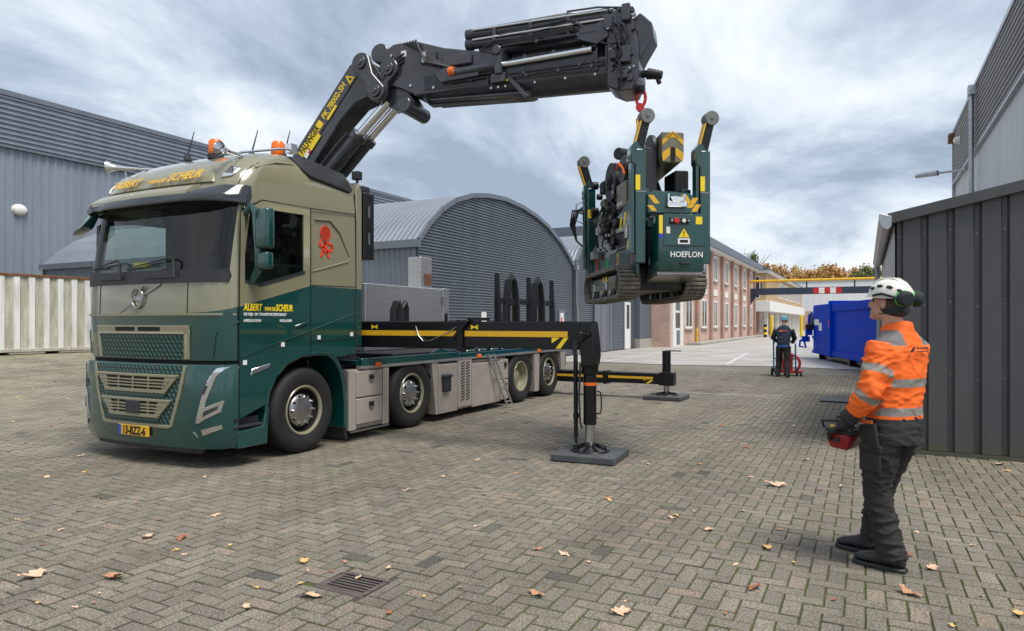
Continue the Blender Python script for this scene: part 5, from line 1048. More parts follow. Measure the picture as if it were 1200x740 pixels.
# lift cylinders
for y_ in (-.12, .12):
    a = MB(); a.cyl((-.1, y_, 3.40), (.80, y_, 4.26), .105, n=20); a.cyl((.76, y_, 4.22), (.84, y_, 4.30), .125, n=20); cy = crane(a, 'lift_cylinder', 'crane_black')
    a = MB(); a.cyl((.82, y_, 4.28), (1.30, y_, 4.70), .062, n=18); crane(a, 'rod', 'chrome', cy, 0)
    a = MB(); a.tube([(.0, y_ - .11, 3.62), (.5, y_ - .12, 4.12), (.7, y_ - .11, 4.30)], .014, 6); crane(a, 'oil_pipe', 'crane_black', cy, 0)
# knuckle links
def dog(p0, p1, r0, r1, y0, y1, nm='knuckle_link'):
    a = MB(); d = Vector((p1[0] - p0[0], p1[1] - p0[1])); L = d.length; d /= L; an = math.atan2(d.y, d.x); pts = []
    for k in range(13): t_ = an + math.pi / 2 + k * math.pi / 12; pts.append((p0[0] + r0 * math.cos(t_), p0[1] + r0 * math.sin(t_)))
    mid = ((p0[0] + p1[0]) / 2, (p0[1] + p1[1]) / 2); nrm = (-d.y, d.x)
    pts.append((mid[0] - nrm[0] * min(r0, r1) * .62, mid[1] - nrm[1] * min(r0, r1) * .62))
    for k in range(13): t_ = an - math.pi / 2 + k * math.pi / 12; pts.append((p1[0] + r1 * math.cos(t_), p1[1] + r1 * math.sin(t_)))
    pts.append((mid[0] + nrm[0] * min(r0, r1) * .62, mid[1] + nrm[1] * min(r0, r1) * .62))
    a.prism(pts, 'y', y0, y1); o = crane(a, nm, 'crane_black', None, .01)
    for p, r_ in ((p0, r0), (p1, r1)): a = MB(); a.cyl((p[0], y0 - .03, p[1]), (p[0], y0, p[1]), r_ * .62, n=18); a.cyl((p[0], y0 - .045, p[1]), (p[0], y0 - .03, p[1]), r_ * .3, n=12); crane(a, 'pin', 'crane_black', o, .004)
    return o
for y0, y1 in ((-.32, -.25), (.25, .32)): dog((.97, 5.22), (1.21, 4.80), .145, .135, y0, y1); dog((1.38, 5.10), (1.26, 4.78), .15, .1, y0 + .05, y1 + .05)
a = MB(); a.cyl((1.21, -.28, 4.80), (1.21, .28, 4.80), .085, n=18); a.cyl((.97, -.28, 5.22), (.97, .28, 5.22), .09, n=18); crane(a, 'knuckle_pin', 'crane_black', None, 0)
a = MB(); a.cyl((1.64, -.30, 4.575), (1.64, .30, 4.575), .105, n=24); a.prism([(1.2, 4.85), (1.55, 4.9), (1.72, 4.66), (1.64, 4.48), (1.25, 4.66)], 'y', -.14, .14); crane(a, 'cylinder_bearing', 'crane_black')
# outer boom: housing, hexagonal telescope, cylinder, stowed jib, head
a = MB(); a.prism([(1.22, 5.20), (1.28, 5.38), (1.42, 5.46), (1.75, 5.46), (2.2, 5.30), (2.85, 5.15), (3.0, 5.06), (3.0, 4.72), (2.2, 4.70), (1.78, 4.70), (1.55, 4.82), (1.26, 4.94)], 'y', -.2, .2); ob = crane(a, 'outer_boom', 'crane_black', None, .018)
def hexsec(x0, x1, zb0, zb1, hh, w, name, par):
    a = MB(); rg = []
    for x_, zb in ((x0, zb0), (x1, zb1)): rg.append([(x_, -w * .35, zb), (x_, w * .35, zb), (x_, w, zb + hh * .38), (x_, w, zb + hh), (x_, -w, zb + hh), (x_, -w, zb + hh * .38)])
    a.loft(rg); return crane(a, name, 'crane_black', par, .01)
hexsec(1.9, 4.72, 4.60, 4.51, .36, .2, 'telescope_section', ob); hexsec(2.85, 4.30, 4.625, 4.575, .38, .225, 'telescope_section', ob)
a = MB(); a.prism([(1.92, 4.68), (2.0, 4.615), (3.35, 4.55), (3.42, 4.57), (3.4, 4.59), (2.0, 4.65)], 'y', -.17, .17); crane(a, 'guard_plate', 'crane_black', ob)
a = MB(); a.prism([(3.08, 4.86), (3.16, 4.99), (4.10, 5.05), (4.26, 4.97), (4.26, 4.86)], 'y', -.17, .2); crane(a, 'cylinder_box', 'crane_black', ob)
a = MB(); a.cyl((2.35, -.27, 4.90), (3.05, -.27, 4.925), .055, n=14); crane(a, 'extension_cylinder', 'crane_black', ob, 0); a = MB(); a.cyl((3.05, -.27, 4.925), (4.25, -.27, 4.955), .036, n=14); crane(a, 'extension_rod', 'chrome', ob, 0)
a = MB(); a.box(2.98, 3.08, -.33, .1, 4.80, 5.13); a.cyl((3.02, -.36, 5.1), (3.02, .2, 5.1), .06, n=14); a.box(2.92, 3.12, -.30, -.2, 4.70, 4.82); crane(a, 'cylinder_bracket', 'crane_black', ob)
a = MB(); a.prism([(2.1, 4.92), (2.25, 4.99), (2.75, 4.92), (2.75, 4.82), (2.2, 4.80)], 'y', -.30, -.2); a.prism([(3.05, 4.84), (3.12, 4.84), (3.42, 4.50), (3.36, 4.47)], 'y', -.24, -.2); crane(a, 'boom_bracket', 'crane_black', ob)
a = MB(); a.box(3.0, 3.14, -.236, -.231, 4.72, 4.75); crane(a, 'decal', 'bright_yellow', ob, 0); a = MB(); a.cyl((2.33, -.30, 4.92), (2.4, -.30, 4.925), .06, n=12); crane(a, 'coupling', 'orange_lens', ob, 0)
# stowed fly jib over the boom
for z0, z1, y_, nm in ((5.26, 5.27, -.12, 'a'), (5.39, 5.365, -.12, 'b')):
    a = MB(); a.cyl((2.56, y_, z0 + .05), (4.55, y_, z1 + .02), .062, n=16); crane(a, 'jib_cylinder', 'crane_black', ob, 0)
    a = MB(); a.cyl((2.50, y_, z0 + .05), (2.60, y_, z0 + .05), .075, n=14); crane(a, 'cylinder_cap', 'crane_black', ob, .006)
a = MB(); a.prism([(2.66, 5.22), (2.62, 5.44), (2.72, 5.49), (4.6, 5.42), (4.6, 5.14), (2.8, 5.16)], 'y', -.08, .16); jb = crane(a, 'fly_jib', 'crane_black', ob, .012)
a = MB(); a.tube([(2.6, -.13, 5.50), (3.3, -.13, 5.505), (3.9, -.13, 5.51), (4.0, -.14, 5.48), (4.45, -.15, 5.475), (4.72, -.12, 5.43)], .014, 6); crane(a, 'oil_pipe', 'steel', jb, 0)
for pts in ([(3.0, -.2, 5.35), (3.9, -.2, 5.40), (4.05, -.2, 5.36), (4.12, -.22, 5.24), (4.45, -.22, 5.22)], [(3.3, -.19, 5.30), (3.95, -.2, 5.36), (4.1, -.22, 5.30), (4.18, -.22, 5.20), (4.5, -.24, 5.18)], [(4.0, -.2, 5.12), (4.25, -.24, 5.1), (4.4, -.24, 5.02), (4.5, -.2, 5.0)], [(3.9, -.16, 5.52), (4.3, -.18, 5.50), (4.6, -.2, 5.44)], [(3.6, -.2, 5.22), (4.1, -.22, 5.19), (4.3, -.24, 5.08)]): a = MB(); a.tube(pts, .012, 6); crane(a, 'oil_pipe', 'crane_black', ob, 0)
# boom head
hd = MB(); hd.prism([(4.42, 4.50), (4.42, 5.26), (4.50, 5.41), (4.68, 5.43), (4.74, 5.27), (4.80, 5.0), (4.82, 4.6), (4.74, 4.42), (4.58, 4.42)], 'y', -.23, .23); hb_ = crane(hd, 'boom_head', 'crane_black', ob, .015)
a = MB(); a.prism([(4.72, 5.30), (4.82, 5.36), (4.96, 5.22), (4.98, 5.05), (4.86, 4.86), (4.78, 4.70), (4.72, 4.80)], 'y', -.16, .16); crane(a, 'jib_link', 'crane_black', hb_, .012)
a = MB(); a.prism([(4.05, 5.12), (4.08, 5.24), (4.4, 5.30), (4.46, 5.1), (4.3, 5.02)], 'y', -.25, -.2); crane(a, 'side_plate', 'crane_black', hb_, .008)
rq = random.Random(5)
for k in range(26): 
    x_, z_ = rq.uniform(4.44, 4.76), rq.uniform(4.55, 5.42); r_ = rq.choice((.015, .02, .03, .045)); a = MB(); a.cyl((x_, -.23 - rq.uniform(.015, .07), z_), (x_, -.2, z_), r_, n=10); crane(a, 'fitting', rq.choice(('crane_black', 'crane_black', 'crane_black', 'steel')), hb_, 0)
for k in range(7): 
    x_, z_ = rq.uniform(4.45, 4.6), rq.uniform(4.7, 5.3); a = MB(); a.tube([(x_, -.26, z_), (x_ + .06, -.33, z_ - .05), (x_ + .1, -.31, z_ - .2), (x_ + .04, -.25, z_ - .3)], .013, 6); crane(a, 'hose', 'black_plastic', hb_, 0)
for (x_, z_, w_, h_) in ((4.40, 5.18, .1, .16), (4.5, 4.98, .12, .1), (4.6, 4.74, .12, .2), (4.47, 4.80, .09, .12), (4.62, 5.24, .1, .2), (4.56, 4.55, .13, .1)): a = MB(); a.box(x_, x_ + w_, -.30, -.22, z_, z_ + h_); crane(a, 'valve_block', 'crane_black', hb_, .008)
a = MB(); a.cyl((4.88, -.02, 4.66), (5.06, -.02, 4.62), .07, .05, n=12); a.cyl((4.8, -.02, 4.66), (4.92, -.02, 4.66), .045, n=10); a.cyl((5.0, -.02, 4.60), (5.03, -.02, 4.52), .03, n=8); crane(a, 'end_coupling', 'black_metal', hb_, .006)
a = MB(); a.box(3.1, 4.45, .02, .16, 4.9, 5.25); crane(a, 'jib_saddle', 'crane_black', ob, .01)
for k in range(5): a = MB(); z_ = 5.38 - .02 * k; a.tube([(1.6 + .05 * k, -.2 - .012 * k, 5.44), (1.95, -.225 - .01 * k, 5.24 - .03 * k), (2.25 + .08 * k, -.235, 5.0 - .02 * k), (2.6, -.25, 4.93 - .02 * k), (2.95, -.28, 4.96 - .03 * k)], .016, 7); crane(a, 'hose', 'black_plastic', ob, 0)
for k in range(3): a = MB(); a.tube([(1.05, -.22, 5.28 + .03 * k), (1.2, -.25, 5.12 - .05 * k), (1.3, -.27, 4.95), (1.45, -.24, 5.1 + .06 * k), (1.6, -.21, 5.2 + .05 * k)], .014, 6); crane(a, 'hose', 'black_plastic', ob, 0)
a = MB(); a.box(1.55, 1.63, -.205, -.2, 5.26, 5.34); crane(a, 'decal', 'white', ob, 0); a = MB(); a.box(2.2, 2.62, -.25, -.2, 5.02, 5.16); crane(a, 'hose_guard', 'crane_black', ob, .01); a = MB(); a.box(1.9, 1.96, -.255, -.23, 5.12, 5.26); crane(a, 'hose_clamp', 'steel', ob, 0)
a = MB(); a.cyl((1.15, -.12, 5.40), (1.15, .2, 5.40), .14, n=18); crane(a, 'hose_roll', 'crane_black', ob, .01)
# pipes, bolts and weld seams along the telescope
for z_, x0, x1 in ((4.80, 2.3, 4.4), (4.76, 3.2, 4.42), (4.995, 3.2, 4.3), (5.17, 2.75, 4.3)):
    a = MB(); a.tube([(x0, -.235, z_), (lerp(x0, x1, .3), -.24, z_ + .012), (lerp(x0, x1, .7), -.24, z_ + .005), (x1, -.245, z_ + .01)], .011, 6); crane(a, 'oil_pipe', 'crane_black', ob, 0)
    for f_ in (.15, .5, .85): a = MB(); xx_ = lerp(x0, x1, f_); a.box(xx_ - .02, xx_ + .02, -.256, -.225, z_ - .02, z_ + .03); crane(a, 'pipe_clamp', 'crane_black', ob, .004)
for x_ in (2.9, 3.0, 3.1, 3.5, 3.9, 4.28): a = MB(); a.cyl((x_, -.228, 4.66), (x_, -.238, 4.66), .016, n=8); crane(a, 'bolt', 'steel', ob, 0)
for x_ in (2.85, 4.3, 4.42): a = MB(); a.bar((x_, -.232, 4.70), (x_, -.232, 4.99), .02, .02); crane(a, 'edge_collar', 'crane_black', ob, .003)
for x_, z_ in ((1.4, 5.3), (1.5, 5.05), (1.75, 5.38), (1.7, 4.85), (2.0, 5.2), (2.05, 4.78)): a = MB(); a.cyl((x_, -.2, z_), (x_, -.216, z_), .02, n=8); crane(a, 'bolt', 'steel', ob, 0)
a = MB(); a.prism([(1.85, 5.12), (1.9, 5.3), (2.1, 5.26), (2.1, 5.06)], 'y', -.235, -.2); crane(a, 'valve_cover', 'crane_black', ob, .008)
for k in range(4): a = MB(); a.tube([(2.75, -.2 - .01 * k, 5.18), (2.95, -.22 - .01 * k, 5.22 + .015 * k), (3.2, -.21, 5.20 + .02 * k), (3.6, -.2, 5.23 + .02 * k), (4.0, -.2, 5.26 + .015 * k)], .012, 6); crane(a, 'hose', 'black_plastic', ob, 0)
for p0, p1 in (((2.62, 5.34), (4.5, 5.335)), ((2.62, 5.47), (4.5, 5.44))): a = MB(); a.cyl((p0[0], -.19, p0[1]), (p1[0], -.19, p1[1]), .017, n=10); crane(a, 'jib_rod', 'chrome', jb, 0)
for x_ in (2.9, 3.4, 3.9): a = MB(); a.box(x_, x_ + .05, -.2, -.06, 5.22, 5.48); crane(a, 'jib_clamp', 'crane_black', jb, .006)
# hook shackle under the head
a = MB(); a.box(4.75, 4.85, -.05, .05, 4.44, 4.52); a.cyl((4.8, -.06, 4.47), (4.8, .06, 4.47), .035, n=12); hk = crane(a, 'hook_swivel', 'black_metal', None, .01)
a = MB(); n0 = 18; a.tube([(4.8 + .055 * math.cos(k * 6.2832 / n0), 0, 4.375 + .10 * math.sin(k * 6.2832 / n0)) for k in range(n0 + 1)], .02, 8); crane(a, 'ring', 'red', hk, 0)
a = MB(); a.tube([(4.8, 0, 4.29), (4.80, 0, 4.24), (4.835, 0, 4.18), (4.84, 0, 4.12), (4.80, 0, 4.06), (4.76, 0, 4.08), (4.75, 0, 4.13)], [.03, .034, .036, .038, .034, .026, .012], 8); a.cyl((4.79, -.035, 4.26), (4.79, .035, 4.26), .05, n=12); crane(a, 'hook', 'red', hk, 0)

# ---- outriggers
def outrigger(y, z0, z1, x_in, x_mid, x_out, top, kind):
    hz = (z0 + z1) / 2; H_ = z1 - z0
    a = MB(); a.box(x_in, x_mid, y - .14, y + .14, z0, z1); b0 = a.build('outrigger_beam', 'beam_black', TRK, bevel=.012)
    a = MB(); a.box(x_mid, x_out - .02, y - .115, y + .115, z0 + .02, z1 - .005); b1 = a.build('outrigger_extension', 'beam_black', TRK, bevel=.01)
    a = MB(); a.box(x_mid - .05, x_mid + .03, y - .16, y + .16, z0 - .015, z1 + .02); a.build('collar', 'beam_black', b1, bevel=.008)
    sh_ = .068 if kind == 'near' else .05
    for xa, xb, yy in ((x_in + (.9 if kind == 'near' else .55), x_mid - .06, y - .1425), (x_mid + .05, x_out - .16, y - .1175)):
        a = MB(); a.box(xa, xb, yy - .001, yy, hz - sh_ / 2 + .02, hz + sh_ / 2 + .02); a.build('yellow_stripe', 'yellow', b1)
    for dx in (0, .11):
        a = MB(); xa = x_out - .42 + dx; a.prism([(xa - (.0 if dx else -.06), z0 + .03 + (0 if dx else .06)), (xa + .06, z0 + .03 + (0 if dx else .06)), (xa + .16, hz - .02), (xa + .10 + (0 if dx else -.04), hz - .02)], 'y', y - .1185, y - .1175); a.build('chevron', 'bright_yellow', b1)
    return b0, b1
b0, b1 = outrigger(1.27, 1.235, 1.585, -1.2, 2.72, 4.32, 0, 'near')
for x_ in (1.32, 2.86): a = MB(); a.prism([(x_, 1.48), (x_ + .05, 1.505), (x_ + .10, 1.48), (x_ + .10, 1.54), (x_ + .05, 1.515), (x_, 1.54)], 'y', 1.127, 1.1295); a.build('decal', 'bright_yellow', b0) if x_ < 2 else a.build('decal', 'bright_yellow', b0, loc=(0, .023, 0))
a = MB(); a.tube([(2.05, 1.12, 1.52), (2.1, 1.11, 1.4), (2.18, 1.1, 1.33), (2.3, 1.1, 1.34), (2.55, 1.12, 1.45), (2.7, 1.12, 1.53)], .006, 6); a.build('cable', 'steel', b0); a = MB(); a.bar((2.62, 1.11, 1.36), (2.84, 1.11, 1.60), .02, .04); a.box(2.80, 3.05, 1.14, 1.3, 1.59, 1.63); a.build('locking_lever', 'beam_black', b0, bevel=.004)
def leg(x, y, zt, zb, zc, r, head):
    a = MB()
    if head: a.prism([(x - .08, 1.22), (x - .10, 1.30), (x - .10, 1.575), (x + .06, 1.58), (x + .09, 1.36), (x + .10, 1.18), (x + .08, 1.06), (x - .07, 1.06)], 'y', y - .11, y + .11); a.cyl((x, y, 1.10), (x, y, .96), .105, .09, n=20)
    else: a.box(x - .13, x + .17, y - .12, y + .12, .28, .55); a.cyl((x, y, .5), (x, y, zt + .01), r * 1.15, n=18); a.box(x - .02, x + .3, y - .05, y + .05, zt, zt + .02)
    hd_ = a.build('outrigger_leg', 'beam_black', TRK, bevel=.015)
    a = MB(); a.cyl((x, y, zt), (x, y, zb), r, n=24); a.build('leg_tube', 'beam_black', hd_); a = MB(); a.cyl((x, y, zb), (x, y, zc), r * .76, n=24); a.build('leg_rod', 'steel', hd_)
    a = MB(); a.lathe([(r * .5, zc + .06), (r * .9, zc + .02), (r * 1.1, zc - .01), (.22, .105), (.23, .088), (0, .088)], (x, y, 0), (0, 0, 1), 24); ft = a.build('foot', 'beam_black', hd_)
    for k in range(8): t_ = k * .785; a = MB(); a.add([(x + r * .7 * math.cos(t_), y + r * .7 * math.sin(t_), zc + .03), (x + .215 * math.cos(t_), y + .215 * math.sin(t_), .112), (x + .15 * math.cos(t_), y + .15 * math.sin(t_), .10)] * 1, [(0, 1, 2)]); a.bar((x + r * .8 * math.cos(t_), y + r * .8 * math.sin(t_), zc), (x + .21 * math.cos(t_), y + .21 * math.sin(t_), .11), .014, .03); a.build('rib', 'beam_black', ft)
    a = MB(); zz_ = .86 if head else .80; a.cyl((x, y, zz_ - .018), (x, y, zz_ + .018), r * 1.03, n=24); a.build('reflex_band', 'orange_lens', hd_)
    return hd_
l0 = leg(4.39, 1.27, 1.3, .39, .155, .076, True); l1 = leg(3.61, 7.69, .98, .33, .125, .075, False)
a = MB(); a.cyl((4.30, 1.20, 1.40), (4.30, 1.13, 1.40), .07, n=18); a.box(4.30, 4.40, 1.11, 1.16, 1.39, 1.45); a.cyl((4.36, 1.13, 1.42), (4.44, 1.10, 1.43), .018, n=8); a.build('swivel', 'beam_black', l0, bevel=.006)
a = MB(); a.cyl((4.24, 1.2, 1.2), (4.245, 1.2, .24), .026, n=10); a.cyl((4.245, 1.2, .24), (4.25, 1.2, .17), .018, n=8); a.cyl((4.245, 1.2, .52), (4.245, 1.2, .46), .034, n=10); a.build('guide_tube', 'beam_black', l0)
a = MB(); a.tube([(4.31, 1.17, 1.1), (4.30, 1.16, .7), (4.31, 1.17, .42), (4.33, 1.18, .35)], .013, 6); a.build('hose', 'black_plastic', l0)
a = MB(); a.tube([(4.49, 1.25, .78), (4.53, 1.24, .77), (4.54, 1.24, .70), (4.54, 1.24, .58), (4.53, 1.24, .53), (4.48, 1.25, .52)], .009, 6); a.build('carry_handle', 'beam_black', l0)
for k in range(3): a = MB(); a.tube([(4.26 + .02 * k, 1.13, 1.38 - .03 * k), (4.25 + .015 * k, 1.11, 1.28), (4.26 + .01 * k, 1.12, 1.18 - .02 * k), (4.29, 1.14, 1.1)], .009, 5); a.build('hose', 'black_plastic', l0)
b2, b3 = outrigger(7.69, .285, .53, -1.1, 2.35, 3.52, 0, 'far')
for i, (x_, y_, rz, lb, w_) in enumerate(((4.40, 1.27, R(4), 'thick grey plastic pad under the near outrigger leg', .74), (3.61, 7.69, R(-2), 'grey plastic pad under the far outrigger leg behind the truck', .76))):
    mat('pad_grey', (.06, .066, .07), .75, var=.25, vs=40, bump=.3, bs=150, dirt=.5, dcol=(.13, .13, .125), ds=5)
    a = MB(); w2 = w_ / 2; a.box(-w2, w2, -w2 * .95, w2 * .95, .004, .086); a.build('outrigger_pad', 'pad_grey', loc=(-7.22 + x_, 6.16 + y_, 0), rot=(0, 0, rz), bevel=.012, label=lb, cat='pad')

# ---- things standing on the deck
sb = empty('storage_box', (-6.88, 8.5, 1.12), label='brushed aluminium storage box standing on the truck deck', cat='box')
a = MB(); a.box(-1.1, 0, -.15, 2.1, 0, 1.06); a.build('body', 'brushed_alu', sb, bevel=.012)
a = MB(); a.box(0.002, .025, 2.0, 2.22, 0, 1.07); a.box(-1.1, .0, 2.1, 2.2, 0, 1.06); a.build('corner_post', 'brushed_alu', sb, bevel=.008)
for z_ in (.25, .86): a = MB(); a.cyl((.03, 2.0, z_ - .06), (.03, 2.0, z_ + .06), .02, n=8); a.build('hinge', 'steel', sb)
a = MB(); a.box(.025, .04, 2.06, 2.14, .45, .62); a.build('latch', 'black_metal', sb, bevel=.005)
sb2 = empty('switch_cabinet', (-7.1, 10.1, 2.18), label='small upright steel cabinet on top of the aluminium storage box', cat='box'); a = MB(); a.box(-.14, .14, -.15, .2, 0, .55); a.build('body', 'brushed_alu', sb2, bevel=.01); a = MB(); a.box(.14, .15, -.05, .18, .05, .26); a.build('panel', 'rust', sb2, bevel=.004)
a = MB(); a.tube([(0, 0, 0), (0, 0, .3), (.02, .05, .42), (.0, .12, .44), (0, .16, .3), (0, .16, 0)], .05, 8); a.tube([(0, .22, 0), (0, .22, .35), (.02, .28, .42), (0, .34, .34), (0, .34, 0)], .045, 8); a.build('hose_bundle', 'black_plastic', loc=(-6.35, 8.35, 1.45), label='black hydraulic hose loops beside the storage box', cat='hose')
ck = empty('load_rack', (-6.42, 11.75, 1.12), label='black steel rack with pointed posts and hooped arms on the truck deck', cat='rack')
for y_, lean in ((0, .0), (1.42, .0), (2.62, -.0)):
    a = MB(); a.prism([(y_ - .02, 0), (y_ + .16, 0), (y_ + .12, .7), (y_ + .03, 1.42), (y_ - .01, 1.42)], 'x', -.05, .05); a.build('post', 'black_metal', ck, bevel=.01)
for y_ in (.62, 1.88):
    a = MB(); a.tube([(0, y_ - .24, .0), (0, y_ - .2, .9), (0, y_ - .13, 1.28), (0, y_, 1.38), (0, y_ + .13, 1.28), (0, y_ + .2, .9), (0, y_ + .24, 0)], [.09, .085, .075, .075, .075, .085, .09], 8); a.box(-.04, .04, y_ - .2, y_ + .2, .78, .9); a.build('hoop', 'black_metal', ck)
for z_ in (.82, .16): a = MB(); a.box(-.06, .03, .0, 2.75, z_, z_ + .11); a.build('cross_bar', 'black_metal', ck, bevel=.01)
a = MB(); a.box(-.9, .1, -.1, 2.8, 0, .06); a.build('base', 'black_metal', ck)

# ================================================================== TRACKED MINI CRANE hanging from the hook (local: -y is its control end facing the camera)
HX, HY = -2.44, 8.16
HF = empty('mini_crane', (HX, HY, 1.79), R(34.7), label='green tracked mini crane hanging from the hook of the truck crane', cat='crane')
Z0 = 1.79
def hb(mb, name, m_, par=None, bevel=.008, **k): return mb.build(name, m_, par or HF, bevel=bevel, **k)
def bx(x0, x1, y0, y1, z0, z1): return MB().box(x0, x1, y0, y1, z0 - Z0, z1 - Z0)
mat('disc_grey', (.16, .16, .16), .7, var=.2, vs=20)
mat('olive', (.155, .15, .10), .4, coat=.2, var=.1, vs=6, dirt=.3, dcol=(.1, .09, .07), ds=5)
mat('rubber_track', (.13, .118, .10), .85, var=.35, vs=14, bump=.5, bs=60, dirt=.8, dcol=(.30, .27, .225), ds=9)
mat('dark_mech', (.022, .022, .023), .45, .3, var=.4, vs=14, dirt=.4, dcol=(.07, .06, .05), ds=8)
for s_ in (-1, 1):
    cx_ = s_ * .385; ylo, yhi = -.78, .86; hz_ = .18
    path = []; r1 = .175
    for k in range(13): t_ = -math.pi / 2 + math.pi * k / 12; path.append((yhi - r1 * .8 + r1 * math.cos(t_), r1 + r1 * math.sin(t_)))
    for k in range(13): t_ = math.pi / 2 + math.pi * k / 12; path.append((ylo + r1 + r1 * 1.0 * math.cos(t_), r1 + .02 + r1 * math.sin(t_)))
    path = [(y, z + .04) for y, z in path]; n_ = len(path)
    ctr = (sum(p[0] for p in path) / n_, sum(p[1] for p in path) / n_)
    outer = path; inner = [(p[0] + (ctr[0] - p[0]) * .0, p[1]) for p in path]
    inn = []
    for i in range(n_):
        p0, p1 = Vector(path[i - 1]), Vector(path[(i + 1) % n_]); d = (p1 - p0).normalized(); nn = Vector((-d.y, d.x)); inn.append((path[i][0] + nn.x * .03, path[i][1] + nn.y * .03))
    a = MB(); w2 = .12
    rgs = []
    for i in range(n_ + 1):
        o_, q_ = outer[i % n_], inn[i % n_]; rgs.append([(cx_ - w2, *o_), (cx_ + w2, *o_), (cx_ + w2, *q_), (cx_ - w2, *q_)])
    a.loft(rgs, caps=False); tk = hb(a, 'track', 'rubber_track', None, 0)
    # lugs spaced along the belt
    dense = []
    for i in range(n_):
        p0, p1 = Vector(path[i]), Vector(path[(i + 1) % n_]); L = (p1 - p0).length; st_ = max(1, int(L / .075))
        for k in range(st_): dense.append((p0.lerp(p1, (k + .5) / st_), (p1 - p0).normalized()))
    for p, d in dense:
        nn = Vector((d.y, -d.x)); c_ = p + nn * .008; a = MB(); a.bar((cx_ - w2, c_.x, c_.y), (cx_ + w2, c_.x, c_.y), .035, .03, up=(0, nn.x, nn.y)); hb(a, 'lug', 'rubber_track', tk, .006)
    a = MB(); a.box(cx_ - .07, cx_ + .07, -.55, .62, .12, .33); fr_ = hb(a, 'track_frame', 'olive', None, .03, seg=2)
    for y_, r_ in ((-.60, .13), (.67, .12)): a = MB(); a.cyl((cx_ - .08, y_, .235), (cx_ + .08, y_, .235), r_, n=20); hb(a, 'sprocket', 'dark_mech', fr_, .01)
    for k in range(6): y_ = -.42 + k * .19; a = MB(); a.cyl((cx_ - .09, y_, .12), (cx_ + .09, y_, .12), .05, n=14); hb(a, 'roller', 'steel' if k % 2 else 'dark_mech', fr_, .006)
    for k in range(2): a = MB(); xx_ = cx_ + s_ * .072; y_ = -.08 + k * .12; a.prism([(y_, .14), (y_ + .05, .14), (y_ + .0, .235), (y_ + .05, .33), (y_, .33), (y_ - .05, .235)], 'x', xx_, xx_ + s_ * .003); hb(a, 'chevron', 'bright_yellow', fr_, 0)
a = bx(-.27, .27, -.7, .95, 1.93, 2.2); hb(a, 'undercarriage', 'dark_mech', None, .02)
a = MB(); a.prism([(-1.16, 2.07 - Z0), (-.5, 1.98 - Z0), (-.5, 2.1 - Z0), (-1.16, 2.12 - Z0)], 'x', -.20, .30); hb(a, 'belly_plate', 'steel', None, .01)
a = MB(); a.box(-.5, .5, -.2, -.05, .16, .26); a.box(-.5, .5, .35, .5, .16, .26); hb(a, 'axle', 'steel', None, .01)
# control box
a = bx(-.21, .29, -1.22, -.86, 2.10, 2.70); cb_ = hb(a, 'control_box', 'green_paint', None, .018, seg=2)
a = bx(-.155, .285, -1.235, -1.22, 2.37, 2.705); hb(a, 'lid', 'green_paint', cb_, .006)
fz = lambda x, z, e_=-1.236: frame((x, e_, z - Z0), (1, 0, 0), (0, 0, 1))
text('HOEFLON', .085, 'white', cb_, fz(-.085, 2.255, -1.2225), bold=.0012, sx=.92)
a = bx(.02, .12, -1.25, -1.22, 2.175, 2.20); hb(a, 'grip', 'dark_mech', cb_, .004); a = bx(-.03, .17, -1.2225, -1.22, 2.20, 2.205)
a = MB(); a.add([(.0, -1.2375, 2.46 - Z0), (.12, -1.2375, 2.46 - Z0), (.06, -1.2375, 2.555 - Z0)], [(0, 1, 2)]); hb(a, 'warning_triangle', 'bright_yellow', cb_, 0); text('!', .07, 'dark_void', cb_, fz(.05, 2.475, -1.238), bold=.002)
a = bx(-.005, .125, -1.2375, -1.235, 2.39, 2.45); hb(a, 'label_plate', 'white', cb_, 0); a = bx(.015, .105, -1.239, -1.2375, 2.405, 2.435); hb(a, 'label_text', 'dark_void', cb_, 0)
a = bx(-.10, .12, -1.245, -1.235, 2.595, 2.665); pn = hb(a, 'switch_panel', 'dark_mech', cb_, .004)
for x_, m_, r_ in ((-.03, 'red', .028), (.05, 'white', .02), (-.08, 'steel', .013), (.10, 'steel', .012)): a = MB(); a.cyl((x_, -1.245, 2.63 - Z0), (x_, -1.275, 2.63 - Z0), r_, n=14); hb(a, 'button', m_, pn, .003)
a = bx(-.13, -.09, -1.2375, -1.235, 2.50, 2.57); hb(a, 'label_plate', 'white', cb_, 0); a = bx(.19, .26, -1.2375, -1.235, 2.60, 2.68); hb(a, 'label_plate', 'bright_yellow', cb_, 0); a = bx(-.205, -.165, -1.2225, -1.22, 2.50, 2.69); hb(a, 'label_plate', 'bright_yellow', cb_, 0); a = bx(-.205, -.165, -1.2225, -1.22, 2.45, 2.495); hb(a, 'label_plate', 'plate_blue', cb_, 0)
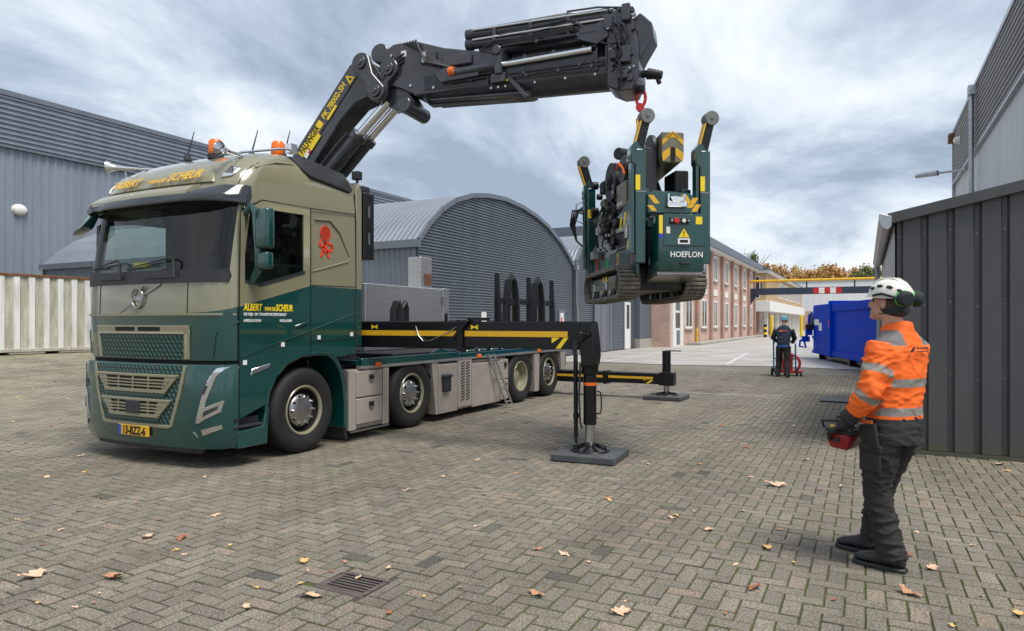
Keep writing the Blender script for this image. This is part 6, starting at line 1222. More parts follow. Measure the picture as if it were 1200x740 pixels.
# striped cross beam with lamp
a = MB(); a.prism([(-.27, 2.74), (.30, 2.74), (.30, 2.86), (.20, 2.96), (-.20, 2.98), (-.27, 2.95)], 'y', -1.06, -.96); a.v = [(x, y, z - Z0) for x, y, z in a.v]; sbm = hb(a, 'cross_beam', 'green_paint', None, .006)
for (p0, p1) in (((-.24, 2.93), (-.17, 2.84)), ((-.25, 2.82), (-.2, 2.76)), ((.13, 2.94), (.19, 2.84)), ((.19, 2.80), (.26, 2.91)), ((.24, 2.76), (.29, 2.84))): a = MB(); a.bar((p0[0], -1.062, p0[1] - Z0), (p1[0], -1.062, p1[1] - Z0), .004, .045, up=(0, 1, 0)) if False else a.prism([(p0[0] - .03, p0[1]), (p0[0] + .03, p0[1]), (p1[0] + .03, p1[1]), (p1[0] - .03, p1[1])], 'y', -1.063, -1.06); a.v = [(x, y, z - Z0) if z > 1 else (x, y, z) for x, y, z in a.v]; hb(a, 'stripe', 'yellow', sbm, 0)
a = bx(-.07, .15, -1.12, -1.06, 2.80, 2.86); a.box(-.03, .11, -1.14, -1.06, 2.85 - Z0, 2.91 - Z0); a.box(-.06, -.04, -1.1, -1.08, 2.86 - Z0, 2.95 - Z0); a.box(.12, .14, -1.1, -1.08, 2.86 - Z0, 2.95 - Z0); hb(a, 'work_lamp', 'chrome', sbm, .008)
# folded stabiliser legs
for (x_, y_, rear) in ((-.36, -.99, 0), (.36, -.99, 0), (-.36, 1.16, 1), (.36, 1.16, 1)):
    sx_ = 1 if x_ > 0 else -1
    a = bx(x_ - .045, x_ + .065, y_ - .08, y_ + .08, 2.20, 3.42); lg = hb(a, 'stabiliser_leg', 'green_paint', None, .012)
    a = bx(x_ - .09, x_ - .055, y_ - .06, y_ + .05, 2.3, 3.44); hb(a, 'inner_leg', 'green_paint', lg, .006)
    a = MB(); tx, ty = (.05, 0) if not rear else (-.06, .0); a.prism([(x_ - .10, 3.28), (x_ + .06, 3.16), (x_ + .07, 3.36), (x_ - .03, 3.52), (x_ - .10, 3.44)], 'y', y_ - .07, y_ + .07); a.v = [(q[0], q[1], q[2] - Z0) for q in a.v]; hb(a, 'leg_joint', 'green_paint', lg, .012)
    e_ = (x_ + (.08 if not rear else -.10), y_, 3.76)
    a = MB(); a.bar((x_, y_, 3.42 - Z0), (e_[0], e_[1], e_[2] - Z0), .10, .10, up=(0, 1, 0)); hb(a, 'leg_arm', 'black_metal', lg, .01)
    a = MB(); a.bar((x_ - .062, y_ - .02, 3.42 - Z0), (e_[0] - .062, y_ - .02, e_[2] - .04 - Z0), .09, .012, up=(1, 0, 0)); hb(a, 'stripe', 'yellow', lg, 0)
    a = MB(); a.cyl((e_[0] + .01, y_ - .07, e_[2] + .02 - Z0), (e_[0] + .01, y_ + .05, e_[2] + .02 - Z0), .08, n=24); a.cyl((e_[0] + .01, y_ - .08, e_[2] + .02 - Z0), (e_[0] + .01, y_ - .07, e_[2] + .02 - Z0), .02, n=10); hb(a, 'foot_disc', 'disc_grey', lg, .01)
    a = bx(x_ - .05, x_ + .0, y_ - .0825, y_ - .08, 2.98, 3.14) if not rear else bx(x_ - .05, x_, y_ - .0825, y_ - .08, 3.0, 3.12); hb(a, 'label_plate', 'bright_yellow', lg, 0)
    a = MB(); a.box(x_ - .048, x_ + .068, y_ - .083, y_ + .083, 2.96 - Z0, 2.968 - Z0); hb(a, 'leg_seam', 'steel', lg, 0)
# side frame between the legs
for s_ in (-1, 1):
    a = MB(); a.prism([(-.88, 2.10), (1.05, 2.10), (1.05, 2.52), (.62, 2.52), (.35, 2.42), (-.45, 2.42), (-.60, 2.62), (-.88, 2.70)], 'x', s_ * .30, s_ * .335); a.v = [(q[0], q[1], q[2] - Z0) for q in a.v]; sf = hb(a, 'side_frame', 'green_paint', None, .008)
    xx_ = s_ * .336
    for yc in (-.72, .85):
        a = MB()
        for p, q, w_ in (((0, .10), (.0, .02), .05), ((0, .02), (-.03, -.12), .035), ((0, .02), (.035, -.12), .035), ((0, .07), (.06, .0), .025), ((0, .07), (-.06, .04), .025), ((.0, .12), (.0, .15), .04)): a.bar((xx_, yc + p[0], 2.36 + p[1] - Z0), (xx_, yc + q[0], 2.36 + q[1] - Z0), .003, w_)
        hb(a, 'red_emblem', 'logo_red', sf, 0)
    mat('sticker_green', (.01, .35, .08), .5); a = MB(); a.box(xx_ - .001, xx_ + .001, .28, .40, 2.20 - Z0, 2.36 - Z0); hb(a, 'green_sticker', 'sticker_green', sf, 0)
    a = MB(); a.prism([(-.22, 2.20 - Z0), (-.10, 2.20 - Z0), (-.10, 2.38 - Z0), (-.16, 2.40 - Z0)], 'x', xx_ - .001, xx_ + .001); hb(a, 'yellow_sign', 'yellow', sf, 0); a = MB(); a.bar((xx_ + s_ * .001, -.2, 2.22 - Z0), (xx_ + s_ * .001, -.12, 2.36 - Z0), .002, .03); hb(a, 'sign_symbol', 'dark_void', sf, 0)
    a = MB(); a.bar((s_ * .32, -.50, 2.45 - Z0), (s_ * .32, 1.0, 2.45 - Z0), .012, .012); hb(a, 'rail', 'steel', sf, 0)
    # striped turret skirt
    a = MB(); a.prism([(-.86, 2.62), (.10, 2.66), (.10, 2.84), (-.50, 3.02), (-.86, 3.04)], 'x', s_ * .18, s_ * .29); a.v = [(q[0], q[1], q[2] - Z0) for q in a.v]; ts = hb(a, 'turret_skirt', 'green_paint', None, .008)
    for k in range(5): y_ = -.80 + k * .17; a = MB(); zt = 3.0 - .04 * k; a.prism([(y_, zt - Z0 - .16), (y_ + .07, zt - Z0 - .16), (y_ + .02, zt - Z0 - .01), (y_ - .05, zt - Z0 - .01)], 'x', s_ * .29, s_ * .292); hb(a, 'stripe', 'bright_yellow', ts, 0)
# superstructure
a = bx(-.26, .26, -.80, .2, 2.30, 2.75); hb(a, 'engine_block', 'dark_mech', None, .02)
a = MB(); a.cyl((0, .1, 2.1 - Z0), (0, .1, 2.6 - Z0), .24, n=24); hb(a, 'slew_ring', 'dark_mech', None, .01)
a = bx(-.30, -.06, -.34, .04, 2.94, 3.24); ow = hb(a, 'olive_panel', 'olive', None, .01); text('HOEFLON', .05, 'white', ow, frame((-.302, .02, 2.98 - Z0), (0, -1, 0), (0, 0, 1)), bold=.0008)
a = bx(-.26, -.06, -.76, -.36, 3.0, 3.52); bt_ = hb(a, 'battery_pack', 'black_plastic', None, .012)
for k in range(7): a = bx(-.275, -.26, -.70 + k * .05, -.675 + k * .05, 3.02, 3.50); hb(a, 'fin', 'dark_mech', bt_, 0)
a = bx(.16, .32, -.72, -.36, 2.9, 3.28); hb(a, 'ballast_block', 'black_plastic', None, .012); a = bx(.10, .34, -.5, -.2, 2.96, 3.06); hb(a, 'olive_panel', 'olive', None, .01)
a = MB(); a.cyl((-.28, .42, 3.36 - Z0), (-.20, .42, 3.36 - Z0), .25, n=32); dm = hb(a, 'hose_drum', 'dark_mech', None, .008); a = MB(); a.cyl((-.30, .42, 3.36 - Z0), (-.28, .42, 3.36 - Z0), .10, n=20); a.cyl((-.33, .42, 3.36 - Z0), (-.30, .42, 3.36 - Z0), .05, n=14); hb(a, 'hub', 'dark_mech', dm, .006)
a = MB(); a.cyl((-.2, .42, 3.36 - Z0), (-.08, .42, 3.36 - Z0), .19, n=28); hb(a, 'hose_coil', 'black_plastic', dm, .02); a = MB(); a.cyl((-.08, .42, 3.36 - Z0), (-.05, .42, 3.36 - Z0), .25, n=32); hb(a, 'drum_flange', 'dark_mech', dm, .006)
a = MB(); a.cyl((-.26, -.06, 3.42 - Z0), (-.16, -.06, 3.42 - Z0), .17, n=28); hb(a, 'winch', 'black_metal', None, .01)
a = MB(); a.prism([(-.30, 2.84), (.05, 2.84), (.05, 3.4), (-.1, 3.5), (-.30, 3.48)], 'x', -.10, -.055); a.v = [(q[0], q[1], q[2] - Z0) for q in a.v]; hb(a, 'winch_plate', 'dark_mech', None, .01)
# folding boom of the mini crane
a = MB(); rg = []
for y_, zc, hh in ((-.86, 3.50, .17), (.75, 3.36, .17)): rg.append([(-.02, y_, zc - hh - Z0), (.17, y_, zc - hh - Z0), (.21, y_, zc - hh * .5 - Z0), (.21, y_, zc + hh - Z0), (-.05, y_, zc + hh - Z0), (-.05, y_, zc - hh * .5 - Z0)])
a.loft(rg); bm_ = hb(a, 'boom', 'olive', None, .012)
for q in (((-.04, 3.44), (.08, 3.56), (.20, 3.44), (.20, 3.50), (.08, 3.60), (-.04, 3.50)), ((-.04, 3.30), (-.03, 3.26), (.05, 3.34), (.05, 3.42), (-.04, 3.36)), ((.20, 3.30), (.19, 3.26), (.11, 3.34), (.11, 3.42), (.20, 3.36)), ((-.02, 3.51), (.08, 3.59), (.18, 3.51), (.08, 3.53))): a = MB(); a.prism([(x, z + .08 - Z0) for x, z in q], 'y', -.864, -.86); hb(a, 'stripe', 'yellow', bm_, 0)
a = bx(.055, .105, -.868, -.86, 3.35, 3.50); hb(a, 'boom_slot', 'dark_void', bm_, 0)
text('C6', .12, 'bright_yellow', bm_, frame((-.052, -.50, 3.46 - Z0), (0, -1, -.0), (0, 0, 1)), bold=.001)
a = MB(); a.prism([(-.55, 2.95), (-.42, 2.95), (-.1, 3.22), (-.3, 3.24)], 'x', -.02, .12); a.prism([(-.2, 2.8), (.1, 2.8), (.35, 3.3), (.15, 3.3)], 'x', -.02, .16); a.v = [(q[0], q[1], q[2] - Z0) for q in a.v]; hb(a, 'boom_support', 'dark_mech', None, .01)
a = MB(); a.cyl((.05, -.6, 2.9 - Z0), (.05, .1, 3.2 - Z0), .05, n=14); hb(a, 'lift_cylinder', 'dark_mech', None, 0); a = MB(); a.cyl((.05, -.75, 2.84 - Z0), (.05, -.6, 2.9 - Z0), .028, n=12); hb(a, 'cylinder_rod', 'chrome', None, 0)
a = MB(); a.cyl((-.12, -.62, 3.54 - Z0), (-.06, -.62, 3.54 - Z0), .15, n=24); hb(a, 'rope_sheave', 'black_plastic', None, .012)
a = MB(); a.cyl((-.26, .12, 3.66 - Z0), (-.02, .30, 3.68 - Z0), .075, n=14); hb(a, 'hydraulic_motor', 'dark_mech', None, .01); a = MB(); a.cyl((-.18, .62, 3.3 - Z0), (.12, .62, 3.3 - Z0), .13, n=18); hb(a, 'pulley', 'dark_mech', None, .01)
rq = random.Random(11)
for k in range(54):
    x_, y_, z_ = rq.uniform(-.31, -.15), rq.uniform(.0, 1.12), rq.uniform(2.5, 3.45); a = MB(); s1 = rq.uniform(.03, .09)
    if k % 3 == 0: a.cyl((x_, y_ - s1, z_ - Z0), (x_, y_ + s1, z_ - Z0), s1 * .6, n=12)
    elif k % 3 == 1: a.cbox((x_, y_, z_ - Z0), (s1, s1 * 1.6, s1))
    else: a.cyl((x_ - s1, y_, z_ - Z0), (x_ + .02, y_, z_ - Z0), s1 * .8, n=14)
    hb(a, ('valve', 'fitting', 'pump')[k % 3], rq.choice(('dark_mech', 'dark_mech', 'black_metal', 'steel', 'dark_mech', 'olive')), None, .006)
for k in range(16):
    y_, z_ = rq.uniform(.1, 1.1), rq.uniform(2.6, 3.1); a = MB(); p = [(-.30, y_, z_ - Z0)]
    for q in range(4): l_ = p[-1]; p.append((min(-.2, max(-.36, l_[0] + rq.uniform(-.05, .05))), l_[1] + rq.uniform(-.18, .16), l_[2] + rq.uniform(-.15, .15)))
    a.tube(p, rq.choice((.01, .013, .016)), 6); hb(a, 'hose', 'black_plastic' if k % 5 else 'steel', None, 0)
for k in range(4): a = MB(); a.tube([(-.38, 1.24, 3.22 - .05 * k - Z0), (-.47 - .03 * k, 1.36, 3.15 - Z0), (-.52 - .02 * k, 1.40, 2.95 - Z0), (-.50, 1.36, 2.72 - Z0), (-.40, 1.26, 2.60 - Z0)], .014, 6); hb(a, 'hose', 'black_plastic', None, 0)
a = MB(); a.tube([(-.44, 1.22, 3.25 - Z0), (-.52, 1.3, 3.22 - Z0), (-.52, 1.32, 3.0 - Z0), (-.44, 1.24, 2.95 - Z0)], .008, 5); a.box(-.44, -.38, .62, .80, 2.40 - Z0, 2.50 - Z0); hb(a, 'lamp_guard', 'steel', None, 0)
a = MB(); a.cyl((-.36, -.60, 2.52 - Z0), (-.36, -.60, 2.64 - Z0), .035, n=12); a.cyl((-.36, -.60, 2.64 - Z0), (-.36, -.60, 2.68 - Z0), .02, n=10); hb(a, 'tank_cap', 'steel', None, .004); a = bx(-.345, -.33, -.64, -.56, 2.40, 2.50); hb(a, 'yellow_tag', 'bright_yellow', None, 0)
a = MB(); a.tube([(-.28, .10, 3.46 - Z0), (-.3, -.05, 3.50 - Z0), (-.28, -.16, 3.42 - Z0), (-.27, -.2, 3.34 - Z0)], .014, 6); hb(a, 'orange_hose', 'orange_lens', None, 0)
for k in range(14):
    y_ = rq.uniform(.05, 1.05); z_ = rq.uniform(2.9, 3.5); s1 = rq.uniform(.05, .1); a = MB(); a.cbox((rq.uniform(-.2, .1), y_, z_ - Z0), (s1 * 2.2, s1 * 1.8, s1 * 1.6)); hb(a, 'hydraulic_block', rq.choice(('dark_mech', 'black_metal', 'olive', 'dark_mech')), None, .01)
a = MB(); a.cyl((-.22, .75, 2.95 - Z0), (-.22, 1.1, 2.95 - Z0), .10, n=18); a.cyl((-.22, 1.1, 2.95 - Z0), (-.22, 1.16, 2.95 - Z0), .07, n=14); hb(a, 'accumulator', 'olive', None, .01)
a = MB(); a.prism([(.3, 2.6), (1.05, 2.6), (1.05, 3.0), (.8, 3.2), (.3, 3.1)], 'x', -.12, .16); a.v = [(q[0], q[1], q[2] - Z0) for q in a.v]; hb(a, 'engine_cover', 'dark_mech', None, .02)
# sling from hook to boom
TX, TY = -7.22 + 4.80 * math.cos(CRZ), 7.65 + 4.80 * math.sin(CRZ)
sl_ = empty('lifting_sling', (TX, TY, 3.2), R(34.7), label='yellow webbing sling between the red hook and the mini crane', cat='sling')
for i, (dx, dy) in enumerate(((-.045, -.05), (.035, .06))): a = MB(); a.bar((-.02, 0, .90), (dx - .05, dy, .12), .055, .012, up=(0, 1, 0), w1=.065); a.build('webbing', 'yellow', sl_)

# ================================================================== PEOPLE
def remesh(mb, vox, smooth=4, fac=.5):
    me = mb.mesh('tmp', smooth=False); ob = bpy.data.objects.new('tmp', me); COL.objects.link(ob)
    m1 = ob.modifiers.new('r', 'REMESH'); m1.mode = 'VOXEL'; m1.voxel_size = vox
    if smooth: m2 = ob.modifiers.new('s', 'SMOOTH'); m2.iterations = smooth; m2.factor = fac
    dg = bpy.context.evaluated_depsgraph_get(); out_ = bpy.data.meshes.new_from_object(ob.evaluated_get(dg))
    bpy.data.objects.remove(ob); bpy.data.meshes.remove(me)
    out_.polygons.foreach_set('use_smooth', [True] * len(out_.polygons)); return out_
def wrinkle(me, amp, fn=None, freq=9.0, seed=0):
    me.update(); n = len(me.vertices); off = Vector((seed * 3.1, seed * 1.7, seed))
    nrm = [v.normal.copy() for v in me.vertices]
    for v in me.vertices:
        p = v.co; w_ = fn(p) if fn else 1.0
        q = Vector((p.x * freq * .75, p.y * freq * .75, p.z * freq * 1.9)) + off
        r1 = max(0, 1 - abs(noise.noise(q + Vector((0, 0, 2.2 * noise.noise(q * .45))))) * 3.2) ** 1.6 * 1.5
        r2 = noise.noise(q * 2.3) * .35 + max(0, 1 - abs(noise.noise(q * 1.9 + Vector((4, 1, 2)))) * 4) * .35
        v.co = p + nrm[v.index] * (amp * w_ * (r1 * .9 - .35 + r2))
def ring(c, hw, hd, F, L, n=20, tilt=0.0):
    c = Vector(c); return [c + L * (hw * math.copysign(abs(math.cos(t)) ** .85, math.cos(t))) + F * (hd * math.copysign(abs(math.sin(t)) ** .85, math.sin(t))) + Vector((0, 0, tilt * math.sin(t))) for t in [2 * math.pi * k / n for k in range(n)]]
def seg_t(p, pts):
    best = (9, 0); acc = 0
    for i in range(len(pts) - 1):
        a_, b_ = Vector(pts[i]), Vector(pts[i + 1]); d = b_ - a_; t_ = min(1, max(0, (p - a_).dot(d) / d.length_squared)); ds = (p - a_ - d * t_).length
        if ds < best[0]: best = (ds, i + t_)
    return best
def ball(mb, c, r, n=16, m_=12, M=None):
    c = Vector(c); r = Vector(r) if not isinstance(r, (int, float)) else Vector((r, r, r)); rg = []
    vs = [None]; pts = []
    for j in range(m_ + 1):
        ph = -math.pi / 2 + math.pi * j / m_; rr_ = max(.02, math.cos(ph)); 
        rg.append([Vector((r.x * rr_ * math.cos(2 * math.pi * i / n), r.y * rr_ * math.sin(2 * math.pi * i / n), r.z * math.sin(ph))) for i in range(n)])
    rg = [[c + ((M @ p) if M else p) for p in ring_] for ring_ in rg]
    return mb.loft(rg)
mat('skin', (.50, .27, .19), .5, var=.12, vs=14, spec=.4); mat('hair_brown', (.06, .04, .03), .8, bump=.8, bs=200)
mat('trouser_dark', (.024, .0225, .022), .85, var=.25, vs=12, bump=.4, bs=220); mat('boot_black', (.014, .014, .015), .55, var=.2, vs=20, dirt=.4, dcol=(.06, .055, .045), ds=14)
mat('glove', (.018, .018, .019), .7, var=.3, vs=30, bump=.4, bs=160); mat('helmet_white', (.70, .69, .63), .4, var=.08, vs=10, dirt=.4, dcol=(.33, .30, .24), ds=9); mat('muff_green', (.03, .55, .05), .4); mat('patch_dark', (.02, .025, .03), .8)
# hi-vis jacket: bands follow the sleeves and the body
m, t, b = newmat('hi_vis'); N = NT(t); oc = N.n('ShaderNodeTexCoord').outputs['Object']; sp = N.n('ShaderNodeSeparateXYZ', {0: oc}).outputs['Z']
at_ = N.n('ShaderNodeAttribute', attribute_name='armt').outputs['Fac']; isarm = N.math('GREATER_THAN', at_, -.5)
def rngm(v, lo, hi): return N.math('MULTIPLY', N.math('GREATER_THAN', v, lo), N.math('LESS_THAN', v, hi))
tb = N.math('ADD', rngm(sp, 1.165, 1.218), rngm(sp, .985, 1.038)); ab = N.math('ADD', rngm(at_, .46, .62), rngm(at_, 1.0, 1.18))
band = N.math('ADD', N.math('MULTIPLY', isarm, ab), N.math('MULTIPLY', N.math('SUBTRACT', 1.0, isarm), tb))
dark = N.math('ADD', N.math('MULTIPLY', isarm, N.math('GREATER_THAN', at_, 1.72)), N.math('MULTIPLY', N.math('SUBTRACT', 1.0, isarm), N.math('LESS_THAN', sp, .965)))
sh = N.n('ShaderNodeAttribute', attribute_name='patch').outputs['Fac']
nz = N.n('ShaderNodeTexNoise', {'Vector': oc, 'Scale': 9.0, 'Detail': 5.0}).outputs['Fac']
c = N.mixc(N.ramp(nz, .3, .7), (.80, .115, .008), (.95, .16, .012)); c = N.mixc(N.n('ShaderNodeClamp', {0: band}).outputs[0], c, (.25, .225, .205)); c = N.mixc(N.math('GREATER_THAN', sh, .5), c, (.17, .165, .165)); c = N.mixc(N.n('ShaderNodeClamp', {0: dark}).outputs[0], c, (.026, .026, .027))
N.link(c, b.inputs['Base Color']); b.inputs['Roughness'].default_value = .75
wv = N.n('ShaderNodeTexNoise', {'Vector': oc, 'Scale': 260.0, 'Detail': 2.0}).outputs['Fac']; N.link(N.n('ShaderNodeBump', {'Height': wv, 'Strength': .25, 'Distance': .003}).outputs[0], b.inputs['Normal'])

PF = Vector((-.80, .60, 0)); PL = Vector((-.60, -.80, 0))
wk = empty('person', (.13, 5.01, 0), label='worker in orange hi-vis jacket and white helmet holding a red remote control', cat='person')
hipL, hipR = Vector((-.03, -.075, .90)), Vector((.09, .085, .90)); kneeL, kneeR = Vector((-.065, -.05, .50)), Vector((-.03, .16, .50)); ankL, ankR = Vector((.015, -.07, .09)), Vector((-.10, .215, .09))
shL, shR = Vector((-.04, -.12, 1.43)), Vector((.165, .155, 1.43)); elL, elR = Vector((-.105, -.225, 1.13)), Vector((.13, .33, 1.13)); wrL, wrR = Vector((-.225, -.16, .955)), Vector((-.14, .25, .97))
neck0, head = Vector((.055, .015, 1.50)), Vector((.0, .045, 1.695))
HFw = Vector((-.86, .48, .16)).normalized(); HLf = Vector((-.487, -.873, 0)); HUp = HFw.cross(HLf).normalized(); HUp = HUp if HUp.z > 0 else -HUp
def hp(f, l, u): return head + HFw * f + HLf * l + HUp * u
# body, one skin from crown to ankle
a = MB()
a.tube([hipL, kneeL, ankL], [.075, .05, .035], 10); a.tube([hipR, kneeR, ankR], [.075, .05, .035], 10); a.tube([shL, elL, wrL], [.05, .04, .03], 10); a.tube([shR, elR, wrR], [.05, .04, .03], 10)
a.loft([ring((.03, .0, .86), .14, .10, PF, PL), ring((.02, 0, 1.05), .13, .09, PF, PL), ring((.06, .02, 1.3), .16, .10, PF, PL), ring((.07, .02, 1.45), .15, .08, PF, PL), ring((.055, .02, 1.51), .06, .06, PF, PL)])
a.tube([neck0 + Vector((0, 0, -.03)), Vector((.03, .03, 1.58)), hp(-.02, 0, -.06)], [.062, .058, .056], 14)
Mh = Matrix((HFw, HLf, HUp)).transposed()
ball(a, hp(-.01, 0, .03), (.098, .076, .105), M=Mh); ball(a, hp(.035, 0, -.055), (.06, .055, .065), M=Mh); ball(a, hp(.075, 0, -.10), (.028, .03, .022), M=Mh)
a.tube([hp(.088, 0, .02), hp(.112, 0, -.015), hp(.118, 0, -.03), hp(.09, 0, -.045)], [.008, .012, .014, .01], 8); a.tube([hp(.085, -.03, .028), hp(.095, 0, .03), hp(.085, .03, .028)], .012, 8); a.tube([hp(.088, -.02, -.07), hp(.1, 0, -.068), hp(.088, .02, -.07)], .008, 8)
for s_ in (1, -1): ball(a, hp(-.012, s_ * .078, -.012), (.02, .010, .032), 10, 8, M=Mh)
me = remesh(a, .0085, 3); link(me, 'body', 'skin', wk)
for s_ in (1, -1): a = MB(); ball(a, hp(.079, s_ * .03, .008), .010, 10, 8); a.build('eye', 'window_dark', wk)
a = MB(); ball(a, hp(-.035, 0, .0), (.088, .081, .088), M=Mh); a.build('hair', 'hair_brown', wk)
# jacket
a = MB()
a.loft([ring((.04, .0, .80), .190, .138, PF, PL), ring((.035, 0, .93), .188, .136, PF, PL), ring((.035, .0, 1.08), .185, .135, PF, PL), ring((.05, .01, 1.24), .198, .14, PF, PL), ring((.06, .02, 1.38), .205, .132, PF, PL), ring((.06, .02, 1.455), .165, .105, PF, PL), ring((.06, .015, 1.505), .095, .09, PF, PL), ring((.05, .015, 1.565), .082, .085, PF, PL, tilt=-.012)])
for s0, e0, w0 in ((shL, elL, wrL), (shR, elR, wrR)): a.tube([s0 + Vector((.0, 0, .0)), s0.lerp(e0, .5), e0, e0.lerp(w0, .5), w0], [.084, .080, .074, .066, .054], 14)
me = remesh(a, .010, 6)
arms = ([shL, elL, wrL], [shR, elR, wrR]); avals = []; patch = []
for v in me.vertices:
    p = v.co; dL, tL = seg_t(p, arms[0]); dR, tR = seg_t(p, arms[1]); d, t_ = (dL, tL) if dL < dR else (dR, tR)
    q = p - Vector((.06, .015, p.z)); tor = (q.dot(PL) / .215) ** 2 + (q.dot(PF) / .152) ** 2
    arm = t_ > .30 and (d < .105 and (tor > .80 or p.dot(PF) > Vector((.06, .015, 0)).dot(PF) + .05))
    avals.append(t_ if arm else -1.0)
    lo = (p - Vector((.06, .015, 0))).dot(PL); patch.append(1.0 if (p.z > 1.425 and lo > .075 and lo < .19 and p.z < 1.52) or (p.z > 1.425 and lo < -.075 and p.z < 1.52) else 0.0)
for nm, vals in (('armt', avals), ('patch', patch)):
    at2 = me.attributes.new(nm, 'FLOAT', 'POINT'); at2.data.foreach_set('value', vals)
def ww(p):
    d, t_ = min(seg_t(p, arms[0]), seg_t(p, arms[1])); return 1.5 if d < .11 and t_ > .3 else (.9 if p.z > 1.0 else .7)
wrinkle(me, .0075, ww, 8.5, 1)
jk = link(me, 'jacket', 'hi_vis', wk)
# logo on the back
bd_ = -PF; rt = PL
o0 = Vector((.055, .015, 1.40)) - PF * .15 
a = MB(); 
for q, r_ in (((-.075, .0), .012), ((-.062, .012), .008), ((-.088, -.008), .008)): a.cyl(o0 - PL * (q[0] * -1) * -1 + Vector((0, 0, q[1])), o0 - PL * (q[0] * -1) * -1 + Vector((0, 0, q[1])) - PF * .004, r_, n=10)
a.build('back_logo', 'patch_dark', jk)
a = MB(); q_ = frame(o0 + PL * .045 - PF * .004, -PL, (0, 0, 1))
for k in range(7): a.add([tuple(q_ @ Vector(p)) for p in ((k * .017, .0, .001), (k * .017 + .012, .0, .001), (k * .017 + .012, .018, .001), (k * .017, .018, .001))], [(0, 1, 2, 3)])
a.add([tuple(q_ @ Vector(p)) for p in ((0, -.014, .001), (.11, -.014, .001), (.11, -.008, .001), (0, -.008, .001))], [(0, 1, 2, 3)]); a.build('back_print', 'patch_dark', jk, smooth=False, kind='stuff')
# trousers
a = MB(); a.loft([ring((.045, .0, .985), .168, .125, PF, PL), ring((.04, 0, .90), .180, .135, PF, PL), ring((.03, 0, .82), .182, .135, PF, PL)])
for h0, k0, a0 in ((hipL, kneeL, ankL), (hipR, kneeR, ankR)):
    a.tube([h0 + Vector((0, 0, -.02)), h0.lerp(k0, .5), k0, k0.lerp(a0, .5), a0 + Vector((.01, 0, -.02))], [.112, .104, .084, .080, .083], 16)
me = remesh(a, .010, 5); wrinkle(me, .0085, lambda p: 1.35 if p.z < .42 else 1.0, 9.5, 4); tr_ = link(me, 'trousers', 'trouser_dark', wk)
def pocket(c, w_, h_, d_, nrm, par, nm, m_='trouser_dark', roll=0):
    nrm = Vector(nrm).normalized(); up = Vector((0, 0, 1)); r_ = nrm.cross(up).normalized(); up = r_.cross(nrm); c = Vector(c); a = MB(); Q_ = Matrix.Rotation(roll, 4, nrm)
    rr_ = []
    for dd, k in ((-d_, 1), (d_ * .4, 1), (d_, .86)): rr_.append([c + nrm * dd + Q_ @ (r_ * (sx * w_ / 2 * k) + up * (sz * h_ / 2 * k)) for sx, sz in ((-1, -1), (1, -1), (1, 1), (-1, 1))])
    a.loft(rr_); return a.build(nm, m_, par, bevel=.006, seg=2)
pl_ = PL * .9 + Vector((0, -.3, 0))
pocket(hipL + PL * .106 + PF * .02 + Vector((0, 0, -.05)), .14, .16, .010, PL + PF * .2, tr_, 'holster_pocket', roll=.2); pocket(hipL.lerp(kneeL, .48) + PL * .096, .145, .16, .012, PL, tr_, 'cargo_pocket'); pocket(hipL.lerp(kneeL, .30) + PL * .104, .155, .045, .014, PL, tr_, 'pocket_flap')
a = MB(); c_ = hipL + PL * .13 + PF * .03 + Vector((0, 0, .045)); a.bar(c_ - PF * .05, c_ + PF * .05, .012, .02); a.build('orange_tab', 'orange_plastic', tr_)
# boots
def boot(ank, dirv, par):
    d = Vector(dirv).normalized(); s_ = Vector((-d.y, d.x, 0)); a = MB(); heel = Vector((ank.x, ank.y, 0)) - d * .075
    def sec(f, w_, z0, z1, k=.7): c = heel + d * f; return [c - s_ * w_ + Vector((0, 0, z0)), c + s_ * w_ + Vector((0, 0, z0)), c + s_ * w_ + Vector((0, 0, lerp(z0, z1, .55))), c + s_ * w_ * k + Vector((0, 0, z1)), c - s_ * w_ * k + Vector((0, 0, z1)), c - s_ * w_ + Vector((0, 0, lerp(z0, z1, .55)))]
    a.loft([sec(-.01, .03, .03, .09), sec(.01, .04, .03, .15), sec(.06, .043, .03, .17), sec(.13, .045, .03, .13), sec(.19, .050, .03, .10), sec(.25, .048, .03, .085), sec(.285, .034, .03, .065), sec(.296, .018, .035, .05)])
    bt = a.build('boot', 'boot_black', par, ang=60); sm = bt.modifiers.new('s', 'SUBSURF'); sm.levels = sm.render_levels = 2
    a = MB(); out_ = [(-.015, .03), (.02, .045), (.10, .042), (.19, .053), (.26, .05), (.30, .025), (.305, 0)]; pts = [heel + d * f + s_ * w_ for f, w_ in out_] + [heel + d * f - s_ * w_ for f, w_ in reversed(out_[:-1])]
    a.prism([(p.x, p.y) for p in pts], 'z', .002, .03); a.build('sole', 'black_plastic', bt, bevel=.006); return bt
boot(ankL, (-.95, .31, 0), wk); boot(ankR, (-.93, .36, 0), wk)
# remote control held before the belly
RC = Vector((-.25, .03, .83))
rcx = Vector((-.34, -.94, 0)); rcy = Vector((-.80, .60, 0))   # long side runs across the body
rcM = frame(RC, rcx, rcy)
rm = empty('remote_control', (.13 + RC.x, 5.01 + RC.y, RC.z), math.atan2(rcx.y, rcx.x), label='red and black radio remote control held in the worker gloves', cat='remote')
rm.rotation_euler = (R(-6), 0, math.atan2(rcx.y, rcx.x)); rm.scale = (.74, .78, .92)
